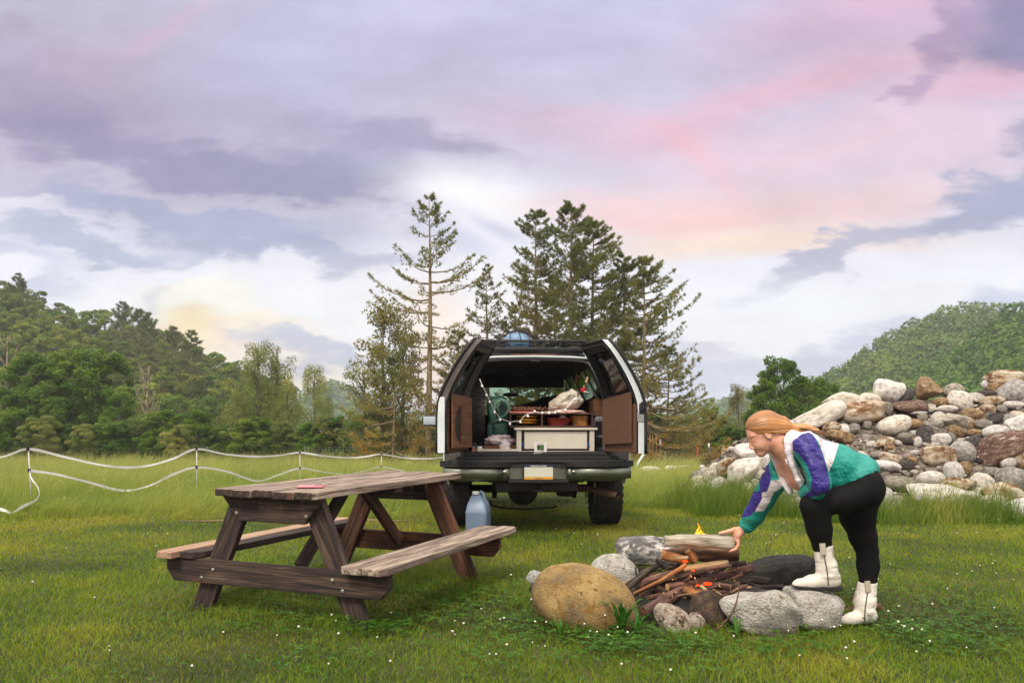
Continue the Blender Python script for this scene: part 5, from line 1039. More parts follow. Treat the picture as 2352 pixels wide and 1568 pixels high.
# hanging ornaments
q = MB(); hp_ = [V(1275, 360, .40), V(1262, 420, .36), V(1255, 445, .34), V(1245, 475, .33), V(1235, 495, .32)]; q.tube(hp_, .003, 5); q.cur = 1
for cy, cx, r_ in ((425, 1260, .012), (436, 1258, .014), (452, 1253, .015), (490, 1237, .014)): q.ball(tuple(V(cx, cy, .34)), r_, 10)
q.cur = 2; q.ball(tuple(V(1230, 512, .32)), .03, 12, (1.1, .8, .75)); q.loft([[tuple(V(1205, 520, .32)), tuple(V(1212, 530, .30)), tuple(V(1215, 518, .30))], [tuple(V(1235, 505, .33)), tuple(V(1240, 530, .30)), tuple(V(1250, 515, .29))]], True, True)
q.cur = 3; q.tube([V(1215, 522, .31), V(1272, 530, .28)], .006, 6)
o = q.build('bead_ornament', [m_rust, mat('wooden_bead', [(176, 140, 92), (206, 178, 134)], rough=.5), mat('red_felt', [(176, 22, 34)], rough=.9), mat('white_tip', [(216, 208, 196)])]); o.matrix_world = CM; tag(o, 'string of wooden beads ending in a red felt bird at the right of the opening', 'ornament')
q = MB(); q.tube([V(1175, 350, .6), V(1178, 420, .6), V(1180, 500, .6)], .004, 5); q.ball(tuple(V(1180, 415, .6)), .02, 8); q.ball(tuple(V(1200, 412, .6)), .022, 8, (1.4, .7, .6)); q.tube([V(1198, 420, .6), V(1216, 445, .6)], .005, 5); q.ball(tuple(V(1170, 455, .6)), .012, 8); o = q.build('dried_garland', mat('dry_garland', [(96, 58, 36), (156, 110, 60)], scale=30)); o.matrix_world = CM; tag(o, 'brown dried garland hanging left of the bead ornament', 'ornament')
# wooden box at the right
q = MB(); p0, p1 = V(1303, 578, .45), V(1385, 702, .45); q.box(((p0.x+p1.x)/2+.02, .60, (p0.z+p1.z)/2), (p1.x-p0.x+.04, .40, p0.z-p1.z)); o = q.build('wooden_box', m_ply, bevel=.004); o.matrix_world = CM; tag(o, 'brown wooden box wedged above the grey vent panel', 'box')
# display sign
sg = incar('display_card', 'small white stand-up card with a green screen emblem leaning on the white cabinet', 'sign'); s0, s1 = V(870, 896, -.02), V(962, 969, -.02); sx, sz = (s0.x+s1.x)/2, (s0.z+s1.z)/2; m_cw = mat('white_card', [(214, 210, 206)], rough=.5)
q = MB(); q.box((sx, -.012, sz), (s1.x-s0.x, .006, s0.z-s1.z)); q.build('card', m_cw, sg, bevel=.001)
q = MB(); q.box((sx-.002, -.018, sz-.002), (.068, .005, .050)); q.build('screen', mat('dark_green_face', [(36, 44, 36)], rough=.3), sg, bevel=.002)
m_gr = mat('green_emblem', [(96, 156, 70)], rough=.4); q = MB(); q.box((sx, -.0225, sz+.009), (.040, .003, .006)); q.box((sx+.017, -.0225, sz-.002), (.006, .003, .018)); q.box((sx, -.0225, sz-.014), (.040, .003, .005)); q.build('emblem', m_gr, sg)
text('lettering', 'ZUNAO', .017, (sx-.002, -.0165, sz+.037), mat('grey_print', [(130, 126, 116)]), sg); q = MB(); q.box((sx+.008, -.017, sz-.036), (.016, .002, .004)); q.box((sx+.028, -.017, sz-.036), (.016, .002, .004)); q.build('print_marks', m_blk, sg)
# backpack
bp_ = incar('backpack', 'green hiking backpack with grey-green padded straps standing left of the cabinet', 'backpack'); m_bg = mat('dark_green_nylon', [(18, 56, 46), (34, 82, 68)], scale=7, rough=.55, bump=.5, bscale=12); m_bs = mat('sage_padding', [(66, 98, 82), (96, 128, 108)], scale=9, rough=.8, bump=.3)
def blob(pos, sc, mt, name, parent, seed=0, amp=.12, sub=4):
    bm = bmesh.new(); bmesh.ops.create_icosphere(bm, subdivisions=sub, radius=1)
    for v_ in bm.verts:
        c = v_.co.copy(); s_ = (abs(c.x)**3+abs(c.y)**3+abs(c.z)**3)**(-1/3); d = s_*(1+amp*mnoise.noise(c*2.2+Vector((seed, 0, 0)))+amp*.4*mnoise.noise(c*6)); v_.co = Vector((c.x*sc[0], c.y*sc[1], c.z*sc[2]))*d
    me = bpy.data.meshes.new(name); bm.to_mesh(me); bm.free(); me.polygons.foreach_set('use_smooth', [True]*len(me.polygons)); return link(name, me, mt, parent, Matrix.Translation(pos))
blob(V(605, 690, .42), (.115, .10, .19), m_bg, 'pack_body', bp_, 1); blob(V(620, 808, .22), (.085, .06, .072), m_bg, 'pocket', bp_, 2); blob(V(545, 815, .24), (.035, .05, .08), m_bg, 'side_pocket', bp_, 3)
q = MB(); q.tube([V(600, 780, .3), V(575, 700, .28), V(585, 610, .28), V(630, 582, .27), V(672, 605, .26), V(685, 650, .26), V(660, 700, .25), V(600, 735, .22), V(548, 760, .2)], [.02, .022, .026, .028, .028, .026, .024, .024, .018], 10, flat=.5); q.build('shoulder_strap', m_bs, bp_)
q = MB(); q.tube([V(620, 700, .27), V(600, 640, .28), V(620, 600, .27)], [.02, .024, .02], 10, flat=.5); q.build('shoulder_strap', m_bs, bp_)
# tray with linen, block, mug
q = MB(); t0, t1 = V(498, 920, .12), V(728, 962, .12); q.box(((t0.x+t1.x)/2, .24, (t0.z+t1.z)/2), (t1.x-t0.x, .25, t0.z-t1.z)); 
for k in range(3): q.box(((t0.x+t1.x)/2, .113, t1.z+.012+k*.018), (t1.x-t0.x, .006, .010))
o = q.build('wooden_tray', m_ply, bevel=.003); o.matrix_world = CM; tag(o, 'ribbed brown wooden tray under the white linen', 'tray')
o = drape('linen', V(618, 880, .22), mat('white_linen', [(196, 178, 182), (216, 204, 204)], scale=4, rough=.95, bump=.6, bscale=9), 'crumpled white linen cloth spilling over the wooden tray', 'cloth', 12, (.145, .10, .055), .45, 5)
o2 = drape('linen_fold', V(650, 930, .08), o.data.materials[0], 'x', 'cloth', 15, (.05, .03, .06), .4, 4); o2.parent = o; o2.matrix_world = CM @ Matrix.Translation(V(650, 925, .09)); del o2['label']; del o2['category']
q = MB(); p = V(428, 957, .08); q.box(tuple(p), (.045, .045, .035)); q.cur = 1
for k in range(3): q.tube([p+Vector((-.012+.012*k, 0, .015)), p+Vector((-.012+.012*k, 0, .04))], .0025, 6)
o = q.build('wooden_block', [mat('light_wood', [(176, 112, 62)], rough=.7), m_cw]); o.matrix_world = CM; tag(o, 'small orange-brown wooden block holding white sticks', 'block')
q = MB(); p = V(467, 948, .08); q.lathe([(.0, -.03), (.026, -.03), (.028, .03), (.024, .03), (.022, -.02), (0, -.02)], 20, Matrix.Translation(p)); o = q.build('cup', m_cw); o.matrix_world = CM; tag(o, 'small white cup beside the wooden block', 'cup')
q = MB(); p = V(425, 915, .2); q.box(tuple(p), (.07, .1, .05)); o = q.build('black_pouch', m_plas, bevel=.01); o.matrix_world = CM; tag(o, 'small black pouch behind the wooden block', 'pouch')
# string lights
sl_ = incar('string_lights', 'string of small white globe lights looping across the boot opening', 'string lights'); wp_ = [(468, 432), (487, 480), (520, 545), (545, 600), (577, 665), (620, 722), (690, 748), (765, 740), (800, 700), (825, 686), (872, 676), (928, 680), (978, 682), (1020, 678), (1060, 660), (1100, 652), (1140, 620), (1168, 580)]
q = MB(); dd = [(.02 if i < 9 else .06) for i in range(len(wp_))]; q.tube([V(cx, cy, d) for (cx, cy), d in zip(wp_, dd)], .0035, 6); q.build('wire', m_cw, sl_)
m_globe, t = newmat('globe_bulb'); bs = t.nodes.new('ShaderNodeBsdfPrincipled'); bs.inputs['Base Color'].default_value = (.85, .82, .84, 1); bs.inputs['Emission Color'].default_value = (1, .95, .95, 1); bs.inputs['Emission Strength'].default_value = .12; bs.inputs['Roughness'].default_value = .3; oo = t.nodes.new('ShaderNodeOutputMaterial'); t.links.new(bs.outputs[0], oo.inputs[0])
bm0 = None
for cx, cy in ((486, 484), (519, 551), (542, 600), (577, 675), (618, 732), (690, 762), (768, 748), (822, 705), (872, 670), (928, 680), (978, 682), (1022, 678), (1100, 662), (1170, 580), (1055, 668)):
    p = V(cx, cy, .015 if cx < 850 else .055)
    if bm0 is None: q = MB(); q.ball((0, 0, 0), .0125, 12); bm0 = q.build('bulb', m_globe, sl_, Matrix.Translation(p))
    else: c = bm0.copy(); COL.objects.link(c); c.parent = sl_; c.matrix_basis = Matrix.Translation(p)
# ------------------------------------------------------------------ person
def Q5(cx, cy, Y): return at(1617+cx*.3516, 906.5+cy*.3516, Y)
def H6(cx, cy, Y): return at(1555.7+.19791*cx, 918.7+.19791*cy, Y)
class SDF:
    """smooth union of rounded cones and ellipsoids, meshed by surface nets"""
    def __init__(s, lo, hi, h): s.lo = np.array(lo, float); s.h = h; s.n = np.ceil((np.array(hi)-s.lo)/h).astype(int)+1; s.F = np.full(s.n, .05, np.float32)
    def block(s, lo, hi):
        a = np.clip(np.floor((np.array(lo)-s.lo)/s.h).astype(int), 0, s.n-1); b = np.clip(np.ceil((np.array(hi)-s.lo)/s.h).astype(int)+1, 1, s.n)
        if (b <= a).any(): return None, None
        g = [(s.lo[i]+s.h*np.arange(a[i], b[i])).astype(np.float32) for i in range(3)]; return tuple(slice(a[i], b[i]) for i in range(3)), np.meshgrid(*g, indexing='ij')
    def put(s, d, sl, k, sub):
        f = s.F[sl]
        if sub: h = np.clip(.5-.5*(f+d)/k, 0, 1); s.F[sl] = f+(-d-f)*h+k*h*(1-h)
        else: h = np.clip(.5+.5*(f-d)/k, 0, 1); s.F[sl] = f+(d-f)*h-k*h*(1-h)
        return s
    def cone(s, a, b, ra, rb, k=.02, sub=False, ys=1.0):
        a, b = np.array(a, float), np.array(b, float); m = max(ra, rb)*max(1, ys)+2*k+.01; sl, G = s.block(np.minimum(a, b)-m, np.maximum(a, b)+m)
        if sl is None: return s
        ba = b-a; bas = ba.copy(); bas[1] /= ys; L2 = (bas*bas).sum(); px, py, pz = G[0]-a[0], (G[1]-a[1])/ys, G[2]-a[2]
        t = np.clip((px*bas[0]+py*bas[1]+pz*bas[2])/max(L2, 1e-9), 0, 1); d = np.sqrt((px-t*bas[0])**2+(py-t*bas[1])**2+(pz-t*bas[2])**2)-(ra+(rb-ra)*t); return s.put(d, sl, k, sub)
    def chain(s, P, k=.02, ys=1.0, sub=False):
        for (a, ra), (b, rb) in zip(P[:-1], P[1:]): s.cone(a, b, ra, rb, k, sub, ys)
        return s
    def ell(s, c, r, k=.02, ang=0, sub=False):
        """ellipsoid, first axis turned by ang in the xz plane"""
        c = np.array(c, float); m = max(r)+2*k+.01; sl, G = s.block(c-m, c+m)
        if sl is None: return s
        x, y, z = G[0]-c[0], G[1]-c[1], G[2]-c[2]; ca, sa = math.cos(ang), math.sin(ang); x, z = x*ca+z*sa, -x*sa+z*ca
        k0 = np.sqrt((x/r[0])**2+(y/r[1])**2+(z/r[2])**2); k1 = np.sqrt((x/r[0]**2)**2+(y/r[1]**2)**2+(z/r[2]**2)**2); return s.put(k0*(k0-1)/np.maximum(k1, 1e-6), sl, k, sub)
    def grid(s): return np.meshgrid(*[s.lo[i]+s.h*np.arange(s.n[i]) for i in range(3)], indexing='ij')
    def mesh(s):
        F = s.F; I = F < 0; n = np.array(F.shape)-1; cnt = np.zeros(n, np.int8)
        for c in range(8): cnt += I[c & 1:n[0]+(c & 1), c >> 1 & 1:n[1]+(c >> 1 & 1), c >> 2:n[2]+(c >> 2)]
        act = (cnt > 0) & (cnt < 8); idx = -np.ones(n, np.int64); ij = np.argwhere(act); idx[act] = np.arange(len(ij)); acc = np.zeros((len(ij), 3)); w_ = np.zeros(len(ij))
        for ax in range(3):
            o1, o2 = [i for i in range(3) if i != ax]
            for q in range(4):
                p = ij.copy(); p[:, o1] += q & 1; p[:, o2] += q >> 1; r_ = p.copy(); r_[:, ax] += 1; fa = F[tuple(p.T)]; fb = F[tuple(r_.T)]; m = (fa < 0) != (fb < 0)
                t = np.where(m, fa/np.where(m, fa-fb, 1), 0); pos = p-ij+0.; pos[:, ax] += t; acc += pos*m[:, None]; w_ += m
        V = s.lo+(ij+acc/w_[:, None])*s.h; Fc = []
        for ax in range(3):
            o1, o2 = (ax+1) % 3, (ax+2) % 3; a = np.take(I, range(n[ax]), ax); b = np.take(I, range(1, n[ax]+1), ax); e = np.argwhere(a != b); e = e[(e[:, o1] > 0) & (e[:, o2] > 0) & (e[:, o1] < n[o1]) & (e[:, o2] < n[o2])]
            ins = I[tuple(e.T)]; q = []
            for d1, d2 in ((0, 0), (1, 0), (1, 1), (0, 1)): c = e.copy(); c[:, o1] -= d1; c[:, o2] -= d2; q.append(idx[tuple(c.T)])
            q = np.stack(q, 1); q[~ins] = q[~ins][:, ::-1]; Fc.append(q)
        return V, np.concatenate(Fc)
def relax(V, F, it=2, lam=.5):
    for _ in range(it):
        S = np.zeros_like(V); c = np.zeros(len(V))
        for i in range(4):
            for j in (1, 3): np.add.at(S, F[:, i], V[F[:, (i+j) % 4]]); np.add.at(c, F[:, i], 1)
        V = V+lam*(S/np.maximum(c, 1)[:, None]-V)
    return V
def inpoly(px, py, poly):
    r_ = np.zeros(len(px), bool); n = len(poly); j = n-1
    for i in range(n):
        xi, yi = poly[i]; xj, yj = poly[j]; c = ((yi > py) != (yj > py)) & (px < (xj-xi)*(py-yi)/(yj-yi+1e-12)+xi); r_ ^= c; j = i
    return r_
def to6(P): px = 1176+FPX*P[:, 0]/P[:, 1]; py = HY-FPX*(P[:, 2]-CAMH)/P[:, 1]; return (px-1555.7)/.19791, (py-918.7)/.19791
per = empty('person', (2.0, 4.55, 0), 0, 'woman with red-blonde ponytail, colour-block windbreaker, black leggings and white boots bending over the fire', 'person')
PI_ = per.matrix_basis.copy(); 
def pmesh(name, V, F, mats, mi=None, smooth=True):
    return mesh_np(name, np.asarray(V)-np.array([2.0, 4.55, 0]), F, mats, per, smooth, mi)
m_skin = mat('skin', [(196, 134, 108), (212, 156, 130), (222, 172, 148)], scale=14, rough=.5, spots=[((200, 122, 98), 9, .62)], bump=.06, bscale=160)
m_skin.node_tree.nodes['Principled BSDF'].inputs['Subsurface Weight'].default_value = .12; m_skin.node_tree.nodes['Principled BSDF'].inputs['Subsurface Radius'].default_value = (.01, .004, .002); m_skin.node_tree.nodes['Principled BSDF'].inputs['Subsurface Scale'].default_value = 1
def cloth(name, c, r=.42, b=.9): return mat(name, c, scale=7, rough=r, bump=b, bscale=9, bstretch=(1, 1, 2.2), bdetail=4, sheen=.0)
m_teal = cloth('teal_nylon', [(14, 128, 116), (24, 146, 132)]); m_purp = cloth('purple_nylon', [(42, 30, 112), (58, 44, 138)]); m_whit = cloth('white_nylon', [(206, 198, 204), (222, 214, 216)])
m_leg = mat('black_leggings', [(8, 7, 8), (14, 12, 13)], scale=6, spec=.2, rough=.8, bump=.15, bscale=14)
m_hair = leafmat('red_blonde_hair', (96, 58, 34), (178, 114, 62), (228, 176, 112), trans=.0, nscale=.01, rough=.4, spec=.6, rnd=0)
m_hair_old = mat('red_blonde_hair', [(128, 74, 36), (196, 124, 62), (222, 158, 92)], scale=4, stretch=(1.6, 60, 60), rough=.42, bump=.18, bscale=4, bstretch=(1.6, 90, 90), detail=3, nrough=.5)
m_boot = mat('white_leather', [(196, 188, 174), (220, 214, 202)], scale=6, rough=.5, bump=.35, bscale=16, spots=[((150, 132, 106), 7, .585), ((120, 104, 84), 16, .66)], bstretch=(1, 1, 2.5))
m_cut_z = mat('zip_teeth', [(120, 120, 118)], rough=.4)
YC = 4.53; E0 = H6(1005, 400, YC); fx, fz, ux, uz = -.93, -.36, -.36, .93
def HF(f, u_, y): return Vector((E0.x+f*fx+u_*ux, YC+y, E0.z+f*fz+u_*uz))
ANG = math.atan2(fz, fx)
# skin: head, neck, chest, right arm and hand in one surface
S = SDF((1.20, 4.34, .30), (1.98, 5.02, 1.36), .0034)
S.ell(HF(-.010, .042, 0), (.097, .074, .084), .01, ANG)
S.ell(HF(.038, -.012, 0), (.050, .056, .070), .03, ANG)
S.cone(HF(-.005, -.052, -.03), HF(.050, -.088, -.008), .030, .020, .03).cone(HF(-.005, -.052, .03), HF(.050, -.088, .008), .030, .020, .03)
S.ell(HF(.052, -.092, 0), (.016, .020, .014), .02, ANG)
for s in (-1, 1):
    S.ell(HF(.052, -.040, s*.030), (.026, .022, .026), .025, ANG); S.ell(HF(.072, .022, s*.026), (.012, .024, .008), .012, ANG); S.ell(HF(.066, -.006, s*.031), (.015, .015, .013), .007, ANG)
    S.ell(HF(.084, -.052, s*.011), (.010, .008, .008), .008, ANG)
S.cone(HF(.078, .014, 0), HF(.096, -.043, 0), .0075, .0105, .010)
S.ell(HF(.072, -.068, 0), (.012, .020, .0075), .008, ANG).ell(HF(.068, -.080, 0), (.012, .018, .0075), .008, ANG)
S.chain([(HF(-.03, -.03, 0), .058), (H6(1200, 520, YC), .062), (H6(1340, 600, YC+.01), .072)], .03)
S.chain([(H6(1360, 620, YC+.01), .085), (H6(1460, 860, YC+.02), .098)], .05, 1.25)
# ear
S.ell(HF(.000, .000, -.074), (.018, .010, .030), .006, ANG+.25).ell(HF(.002, .002, -.086), (.010, .008, .018), .004, ANG+.25, True)
S.ell(HF(.000, .000, .074), (.018, .010, .030), .006, ANG-.25)
# right arm inside the sleeve, wrist, palm, fingers
S.chain([(H6(1250, 760, 4.62), .055), (H6(1110, 960, 4.68), .045), (H6(1010, 1150, 4.76), .040), (H6(880, 1330, 4.85), .034), (Q5(268, 858, 4.90), .026)], .02)
wr = Q5(268, 858, 4.90); pc = Q5(222, 905, 4.93)
S.cone(wr, pc, .025, .027, .02, ys=1.2); S.cone(pc, Q5(212, 945, 4.94), .024, .022, .02, ys=1.75)
S.chain([(Q5(240, 880, 4.915), .020), (Q5(200, 880, 4.925), .0155), (Q5(150, 893, 4.93), .0115), (Q5(104, 902, 4.935), .0085)], .008)          # thumb over the log
for i, (dy, l_) in enumerate(((-.034, .93), (-.012, 1.03), (.011, 1.0), (.032, .85))):
    k1 = Q5(214, 948, 4.94)+Vector((0, dy, 0)); k2 = Q5(214+2*i, 948+30*l_, 4.94)+Vector((0, dy*1.05, 0)); k3 = Q5(196, 950+54*l_, 4.94)+Vector((0, dy*1.05, 0)); k4 = Q5(166, 955+62*l_, 4.94)+Vector((0, dy, 0))
    S.chain([(k1, .0115), (k2, .0105), (k3, .0095), (k4, .0080)], .003)
V_, F_ = S.mesh(); V_ = relax(V_, F_, 1, .35)
# open collar line: leave the mesh whole
pmesh('body', V_, F_, m_skin)
for s in (-1, 1):      # lashes, brow
    q = MB(); q.tube([HF(.064, -.010, s*.045)-Vector((2.0, 4.55, 0)), HF(.079, -.011, s*.036)-Vector((2.0, 4.55, 0)), HF(.0825, -.010, s*.027)-Vector((2.0, 4.55, 0))], .0026, 5); q.build('eyelash', mat('lash', [(46, 28, 20)]), per)
    q = MB(); q.tube([HF(.068, .026, s*.050)-Vector((2.0, 4.55, 0)), HF(.083, .031, s*.034)-Vector((2.0, 4.55, 0)), HF(.087, .026, s*.018)-Vector((2.0, 4.55, 0))], .0022, 5); q.build('eyebrow', mat('brow_hair', [(158, 104, 66)]), per)
q = MB(); q.tube([HF(.077, -.0745, -.020)-Vector((2.0, 4.55, 0)), HF(.0835, -.0742, -.006)-Vector((2.0, 4.55, 0)), HF(.0835, -.0742, .006)-Vector((2.0, 4.55, 0))], .0022, 5); q.build('lips', mat('lip', [(168, 88, 76)], rough=.4), per)
# hair
S = SDF((1.26, 4.40, .88), (2.22, 4.66, 1.42), .003)
S.ell(HF(-.012, .044, 0), (.104, .080, .090), .01, ANG); S.chain([(HF(-.05, .02, 0), .080), (HF(-.12, .0, 0), .046), (H6(1300, 325, YC), .020)], .05)
G = S.grid(); hf = (G[0]-E0.x)*fx+(G[2]-E0.z)*fz; hu = (G[0]-E0.x)*ux+(G[2]-E0.z)*uz; lineu = np.interp(hf, [-.20, -.135, -.024, .012, .047, .087, .12], [-.060, -.045, .002, .016, .024, .072, .16])
S.F = np.maximum(S.F, ((lineu-hu)*.75).astype(np.float32))
S.chain([(H6(1290, 325, YC), .018), (H6(1345, 325, YC-.01), .026), (H6(1470, 335, YC-.03), .030), (H6(1600, 365, YC-.04), .020), (H6(1720, 392, YC-.04), .006)], .012)
V_, F_ = S.mesh(); V_ = relax(V_, F_, 2); dl_ = np.array([fbm(V_*[3, 60, 60], 1, 2)]).T*.0006; V_ = V_+dl_*np.array([0, -.6, .8]); 
a0_ = np.array(H6(800, 345, YC)); a1_ = np.array(H6(1315, 320, YC)); ax0 = (a1_-a0_)/np.linalg.norm(a1_-a0_); rel = V_-a0_; al = rel@ax0; al = np.minimum(al, np.linalg.norm(a1_-a0_)); pp_ = rel-al[:, None]*ax0; phi = np.arctan2(pp_[:, 1], pp_[:, 2]+.0)
st_ = fbm(np.stack([phi*11, al*5], 1), 1, 3)*.55+fbm(np.stack([phi*34, al*9], 1), 1, 2)*.30; hv = np.clip(.45+st_+(al-.12)*1.6, -.2, 1.2)
rad_ = V_-(a0_+al[:, None]*ax0); rad_ /= np.maximum(np.linalg.norm(rad_, axis=1)[:, None], 1e-6); V_ = V_+rad_*(st_*.0032)[:, None]
mesh_np('hair', V_-np.array([2.0, 4.55, 0]), F_, m_hair, per, True, attr=hv)
q = MB()
for i in range(9): a = 2*PI*i/9; c = H6(1318, 312, YC); q.ball(tuple(c-Vector((2, 4.55, 0))+Vector((.006*math.sin(i*2), math.cos(a)*.020, math.sin(a)*.028))), .014, 8, (1, 1, 1))
q.build('hair_tie', m_whit, per)
q = MB(); r_h = random.Random(8)
for k in range(26):
    y_ = r_h.uniform(-.05, .03); p0 = H6(1345+r_h.uniform(-10, 10), 325+r_h.uniform(-25, 30), YC+y_*.4); q.tube([p0-Vector((2, 4.55, 0)), H6(1500, 335+r_h.uniform(-34, 34), YC-.03+y_)-Vector((2, 4.55, 0)), H6(1650+r_h.uniform(-40, 40), 372+r_h.uniform(-26, 26), YC-.04+y_*1.3)-Vector((2, 4.55, 0)), H6(1730+r_h.uniform(-30, 50), 396+r_h.uniform(-20, 22), YC-.04+y_*1.5)-Vector((2, 4.55, 0))], [.004, .003, .002, .0008], 4)
q.build('loose_hair', m_hair, per)
# jacket
S = SDF((1.30, 4.16, .45), (2.42, 5.0, 1.30), .0042)
S.chain([(H6(1400, 600, YC), .094), (H6(1600, 725, YC), .128), (H6(1850, 755, YC), .112), (H6(2050, 815, YC), .096), (H6(2140, 835, YC), .090)], .03, 1.25)
S.chain([(H6(1310, 480, YC), .075), (H6(1420, 560, YC), .11)], .04, 1.15)
S.ell(H6(1700, 890, YC), (.14, .14, .09), .03, -.5); S.ell(H6(2030, 865, YC), (.13, .16, .078), .03, .45)
fs_ = [(H6(1230, 770, 4.62), .080), (H6(1130, 940, 4.68), .070), (H6(1015, 1130, 4.76), .066), (H6(900, 1320, 4.85), .060), (H6(850, 1395, 4.885), .055)]
S.chain(fs_, .02); S.cone(H6(842, 1412, 4.89), H6(815, 1450, 4.90), .049, .047, .006)
ns_ = [(H6(1500, 530, 4.36), .078), (H6(1610, 770, 4.31), .064), (H6(1655, 960, 4.30), .062), (H6(1600, 1040, 4.36), .052), (H6(1500, 1075, 4.47), .042)]
S.chain(ns_, .012)
# open front: cut a channel down the chest, then lay collar and plackets over its rims
S.chain([(H6(1110, 480, YC), .10), (H6(1180, 700, YC+.01), .075), (H6(1290, 880, YC+.02), .052), (H6(1400, 1060, YC+.02), .04)], .012, 1.1, True)
S.chain([(H6(1180, 400, YC), .085), (H6(1215, 560, YC), .07)], .01, 1.1, True)
S.chain([(H6(1325, 375, YC-.03), .022), (H6(1285, 480, YC-.075), .024), (H6(1300, 600, YC-.09), .022), (H6(1350, 760, YC-.10), .024), (H6(1430, 920, YC-.10), .024), (H6(1465, 1020, YC-.09), .018)], .01, .6)
S.chain([(H6(1325, 375, YC), .022), (H6(1310, 400, YC+.06), .024), (H6(1200, 560, YC+.10), .022), (H6(1110, 655, YC+.10), .022), (H6(1190, 800, YC+.09), .032), (H6(1250, 950, YC+.08), .026), (H6(1310, 1060, YC+.06), .016)], .01, .6)
G = None
V_, F_ = S.mesh(); V_ = relax(V_, F_, 2)
# folds
def folds(V, amp=.006):
    a_ = .55; Vr = np.stack([V[:, 0]*math.cos(a_)+V[:, 2]*math.sin(a_), V[:, 1], -V[:, 0]*math.sin(a_)+V[:, 2]*math.cos(a_)], 1); n_ = fbm(Vr*[18, 7, 6], 1, 3, 2.); r_ = (1-np.abs(n_)*3.2); r_ = np.clip(r_, -1, 1); ce = V.mean(0); d = V-np.array([ce[0], ce[1], ce[2]]); d /= np.linalg.norm(d, axis=1)[:, None]; return V+d*(amp*r_)[:, None]
V_ = folds(V_, .0075)
C = V_[F_].mean(1); cx, cy = to6(C)
# distance to sleeve axes decides which faces are sleeves
def dchain(P, ch):
    D_ = np.full(len(P), 9.)
    for (a, ra), (b, rb) in zip(ch[:-1], ch[1:]): a, b = np.array(a), np.array(b); ba = b-a; t = np.clip(((P-a)@ba)/(ba@ba), 0, 1); D_ = np.minimum(D_, np.linalg.norm(P-a-t[:, None]*ba, axis=1)-(ra+(rb-ra)*t))
    return D_
sl_n = dchain(C, ns_) < .012; sl_f = (dchain(C, fs_+[(H6(815, 1450, 4.90), .047)]) < .014) & (C[:, 1] > 4.54)
mi = np.zeros(len(C), int)          # 0 teal 1 purple 2 white
wb = inpoly(cx, cy, [(1240, 330), (1560, 330), (1860, 380), (1870, 450), (1870, 520), (1810, 720), (1755, 830), (1700, 640), (1640, 480), (1560, 385), (1440, 400), (1350, 480), (1345, 620), (1240, 620)])
mi[wb & (C[:, 1] < 4.75)] = 2
pl_ = inpoly(cx, cy, [(1250, 340), (1380, 340), (1345, 500), (1345, 640), (1420, 800), (1510, 1030), (1460, 1070), (1400, 1010), (1340, 870), (1300, 760), (1235, 690), (1230, 540)])
mi[pl_ & ~sl_n] = 2
fp_ = inpoly(cx, cy, [(1040, 640), (1110, 600), (1260, 560), (1260, 760), (1310, 950), (1340, 1100), (1290, 1090), (1200, 960), (1135, 780), (1090, 690)])
mi[fp_ & ~sl_n & (C[:, 1] > 4.45)] = 2
pn = inpoly(cx, cy, [(1335, 480), (1440, 395), (1530, 370), (1590, 420), (1680, 600), (1740, 800), (1775, 960), (1765, 1075), (1480, 1140), (1480, 1080), (1545, 1050), (1560, 900), (1500, 745), (1390, 610), (1340, 580)])
mi[pn & (sl_n | (cy > 950)) & (C[:, 1] < 4.5)] = 1
pf = inpoly(cx, cy, [(980, 700), (1050, 720), (1090, 900), (1040, 1060), (975, 1070), (985, 1140), (900, 1290), (840, 1345), (740, 1360), (820, 1200), (860, 1050), (950, 1060)]); wf = inpoly(cx, cy, [(1090, 930), (1200, 915), (1215, 1010), (1120, 1070), (1060, 1200), (1000, 1290), (880, 1290), (960, 1160), (985, 1070), (1040, 1060)])
mi[sl_f & wf & ~fp_] = 2; mi[sl_f & pf & ~fp_] = 1
pmesh('jacket', V_, F_, [m_teal, m_purp, m_whit], mi)
q = MB(); O_ = Vector((2, 4.55, 0)); q.tube([H6(a, b, y)-O_ for a, b, y in ((1505, 1035, 4.41), (1460, 960, 4.405), (1400, 830, 4.40), (1355, 690, 4.405), (1345, 560, 4.41))], .0022, 5); q.build('zip', m_cut_z, per)
q = MB(); ce = H6(815, 1450, 4.90)-Vector((2, 4.55, 0)); ax_ = (H6(815, 1450, 4.90)-H6(850, 1395, 4.885)).normalized(); s1 = ax_.cross(Vector((0, 1, 0))).normalized(); s2 = ax_.cross(s1)
for k in range(3): q.tube([ce+ax_*(-.03+.014*k)+(s1*math.cos(a)+s2*math.sin(a))*(.0475+.001*k) for a in np.linspace(0, 2*PI, 24, endpoint=False)], .0048, 6, closed=True)
q.build('cuff', m_teal, per)
q = MB(); q.tube([H6(a, b, y)-Vector((2, 4.55, 0)) for a, b, y in ((1255, 680, 4.44), (1270, 730, 4.43), (1300, 775, 4.43), (1290, 720, 4.44), (1262, 690, 4.44))], .0028, 6); q.build('drawcord', m_whit, per)
# tank top
S = SDF((1.72, 4.36, .62), (2.0, 4.74, .92), .004); S.chain([(H6(1480, 1000, YC+.02), .083), (H6(1600, 1010, YC+.02), .085)], .02, 1.3); V_, F_ = S.mesh(); pmesh('tank_top', relax(V_, F_, 1), F_, m_leg)
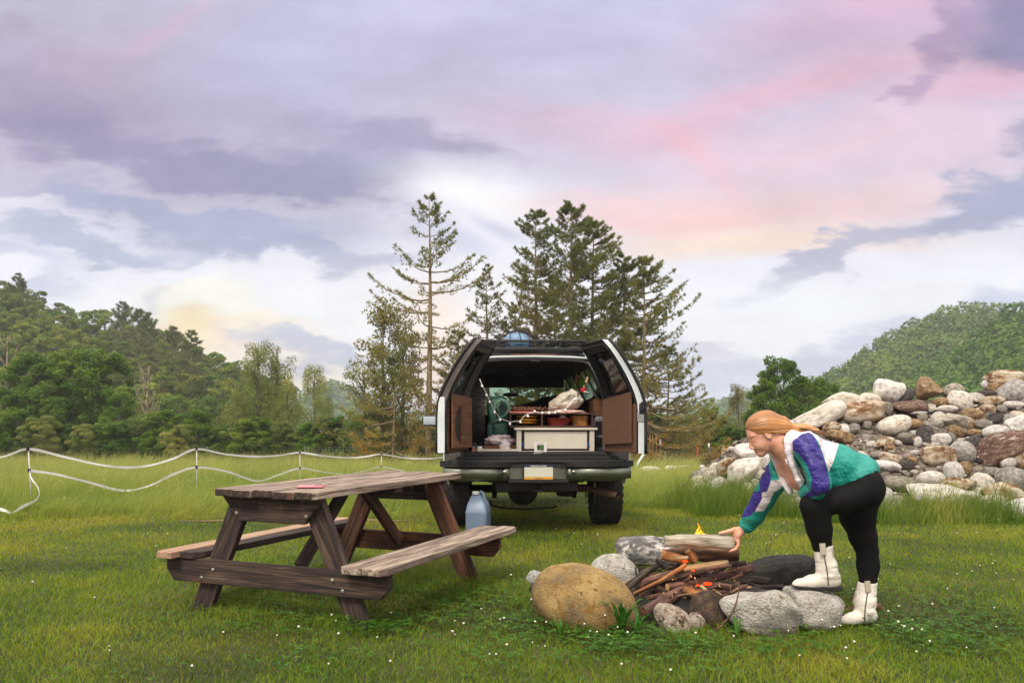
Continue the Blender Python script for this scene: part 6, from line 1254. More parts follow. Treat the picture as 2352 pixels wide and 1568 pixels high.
# leggings
S = SDF((1.48, 4.18, .16), (2.42, 4.86, 1.02), .0044)
S.ell(Q5(1005, 570, 4.51), (.12, .155, .098), .03, .5); S.ell(Q5(1060, 612, 4.43), (.102, .09, .106), .02); S.ell(Q5(1066, 612, 4.60), (.102, .09, .106), .02)
S.chain([(Q5(1040, 635, 4.42), .088), (Q5(900, 685, 4.40), .074), (Q5(718, 720, 4.40), .069)], .02).chain([(Q5(715, 728, 4.40), .070), (Q5(738, 800, 4.41), .066), (Q5(752, 870, 4.42), .066), (Q5(772, 990, 4.43), .053)], .025)
S.chain([(Q5(1030, 680, 4.59), .100), (Q5(1002, 790, 4.60), .094), (Q5(1040, 930, 4.60), .072), (Q5(1066, 1020, 4.60), .056), (Q5(1072, 1110, 4.61), .058), (Q5(1070, 1235, 4.60), .048)], .03)
V_, F_ = S.mesh(); V_ = relax(V_, F_, 2)
kn = fbm(V_*[6, 6, 60], 1, 2, 5.)*.0022*np.exp(-((V_[:, 2]-Q5(1066, 1020, 4.6).z)/.05)**2); V_[:, 0] += kn
pmesh('leggings', V_, F_, m_leg)
# boots
def boot(shaft, foot, plane, lo, hi, seam, strap, sole):
    S = SDF(lo, hi, .0032); S.chain(shaft, .012); S.chain(foot, .016, 1.0)
    G = S.grid(); S.F = np.maximum(S.F, (plane-G[2]).astype(np.float32)); top = shaft[0][0].z; S.F = np.maximum(S.F, (G[2]-top).astype(np.float32)); V, F = S.mesh(); V = relax(V, F, 1, .4)
    r_ = fbm(V*[14, 14, 42], 1, 3, 3.); c = V.mean(0); V[:, 1] += -np.sign(c[1]-V[:, 1])*r_*.009*np.exp(-((V[:, 2]-shaft[-1][0].z-.02)/.05)**2); V[:, 0] += r_*.007*np.exp(-((V[:, 2]-shaft[-1][0].z-.03)/.06)**2)
    bt = pmesh('boot', V, F, m_boot); O = Vector((2.0, 4.55, 0))
    q = MB(); q.tube([p-O for p in seam], .0028, 6); q.build('side_seam', m_blk, bt)
    q = MB(); c_ = (strap[0]+strap[-1])/2-O; q.box(tuple(c_+Vector((0, .002, 0))), (.030, .010, .062), rot=(0, R(-6), 0)); q.build('pull_strap', m_cut_l, bt)
    q = MB(); q.prism([(p.x-2.0, p.z) for p in sole], -.034, .034, Matrix.Translation((0, shaft[0][0].y-4.55+.0, 0))); q.build('sole', m_blk, bt, bevel=.012, seg=3); return bt
m_cut_l = mat('worn_leather', [(150, 138, 118), (184, 174, 156)], scale=20, rough=.6)
zf = Q5(0, 1248, 4.43).z
boot([(Q5(776, 978, 4.43), .0545), (Q5(786, 1060, 4.43), .050), (Q5(800, 1120, 4.43), .055), (Q5(808, 1170, 4.43), .060)], [(Q5(838, 1205, 4.43), .047), (Q5(800, 1205, 4.43), .046), (Q5(700, 1222, 4.43), .038), (Q5(620, 1232, 4.43), .024), (Q5(598, 1236, 4.43), .018)], zf, (1.50, 4.33, .16), (1.96, 4.53, .56),
     [Q5(785, 1045, 4.368), Q5(797, 1110, 4.366), Q5(808, 1170, 4.366), Q5(812, 1243, 4.378)], [Q5(772, 972, 4.37), Q5(776, 1000, 4.366), Q5(782, 1040, 4.368)],
     [Q5(x, y, 4.43) for x, y in ((570, 1238), (580, 1252), (640, 1268), (720, 1272), (800, 1268), (812, 1280), (892, 1276), (894, 1240), (820, 1246), (700, 1250))])
zf = Q5(0, 1483, 4.58).z
boot([(Q5(1070, 1222, 4.60), .053), (Q5(1060, 1290, 4.60), .054), (Q5(1050, 1350, 4.59), .060), (Q5(1050, 1400, 4.58), .056)], [(Q5(1078, 1440, 4.58), .045), (Q5(1040, 1440, 4.58), .045), (Q5(960, 1465, 4.56), .036), (Q5(885, 1478, 4.55), .020)], zf, (1.76, 4.46, -.03), (2.20, 4.70, .38),
     [Q5(1068, 1290, 4.538), Q5(1060, 1350, 4.528), Q5(1052, 1400, 4.522), Q5(1050, 1478, 4.53)], [Q5(1074, 1216, 4.542), Q5(1072, 1250, 4.54), Q5(1068, 1285, 4.538)],
     [Q5(x, y, 4.58) for x, y in ((862, 1484), (880, 1494), (1000, 1500), (1040, 1496), (1050, 1508), (1118, 1506), (1120, 1478), (1000, 1482))])
# ------------------------------------------------------------------ trees
m_bark = mat('tree_bark', [(58, 48, 38), (98, 84, 66), (138, 124, 100)], scale=5, stretch=(4, 4, 1), rough=.95, bump=.6)
m_pbark = mat('pine_bark', [(84, 72, 50), (128, 112, 80), (158, 142, 108)], scale=5, stretch=(4, 4, 1), rough=.95, bump=.6)
m_dead = mat('dead_wood', [(120, 106, 88), (160, 146, 124)], scale=6, rough=.9)
m_leafA = leafmat('maple_leaves', (40, 72, 14), (82, 116, 26), (134, 150, 46), nscale=.25, trans=.35)
m_leafB = leafmat('hill_leaves', (56, 88, 20), (100, 126, 34), (152, 152, 56), nscale=.12, trans=.35, rnd=.25)
m_leafW = leafmat('willow_leaves', (74, 92, 36), (122, 134, 62), (170, 164, 88), nscale=.3, trans=.4)
m_need = leafmat('pine_needles', (92, 104, 52), (140, 138, 72), (184, 138, 66), nscale=.15, trans=.45, rnd=.12)
m_needH = leafmat('hill_pine_needles', (92, 106, 58), (134, 140, 82), (160, 142, 88), nscale=.15, trans=.45, rnd=.2)
def leaves(C, Dr, size, asp=.55):
    """quads at C, random orientation leaning with Dr"""
    n = len(C); a = rng.normal(size=(n, 3)); a /= np.linalg.norm(a, axis=1)[:, None]; nrm = a*1.0+Dr; nrm /= np.linalg.norm(nrm, axis=1)[:, None]; t = np.cross(nrm, rng.normal(size=(n, 3))); t /= np.linalg.norm(t, axis=1)[:, None]; b = np.cross(nrm, t); s = (size*rng.uniform(.6, 1.35, n))[:, None]
    V = np.stack([C-t*s, C-b*s*asp+nrm*s*.12, C+t*s, C+b*s*asp+nrm*s*.12], 1).reshape(-1, 3); F = np.arange(4*n).reshape(n, 4); return V, F
def crown_tree(seed, H=10., Wc=6., zb=.22, ncl=70, nl=110, leaf=.16, droop=0, top=1.0, gap=.0):
    r_ = np.random.default_rng(seed); cl = []; att = 0
    while len(cl) < ncl and att < 4000:
        att += 1; t = r_.uniform(zb, 1.0); tt = (t-zb)/(1-zb); prof = math.sqrt(max(.02, 1-((tt-.42)/.60)**2)); a = r_.uniform(0, 2*PI); rad = Wc/2*prof*r_.uniform(.35, 1.0)*(1+.25*math.sin(a*2+seed)+.12*math.sin(a*5+t*9)); cl.append((rad*math.cos(a), rad*math.sin(a), H*t*top, r_.uniform(.07, .13)*H*.8*(1.1-.4*t)))
    cl = np.array(cl); b = MB(); k = 0
    b.tube([(0, 0, -.3), (.05*math.sin(seed), .04, H*.25), (.12*math.sin(seed*2), 0, H*.55), (.05, 0, H*.92)], [.022*H, .017*H, .010*H, .002*H], 8)
    for c in cl[::2]: z0 = max(H*.12, c[2]-abs(c[0])*.7-abs(c[1])*.7-.3); b.tube([(0, 0, z0), (c[0]*.5, c[1]*.5, z0+(c[2]-z0)*.62), tuple(c[:3])], [.006*H, .0035*H, .001*H], 5)
    n = ncl*nl; ci = r_.integers(0, len(cl), n); d = r_.normal(size=(n, 3)); d /= np.linalg.norm(d, axis=1)[:, None]; rr_ = r_.uniform(.35, 1, n)**.6; P = cl[ci, :3]+d*(cl[ci, 3]*rr_)[:, None]*np.array([1.15, 1.15, .8])
    if droop: P[:, 2] -= droop*r_.random(n)**2*H*.12
    d[:, 2] += .6; V, F = leaves(P, d*.8, leaf); vv = (r_.uniform(0, .35, len(cl))[ci]+r_.uniform(-.1, .15, n)+.45).repeat(4); return b, V, F, vv
PROTO = {}
def tree(kind, seed, loc, h, w=1.0, name='tree', label=None, group=None, leafm=None, cat='tree', **kw):
    """first of a kind is built, later ones share its meshes"""
    key = (kind, seed, leafm.name)
    if key not in PROTO:
        b, V, F, vv = crown_tree(seed, **kw); t_ = b.build('trunk', m_bark, None); c_ = mesh_np('crown', V, F, leafm, attr=vv); PROTO[key] = (t_.data, c_.data); bpy.data.objects.remove(t_); bpy.data.objects.remove(c_)
    e = empty(name, loc, random.uniform(0, 6.28), label, cat, group); s = h/10.; e.scale = (s*w, s*w, s)
    for nm_, me in zip(('trunk', 'crown'), PROTO[key]): o = bpy.data.objects.new(nm_, me); COL.objects.link(o); o.parent = e
    return e
def pine(px, ytop, Y, profile, label, dens=1., seed=1, lean=0, name='pine_tree', base=None, side=0, crown0=.98, trunk=.014, group=None, brown=0., mt=None, wh=.42, up=.35, tuft=.185):
    """white pine: whorls of upswept boughs; profile = [(fraction from the top, radius m)]"""
    r_ = np.random.default_rng(seed); top = at(px, ytop, Y); zb = gz(top.x, Y) if base is None else base; H = top.z-zb; e = empty(name, (top.x, Y, zb), 0, label, 'pine tree', group); b = MB()
    k = 9; b.tube([(lean*H*(t-1)*.5+.05*math.sin(t*5+seed), 0, H*t-.3*(t == 0)) for t in np.linspace(0, 1, k)], [max(.012, trunk*H*(1-t)**.8) for t in np.linspace(0, 1, k)], 8)
    T = []; Dv = []; vv = []; d = .12
    pf, pr_ = zip(*profile)
    while d < H*crown0:
        t = d/H; R_ = float(np.interp(t, pf, pr_))*1.22; nb = r_.integers(3, 6) if dens >= 1 else r_.integers(2, 5)
        for j in range(nb):
            a = r_.uniform(0, 2*PI); L = R_*r_.uniform(.55, 1.12)*(1+side*math.cos(a))
            if L < .08: continue
            z0 = H-d+r_.uniform(-.12, .12); x0 = lean*H*((z0/H)-1)*.5; ca, sa = math.cos(a), math.sin(a); rise = up*(1-1.35*t)*L; npt = 7; pts = []
            for q in range(npt+1): s = q/npt; pts.append(Vector((x0+ca*L*s, sa*L*s, z0+rise*s-.10*L*math.sin(PI*s)*(.5+t)+.16*L*s*s*s+.03*L*r_.normal()*.4)))
            b.tube(pts, [max(.006, .016*L*(1-q/npt)+.004) for q in range(npt+1)], 4, cap=False)
            ns = int((12+L*14)*dens)
            for _ in range(ns):
                s = r_.uniform(.16, 1)**.75; i = min(int(s*npt), npt-1); f = s*npt-i; p = pts[i].lerp(pts[i+1], f); sp_ = .30*L*(1.12-s)*(1 if s < .95 else .3)+.05; sd_ = r_.uniform(-1, 1); off = Vector((-sa*sd_*sp_+ca*abs(sd_)*sp_*.6, ca*sd_*sp_+sa*abs(sd_)*sp_*.6, r_.uniform(-.04, .10)*(.5+sp_))); T.append(p+off); Dv.append((ca*.6-sa*sd_*.6, sa*.6+ca*sd_*.6, .75)); vv.append(.35+r_.uniform(-.15, .2)+brown*(t-.35)*1.5)
        d += wh*(.55+.7*t)*r_.uniform(.7, 1.3)
    T = np.array([tuple(p) for p in T]); Dv = np.array(Dv); vv = np.array(vv); nf = 9; n = len(T); C = T.repeat(nf, 0); D = Dv.repeat(nf, 0)+rng.normal(size=(n*nf, 3))*.75; D /= np.linalg.norm(D, axis=1)[:, None]; sdv = np.cross(D, rng.normal(size=(n*nf, 3))); sdv /= np.linalg.norm(sdv, axis=1)[:, None]
    L = (tuft*rng.uniform(.6, 1.2, n*nf))[:, None]; w_ = L*.10; V = np.stack([C-sdv*w_, C+sdv*w_, C+D*L], 1).reshape(-1, 3); F = np.arange(3*n*nf).reshape(-1, 3)
    b.build('trunk', m_pbark, e); mesh_np('crown', V, F, mt or m_need, e, attr=vv.repeat(nf*3)); return e
A_ = [(0, .1), (.08, .7), (.16, 1.1), (.24, 1.3), (.33, 2.4), (.40, 2.7), (.5, 2.0), (.6, 2.2), (.72, 2.8), (.85, 3.0), (.95, 2.6)]
pine(986, 447, 42, A_, 'tallest open-crowned pine left of the vehicle, its pale trunk bare at the bottom', .85, 11, trunk=.0135, crown0=.93, brown=.5, wh=.62, up=.5)
pine(1118, 615, 45, [(0, .1), (.15, .8), (.35, 1.5), (.6, 2.0), (.9, 2.3)], 'slender pine between the tallest pine and the roof rack', .85, 12, brown=.5, wh=.55, up=.45)
pine(1232, 487, 44, [(0, .2), (.1, 1.0), (.25, 1.2), (.35, 1.7), (.5, 1.9), (.8, 2.1), (.95, 2.0)], 'dense pine behind the roof rack, left of the highest dense pine', 1.15, 13, brown=.45, up=.4)
pine(1313, 473, 42, [(0, .2), (.1, 1.15), (.25, 1.5), (.4, 1.9), (.6, 2.2), (.95, 2.2)], 'highest dense pine right above the vehicle', 1.2, 14, brown=.4, up=.45)
pine(1362, 508, 43, [(0, .2), (.12, .9), (.22, 1.5), (.4, 1.7), (.7, 2.0), (.95, 2)], 'dense pine just right of the highest dense pine', 1.15, 15, brown=.45, side=.25, up=.4)
pine(1432, 583, 43, [(0, .2), (.15, 1.0), (.4, 1.7), (.7, 2.1), (.95, 2.3)], 'pine behind the right barn door', 1.1, 16, brown=.6, side=.15)
pine(1478, 592, 41, [(0, .2), (.12, .8), (.3, 1.8), (.5, 2.6), (.66, 3.0), (.8, 2.9), (.95, 2.5)], 'rightmost big pine with long boughs reaching out over the meadow', 1.05, 17, brown=.6, side=.45, crown0=.97, up=.42)
pine(1185, 700, 46, [(0, .2), (.3, 1.3), (.6, 1.9), (.95, 2.2)], 'short pine just above the left end of the roof rack', .8, 18, brown=.5)
pine(1275, 640, 47, [(0, .2), (.3, 1.5), (.6, 2.0), (.95, 2.2)], 'pine half hidden between the dense pines', 1.0, 19, brown=.55)
pine(1395, 680, 40, [(0, .2), (.3, 1.2), (.6, 2.0), (.95, 2.4)], 'low brownish pine behind the right barn door', .8, 20, brown=.9)
pine(1052, 760, 44, [(0, .2), (.3, 1.2), (.6, 1.7), (.95, 2.2)], 'low brownish pine behind the left barn door', .8, 21, brown=.8)
pine(1535, 800, 44, [(0, .2), (.3, 1.3), (.6, 2.0), (.95, 2.6)], 'low rust-tinged pine right of the vehicle', .9, 22, brown=1.0)
pine(905, 820, 41, [(0, .2), (.3, 1.4), (.6, 2.2), (.95, 2.6)], 'low golden-brown pine left of the side mirror', .9, 23, brown=1.0)
m_leafP = leafmat('olive_leaves', (66, 78, 34), (112, 116, 54), (158, 138, 70), nscale=.25, trans=.35)
def stand(px, ytop, Y, w, kind, seed, label, mt, name='tree', group=None, extra=0, **kw):
    t = at(px, ytop, Y); zb = gz(t.x, Y); h = (t.z-zb)/1.04; return tree(kind, seed, (t.x, Y, zb-.2), h, w, name, label, group, mt, **kw)
KA = dict(H=10., Wc=6.5, ncl=85, nl=210, leaf=.125, zb=.08); KW = dict(H=10., Wc=4.6, ncl=60, nl=170, leaf=.085, zb=.06, droop=1.2); KO = dict(H=10., Wc=4.2, ncl=60, nl=120, leaf=.085, zb=.15)
stand(880, 672, 43, .85, 'o', 31, 'airy leafy tree left of the tallest pine', m_leafP, **KO)
stand(925, 700, 45, .7, 'o', 32, 'thin leafy tree behind the tallest pine trunk', m_leafP, **KO)
stand(838, 800, 42, 1.0, 'o', 33, 'low airy tree at the left edge of the pine group', m_leafP, **KO)
# front row on the left
for i, (px, yt, Y, w, kd, lb) in enumerate([
    (78, 800, 58, 1.05, 'a', 'broad dark green maple at the far left edge of the meadow'), (160, 788, 57, 1.0, 'a', 'tallest dark green maple in the left tree row'), (235, 795, 58, .95, 'a', 'bright green maple at the right end of the maple cluster'),
    (10, 880, 54, 1.0, 'a', 'lower green tree at the left frame edge'), (118, 900, 53, .8, 'a', 'low green tree in front of the maple cluster'), (275, 880, 55, .85, 'a', 'low maple beside the bare dead tree'),
    (-70, 820, 58, 1.2, 'a', 'green tree just outside the left frame edge')]):
    stand(px, yt, Y, w, kd, 41+i % 3, lb, m_leafA, 'maple_tree', 'maples at the left edge of the meadow', **KA)
for i, (px, yt, Y, w, lb) in enumerate([(592, 772, 56, .8, 'tall pale willow-like tree, left of the two feathery tops'), (636, 760, 57, .8, 'tallest pale willow-like tree with feathery top'), (660, 860, 54, 1.0, 'lower willow-like tree in front of the feathery tops'), (722, 822, 56, .8, 'pale willow-like tree at the right end of the left woods'), (545, 850, 55, 1.0, 'round pale tree left of the willow-like trees'), (755, 900, 54, .7, 'small dark tree before the gap to the far hills')]):
    stand(px, yt, Y, w, 'w', 51+i % 3, lb, m_leafW, 'willow_tree', 'willow-like trees left of the pines', **KW)
for i in range(48):                                     # shrubs at the wood's edge
    px = -60+i*37+random.uniform(-14, 14)
    if 985 < px < 1480 and i % 2: continue
    Y = random.uniform(49, 53); yt = random.uniform(930, 975) if px < 1500 else random.uniform(945, 985)
    stand(px, yt, Y, random.uniform(1.1, 1.6), 'a', 41+i % 3, 'low green shrub in the hedge along the far edge of the meadow', (m_leafA, m_leafW, m_leafA)[i % 3], 'shrub', 'shrubs along the far edge of the meadow', cat='shrub', **KA)
# right of the vehicle
for i, (px, yt, Y, w, kd, lb) in enumerate([
    (1695, 868, 55, .75, 'w', 'narrow reddish-green tree right of the meadow gap'), (1800, 806, 52, .95, 'a', 'tallest leafy tree rising behind the bending person'), (1755, 862, 50, .85, 'a', 'leafy tree left of the tallest leafy tree behind the person'), (1850, 858, 54, .75, 'a', 'leafy tree right of the tallest leafy tree behind the person'),
    (1905, 868, 56, .8, 'a', 'green tree at the foot of the right hill'), (1640, 925, 52, .9, 'a', 'low green tree left of the reddish-green tree'), (1735, 930, 48, 1.0, 'a', 'low dark tree behind the person\'s head'), (1960, 895, 60, 1.0, 'a', 'green tree partly behind the smooth grey-white slab'), (2030, 900, 64, 1.1, 'a', 'green tree behind the top of the rock pile'), (1590, 955, 54, .9, 'w', 'low pale bush in the gap right of the vehicle')]):
    stand(px, yt, Y, w, kd, (41 if kd == 'a' else 51)+i % 3, lb, (m_leafA if kd == 'a' else m_leafP), 'tree', None, **(KA if kd == 'a' else KW))
# dead tree
def dead(px, ytop, Y, label, seed, sc=1):
    t = at(px, ytop, Y); zb = gz(t.x, Y); H = t.z-zb; r_ = random.Random(seed); b = MB(); e = empty('dead_tree', (t.x, Y, zb), 0, label, 'dead tree')
    b.tube([(0, 0, -.2), (.1, 0, H*.35), (.0, .1, H*.6), (.2, 0, H)], [.14, .11, .07, .015], 7)
    for k in range(22):
        z = H*r_.uniform(.25, .9); a = r_.choice([0, PI])+r_.uniform(-.8, .8); L = H*r_.uniform(.12, .38)*(1.1-z/H*.7)
        p = [Vector((.06, 0, z)), Vector((math.cos(a)*L*.3, math.sin(a)*L*.3, z+L*.5)), Vector((math.cos(a)*L*.45, math.sin(a)*L*.45, z+L*1.0))]; b.tube(p, [.045, .03, .008], 5)
        for _ in range(3): q0 = p[1].lerp(p[2], r_.random()); b.tube([q0, q0+Vector((r_.uniform(-.4, .4), r_.uniform(-.3, .3), r_.uniform(.2, .6)))], [.018, .005], 4)
    b.build('trunk', m_dead, e)
dead(335, 838, 53.5, 'bare dead tree with pale branches in the left woods', 1); dead(12, 770, 60, 'bare pale dead tree at the left frame edge, half hidden by leaves', 2)
# ------------------------------------------------------------------ hills
m_hill = mat('forest_floor', [(26, 38, 14), (48, 62, 24)], scale=.4, rough=1)
m_hill2 = mat('wooded_ridge', [(30, 46, 22), (52, 70, 32), (70, 86, 40)], scale=.05, rough=1, bump=1, bscale=.18)
sil = [(-600, 520), (-300, 560), (0, 640), (60, 652), (100, 678), (160, 700), (200, 708), (280, 728), (330, 748), (400, 760), (430, 770), (470, 800), (540, 832), (640, 870), (760, 930), (860, 985)]
def ysil(px): return float(np.interp(px, *zip(*sil)))
def hill(name, px0, px1, n, Ys, yrow, drop):
    """terrain strip: yrow(px, t) = row of the tree tops at depth fraction t; drop = height of the trees"""
    V = []
    for k, Y in enumerate(Ys):
        t = k/(len(Ys)-1)
        for px in np.linspace(px0, px1, n): p = at(px, yrow(px, t), Y); V.append((p.x, p.y, p.z-drop))
    for j in range(n): x, y, z = V[-n+j] if j == 0 else V[len(Ys)*n-n+j]; V.append((x*1.3, y*1.35, -3))
    V = np.array(V); m = len(Ys)+1; I = np.arange(m*n).reshape(m, n); F = np.stack([I[:-1, :-1], I[:-1, 1:], I[1:, 1:], I[1:, :-1]], -1).reshape(-1, 4)
    return tag(mesh_np(name, V, F, m_hill, smooth=True), kind='structure')
lrow = lambda px, t: 1010-20*(t < .01)+(ysil(px)-1010)*t**.8
hill('hillside', -700, 860, 60, np.linspace(60, 150, 12), lrow, 8.5)
gl = 'trees of the wooded hillside on the left'; r8 = random.Random(5)
for k, t in enumerate((.40, .55, .68, .80, .90, 1.0)):
    Y = 60+90*t; S = FPX/Y; px = -160+r8.uniform(0, 40)
    while px < 640:
        top = lrow(px, t)+r8.uniform(-6, 14)
        if top < 960:
            p = at(px, top, Y); h = r8.uniform(8, 10.5)
            tree('h', 61+r8.randrange(4), (p.x, p.y, p.z-h), h, r8.uniform(.85, 1.15), 'hill_tree', 'rounded green tree in the dense wood on the left hillside', gl, m_leafB, H=10., Wc=7.6, ncl=95, nl=170, leaf=.15, zb=.1)
        px += 4.6*S*r8.uniform(.75, 1.2)
hp = 'pines on the skyline of the left hillside'
for i, (px, yt, Y, w, lb) in enumerate([(42, 632, 146, 1.1, 'small pine on the skyline at the far left'), (283, 696, 134, 1.3, 'tall feathery pine on the skyline of the left hill'), (320, 712, 132, 1.3, 'pine in the mist right of the tall feathery pine'), (340, 722, 128, 1.1, 'misty pine where the skyline begins to drop'), (398, 752, 122, 1.2, 'broad pine on the descending skyline'), (440, 762, 112, 1.0, 'golden-edged pine at the lower end of the skyline')]):
    p = at(px, yt, Y); pine(px, yt, Y, [(0, .2), (.2, 1.2*w), (.5, 2.2*w), (1, 2.6*w)], lb, .45, 70+i, base=p.z-11, mt=m_needH, wh=.6, brown=.5, tuft=.5, group=hp)
# canopy of the right-hand hills and far ridges: an uncountable far-off wood
def canopy(name, label, px0, px1, Ys, yrow, nx_, R0, nl, leaf, mt, floor=True):
    cs = []
    if floor: hill('hillside', px0-60, px1+200, 50, Ys, yrow, R0*1.6)
    for k, Y in enumerate(Ys):
        t = k/(len(Ys)-1); S = FPX/Y; step = R0*1.25*S; px = px0+rng.uniform(0, step)
        while px < px1: p = at(px, yrow(px, t)+rng.uniform(-.3, .3)*R0*S*.5, Y+rng.uniform(-2, 2)); cs.append((p.x, p.y, p.z-R0*.9, R0*rng.uniform(.75, 1.25))); px += step*rng.uniform(.7, 1.25)
    cs = np.array(cs); n = len(cs)*nl; ci = np.arange(len(cs)).repeat(nl); d = rng.normal(size=(n, 3)); d /= np.linalg.norm(d, axis=1)[:, None]; d[:, 2] = np.abs(d[:, 2])*1.0-.25*rng.random(n); lump = 1+.22*fbm(d*1.0+cs[ci, :1]*.37, 1.7, 2)
    P = cs[ci, :3]+d*(cs[ci, 3]*lump*rng.uniform(.8, 1.03, n))[:, None]*np.array([1, 1, 1.05]); V, F = leaves(P, d*1.4, leaf, .8); vv = (rng.uniform(.2, .75, len(cs))[ci]+rng.uniform(-.1, .1, n)).repeat(4)
    return tag(mesh_np(name, V, F, mt, attr=vv), label, 'forest', kind='stuff'), len(cs)
sr1 = [(1760, 960), (1880, 868), (1905, 855), (1960, 822), (2030, 772), (2100, 735), (2150, 710), (2200, 700), (2250, 697), (2285, 704), (2310, 714), (2352, 716), (2500, 700), (2900, 740), (3500, 830), (4300, 960)]
sr2 = [(1900, 960), (2050, 905), (2120, 858), (2180, 812), (2230, 778), (2290, 735), (2330, 708), (2352, 694), (2480, 640), (2800, 570), (3300, 620), (3900, 780), (4500, 975)]
m_can = leafmat('far_canopy_leaves', (54, 86, 24), (90, 120, 38), (136, 150, 54), nscale=.03, trans=.3)
canopy('forest_canopy', 'unbroken deciduous forest covering the hill on the right', 1760, 4200, np.linspace(130, 270, 14), lambda px, t: 990+(float(np.interp(px, *zip(*sr1)))-990)*t**.85, 0, 4.2, 260, .54, m_can)
canopy('forest_canopy', 'nearer forested spur dropping from the right frame edge', 1900, 4300, np.linspace(95, 170, 11), lambda px, t: 990+(float(np.interp(px, *zip(*sr2)))-990)*t**.85, 0, 3.4, 300, .38, m_can)
sf = [(560, 960), (690, 915), (740, 880), (762, 868), (790, 880), (850, 915), (950, 948), (1200, 958), (1450, 962), (1540, 948), (1600, 925), (1660, 912), (1720, 900), (1780, 888), (1860, 880), (1960, 900)]
canopy('forest_canopy', 'distant bluish wooded ridge showing in the gaps beside the pines', 560, 1960, np.linspace(420, 620, 9), lambda px, t: 975+(float(np.interp(px, *zip(*sf)))-975)*t**.8, 0, 8, 60, 2.4, m_can)
# ------------------------------------------------------------------ fences
m_tape = mat('white_tape', [(222, 218, 214), (238, 235, 232)], scale=30, rough=.6, spots=[((170, 160, 146), 26, .66)]); m_post = mat('white_plastic_post', [(196, 192, 184)], rough=.5)
POSTS = [(65, 1030, 1080, 11.5), (452, 1029, 1072, 13.7), (689, 1038, 1074, 16.9), (876, 1042, 1071, 19.2)]
for i, ((px, y0, y1, Y), lb) in enumerate(zip(POSTS, ('leftmost white step-in post of the tape fence', 'second white step-in post from the left', 'third white step-in post, behind the far end of the picnic table', 'fourth white step-in post, nearest to the vehicle'))):
    t = at(px, y0-4, Y); g = gz(t.x, Y); e = empty('fence_post', (t.x, Y, g), 0, lb, 'fence post', 'step-in posts of the tape fence'); lx = .05 if i == 0 else 0
    q = MB(); q.tube([(lx, 0, -.05), (0, 0, t.z-g)], .009, 8); q.build('post', m_post, e)
    for yy in (y0, y1): z = at(px, yy, Y).z-g; q = MB(); q.box((lx*(1-z/(t.z-g)), -.012, z), (.03, .03, .055)); q.build('clip', m_blk, e)
def tape(pts, label, wdt=.045, name='fence_tape'):
    P = [at(*p) for p in pts]; Q_ = []
    for i in range(len(P)-1):
        for s in range(6):
            t = s/6; p0, p1, p2, p3 = P[max(i-1, 0)], P[i], P[i+1], P[min(i+2, len(P)-1)]; Q_.append(.5*((2*p1)+(-p0+p2)*t+(2*p0-5*p1+4*p2-p3)*t*t+(-p0+3*p1-3*p2+p3)*t**3))
    Q_.append(P[-1]); b = MB(); rows = []
    for i, p in enumerate(Q_): tw = .25*math.sin(i*.37)+.12*math.sin(i*1.1); u_ = Vector((0, math.sin(tw), math.cos(tw))); f = wdt/2*(1-.35*abs(math.sin(i*.21))); rows.append([p+u_*f+Vector((0, -.002, 0)), p-u_*f+Vector((0, -.002, 0)), p-u_*f+Vector((0, .002, 0)), p+u_*f+Vector((0, .002, 0))])
    b.loft(rows, True, True, smooth=False); return tag(b.build(name, m_tape), label, 'fence tape', 'tapes of the electric fence')
def ly(px, Ys=POSTS): return float(np.interp(px, [-200, 65, 452, 689, 876, 1010, 1100], [10.0, 11.5, 13.7, 16.9, 19.2, 22, 24]))
up_ = [(-160, 1075), (0, 1050), (65, 1031), (140, 1047), (225, 1066), (290, 1073), (345, 1068), (400, 1052), (452, 1031), (520, 1043), (590, 1048), (645, 1045), (689, 1039), (740, 1046), (800, 1051), (840, 1048), (876, 1043), (930, 1051), (980, 1053), (1012, 1050), (1080, 1040)]
tape([(a, b, ly(a)) for a, b in up_], 'upper white electric tape sagging between the step-in posts')
tape([(a, b, ly(a)) for a, b in [(68, 1080), (130, 1089), (200, 1106), (280, 1126), (340, 1116), (400, 1088), (452, 1073), (520, 1082), (590, 1104), (640, 1090), (689, 1075), (740, 1083), (800, 1089), (840, 1080), (876, 1072), (930, 1082)]], 'lower white electric tape partly swallowed by the long grass')
tape([(68, 1082, 11.4), (72, 1098, 11.2), (86, 1118, 10.9), (90, 1136, 10.6), (80, 1150, 10.3), (52, 1163, 10.0), (28, 1177, 9.75), (8, 1171, 9.7), (-30, 1160, 9.8)], 'loose end of white tape hanging from the leftmost post down to the lawn')
def fpost(px, y0, y1, Y, r_, cols, label, name='fence_post', extra=None, cat='fence post', n=8):
    t = at(px, y0, Y); g = gz(t.x, Y); q = MB(); q.tube([(0, 0, -.1), (.02, 0, t.z-g)], r_, n); return tag(q.build(name, mat(name+'_m', cols, scale=8, stretch=(4, 4, 1), rough=.85, bump=.3), None, Matrix.Translation((t.x, Y, g))), label, cat)
fpost(1516, 1026, 1078, 41.5, .032, [(168, 168, 160), (190, 188, 180)], 'galvanised metal fence post right of the vehicle, red holder on top')
q = MB(); q.box((0, 0, 0), (.22, .06, .24)); q.tube([(.1, 0, -.08), (.3, 0, -.1)], .02, 6); q.cur = 1; q.box((-.06, -.04, .14), (.09, .03, .32)); tag(q.build('post_insulator', [mat('red_plastic', [(176, 30, 24)], rough=.5), m_cw], None, Matrix.Translation(at(1519, 1021, 41.4))), 'red and white plastic holder on top of the metal fence post', 'insulator')
fpost(1601, 1025, 1078, 41, .055, [(176, 92, 38), (140, 74, 36)], 'rusty orange fence post standing left of the gate')
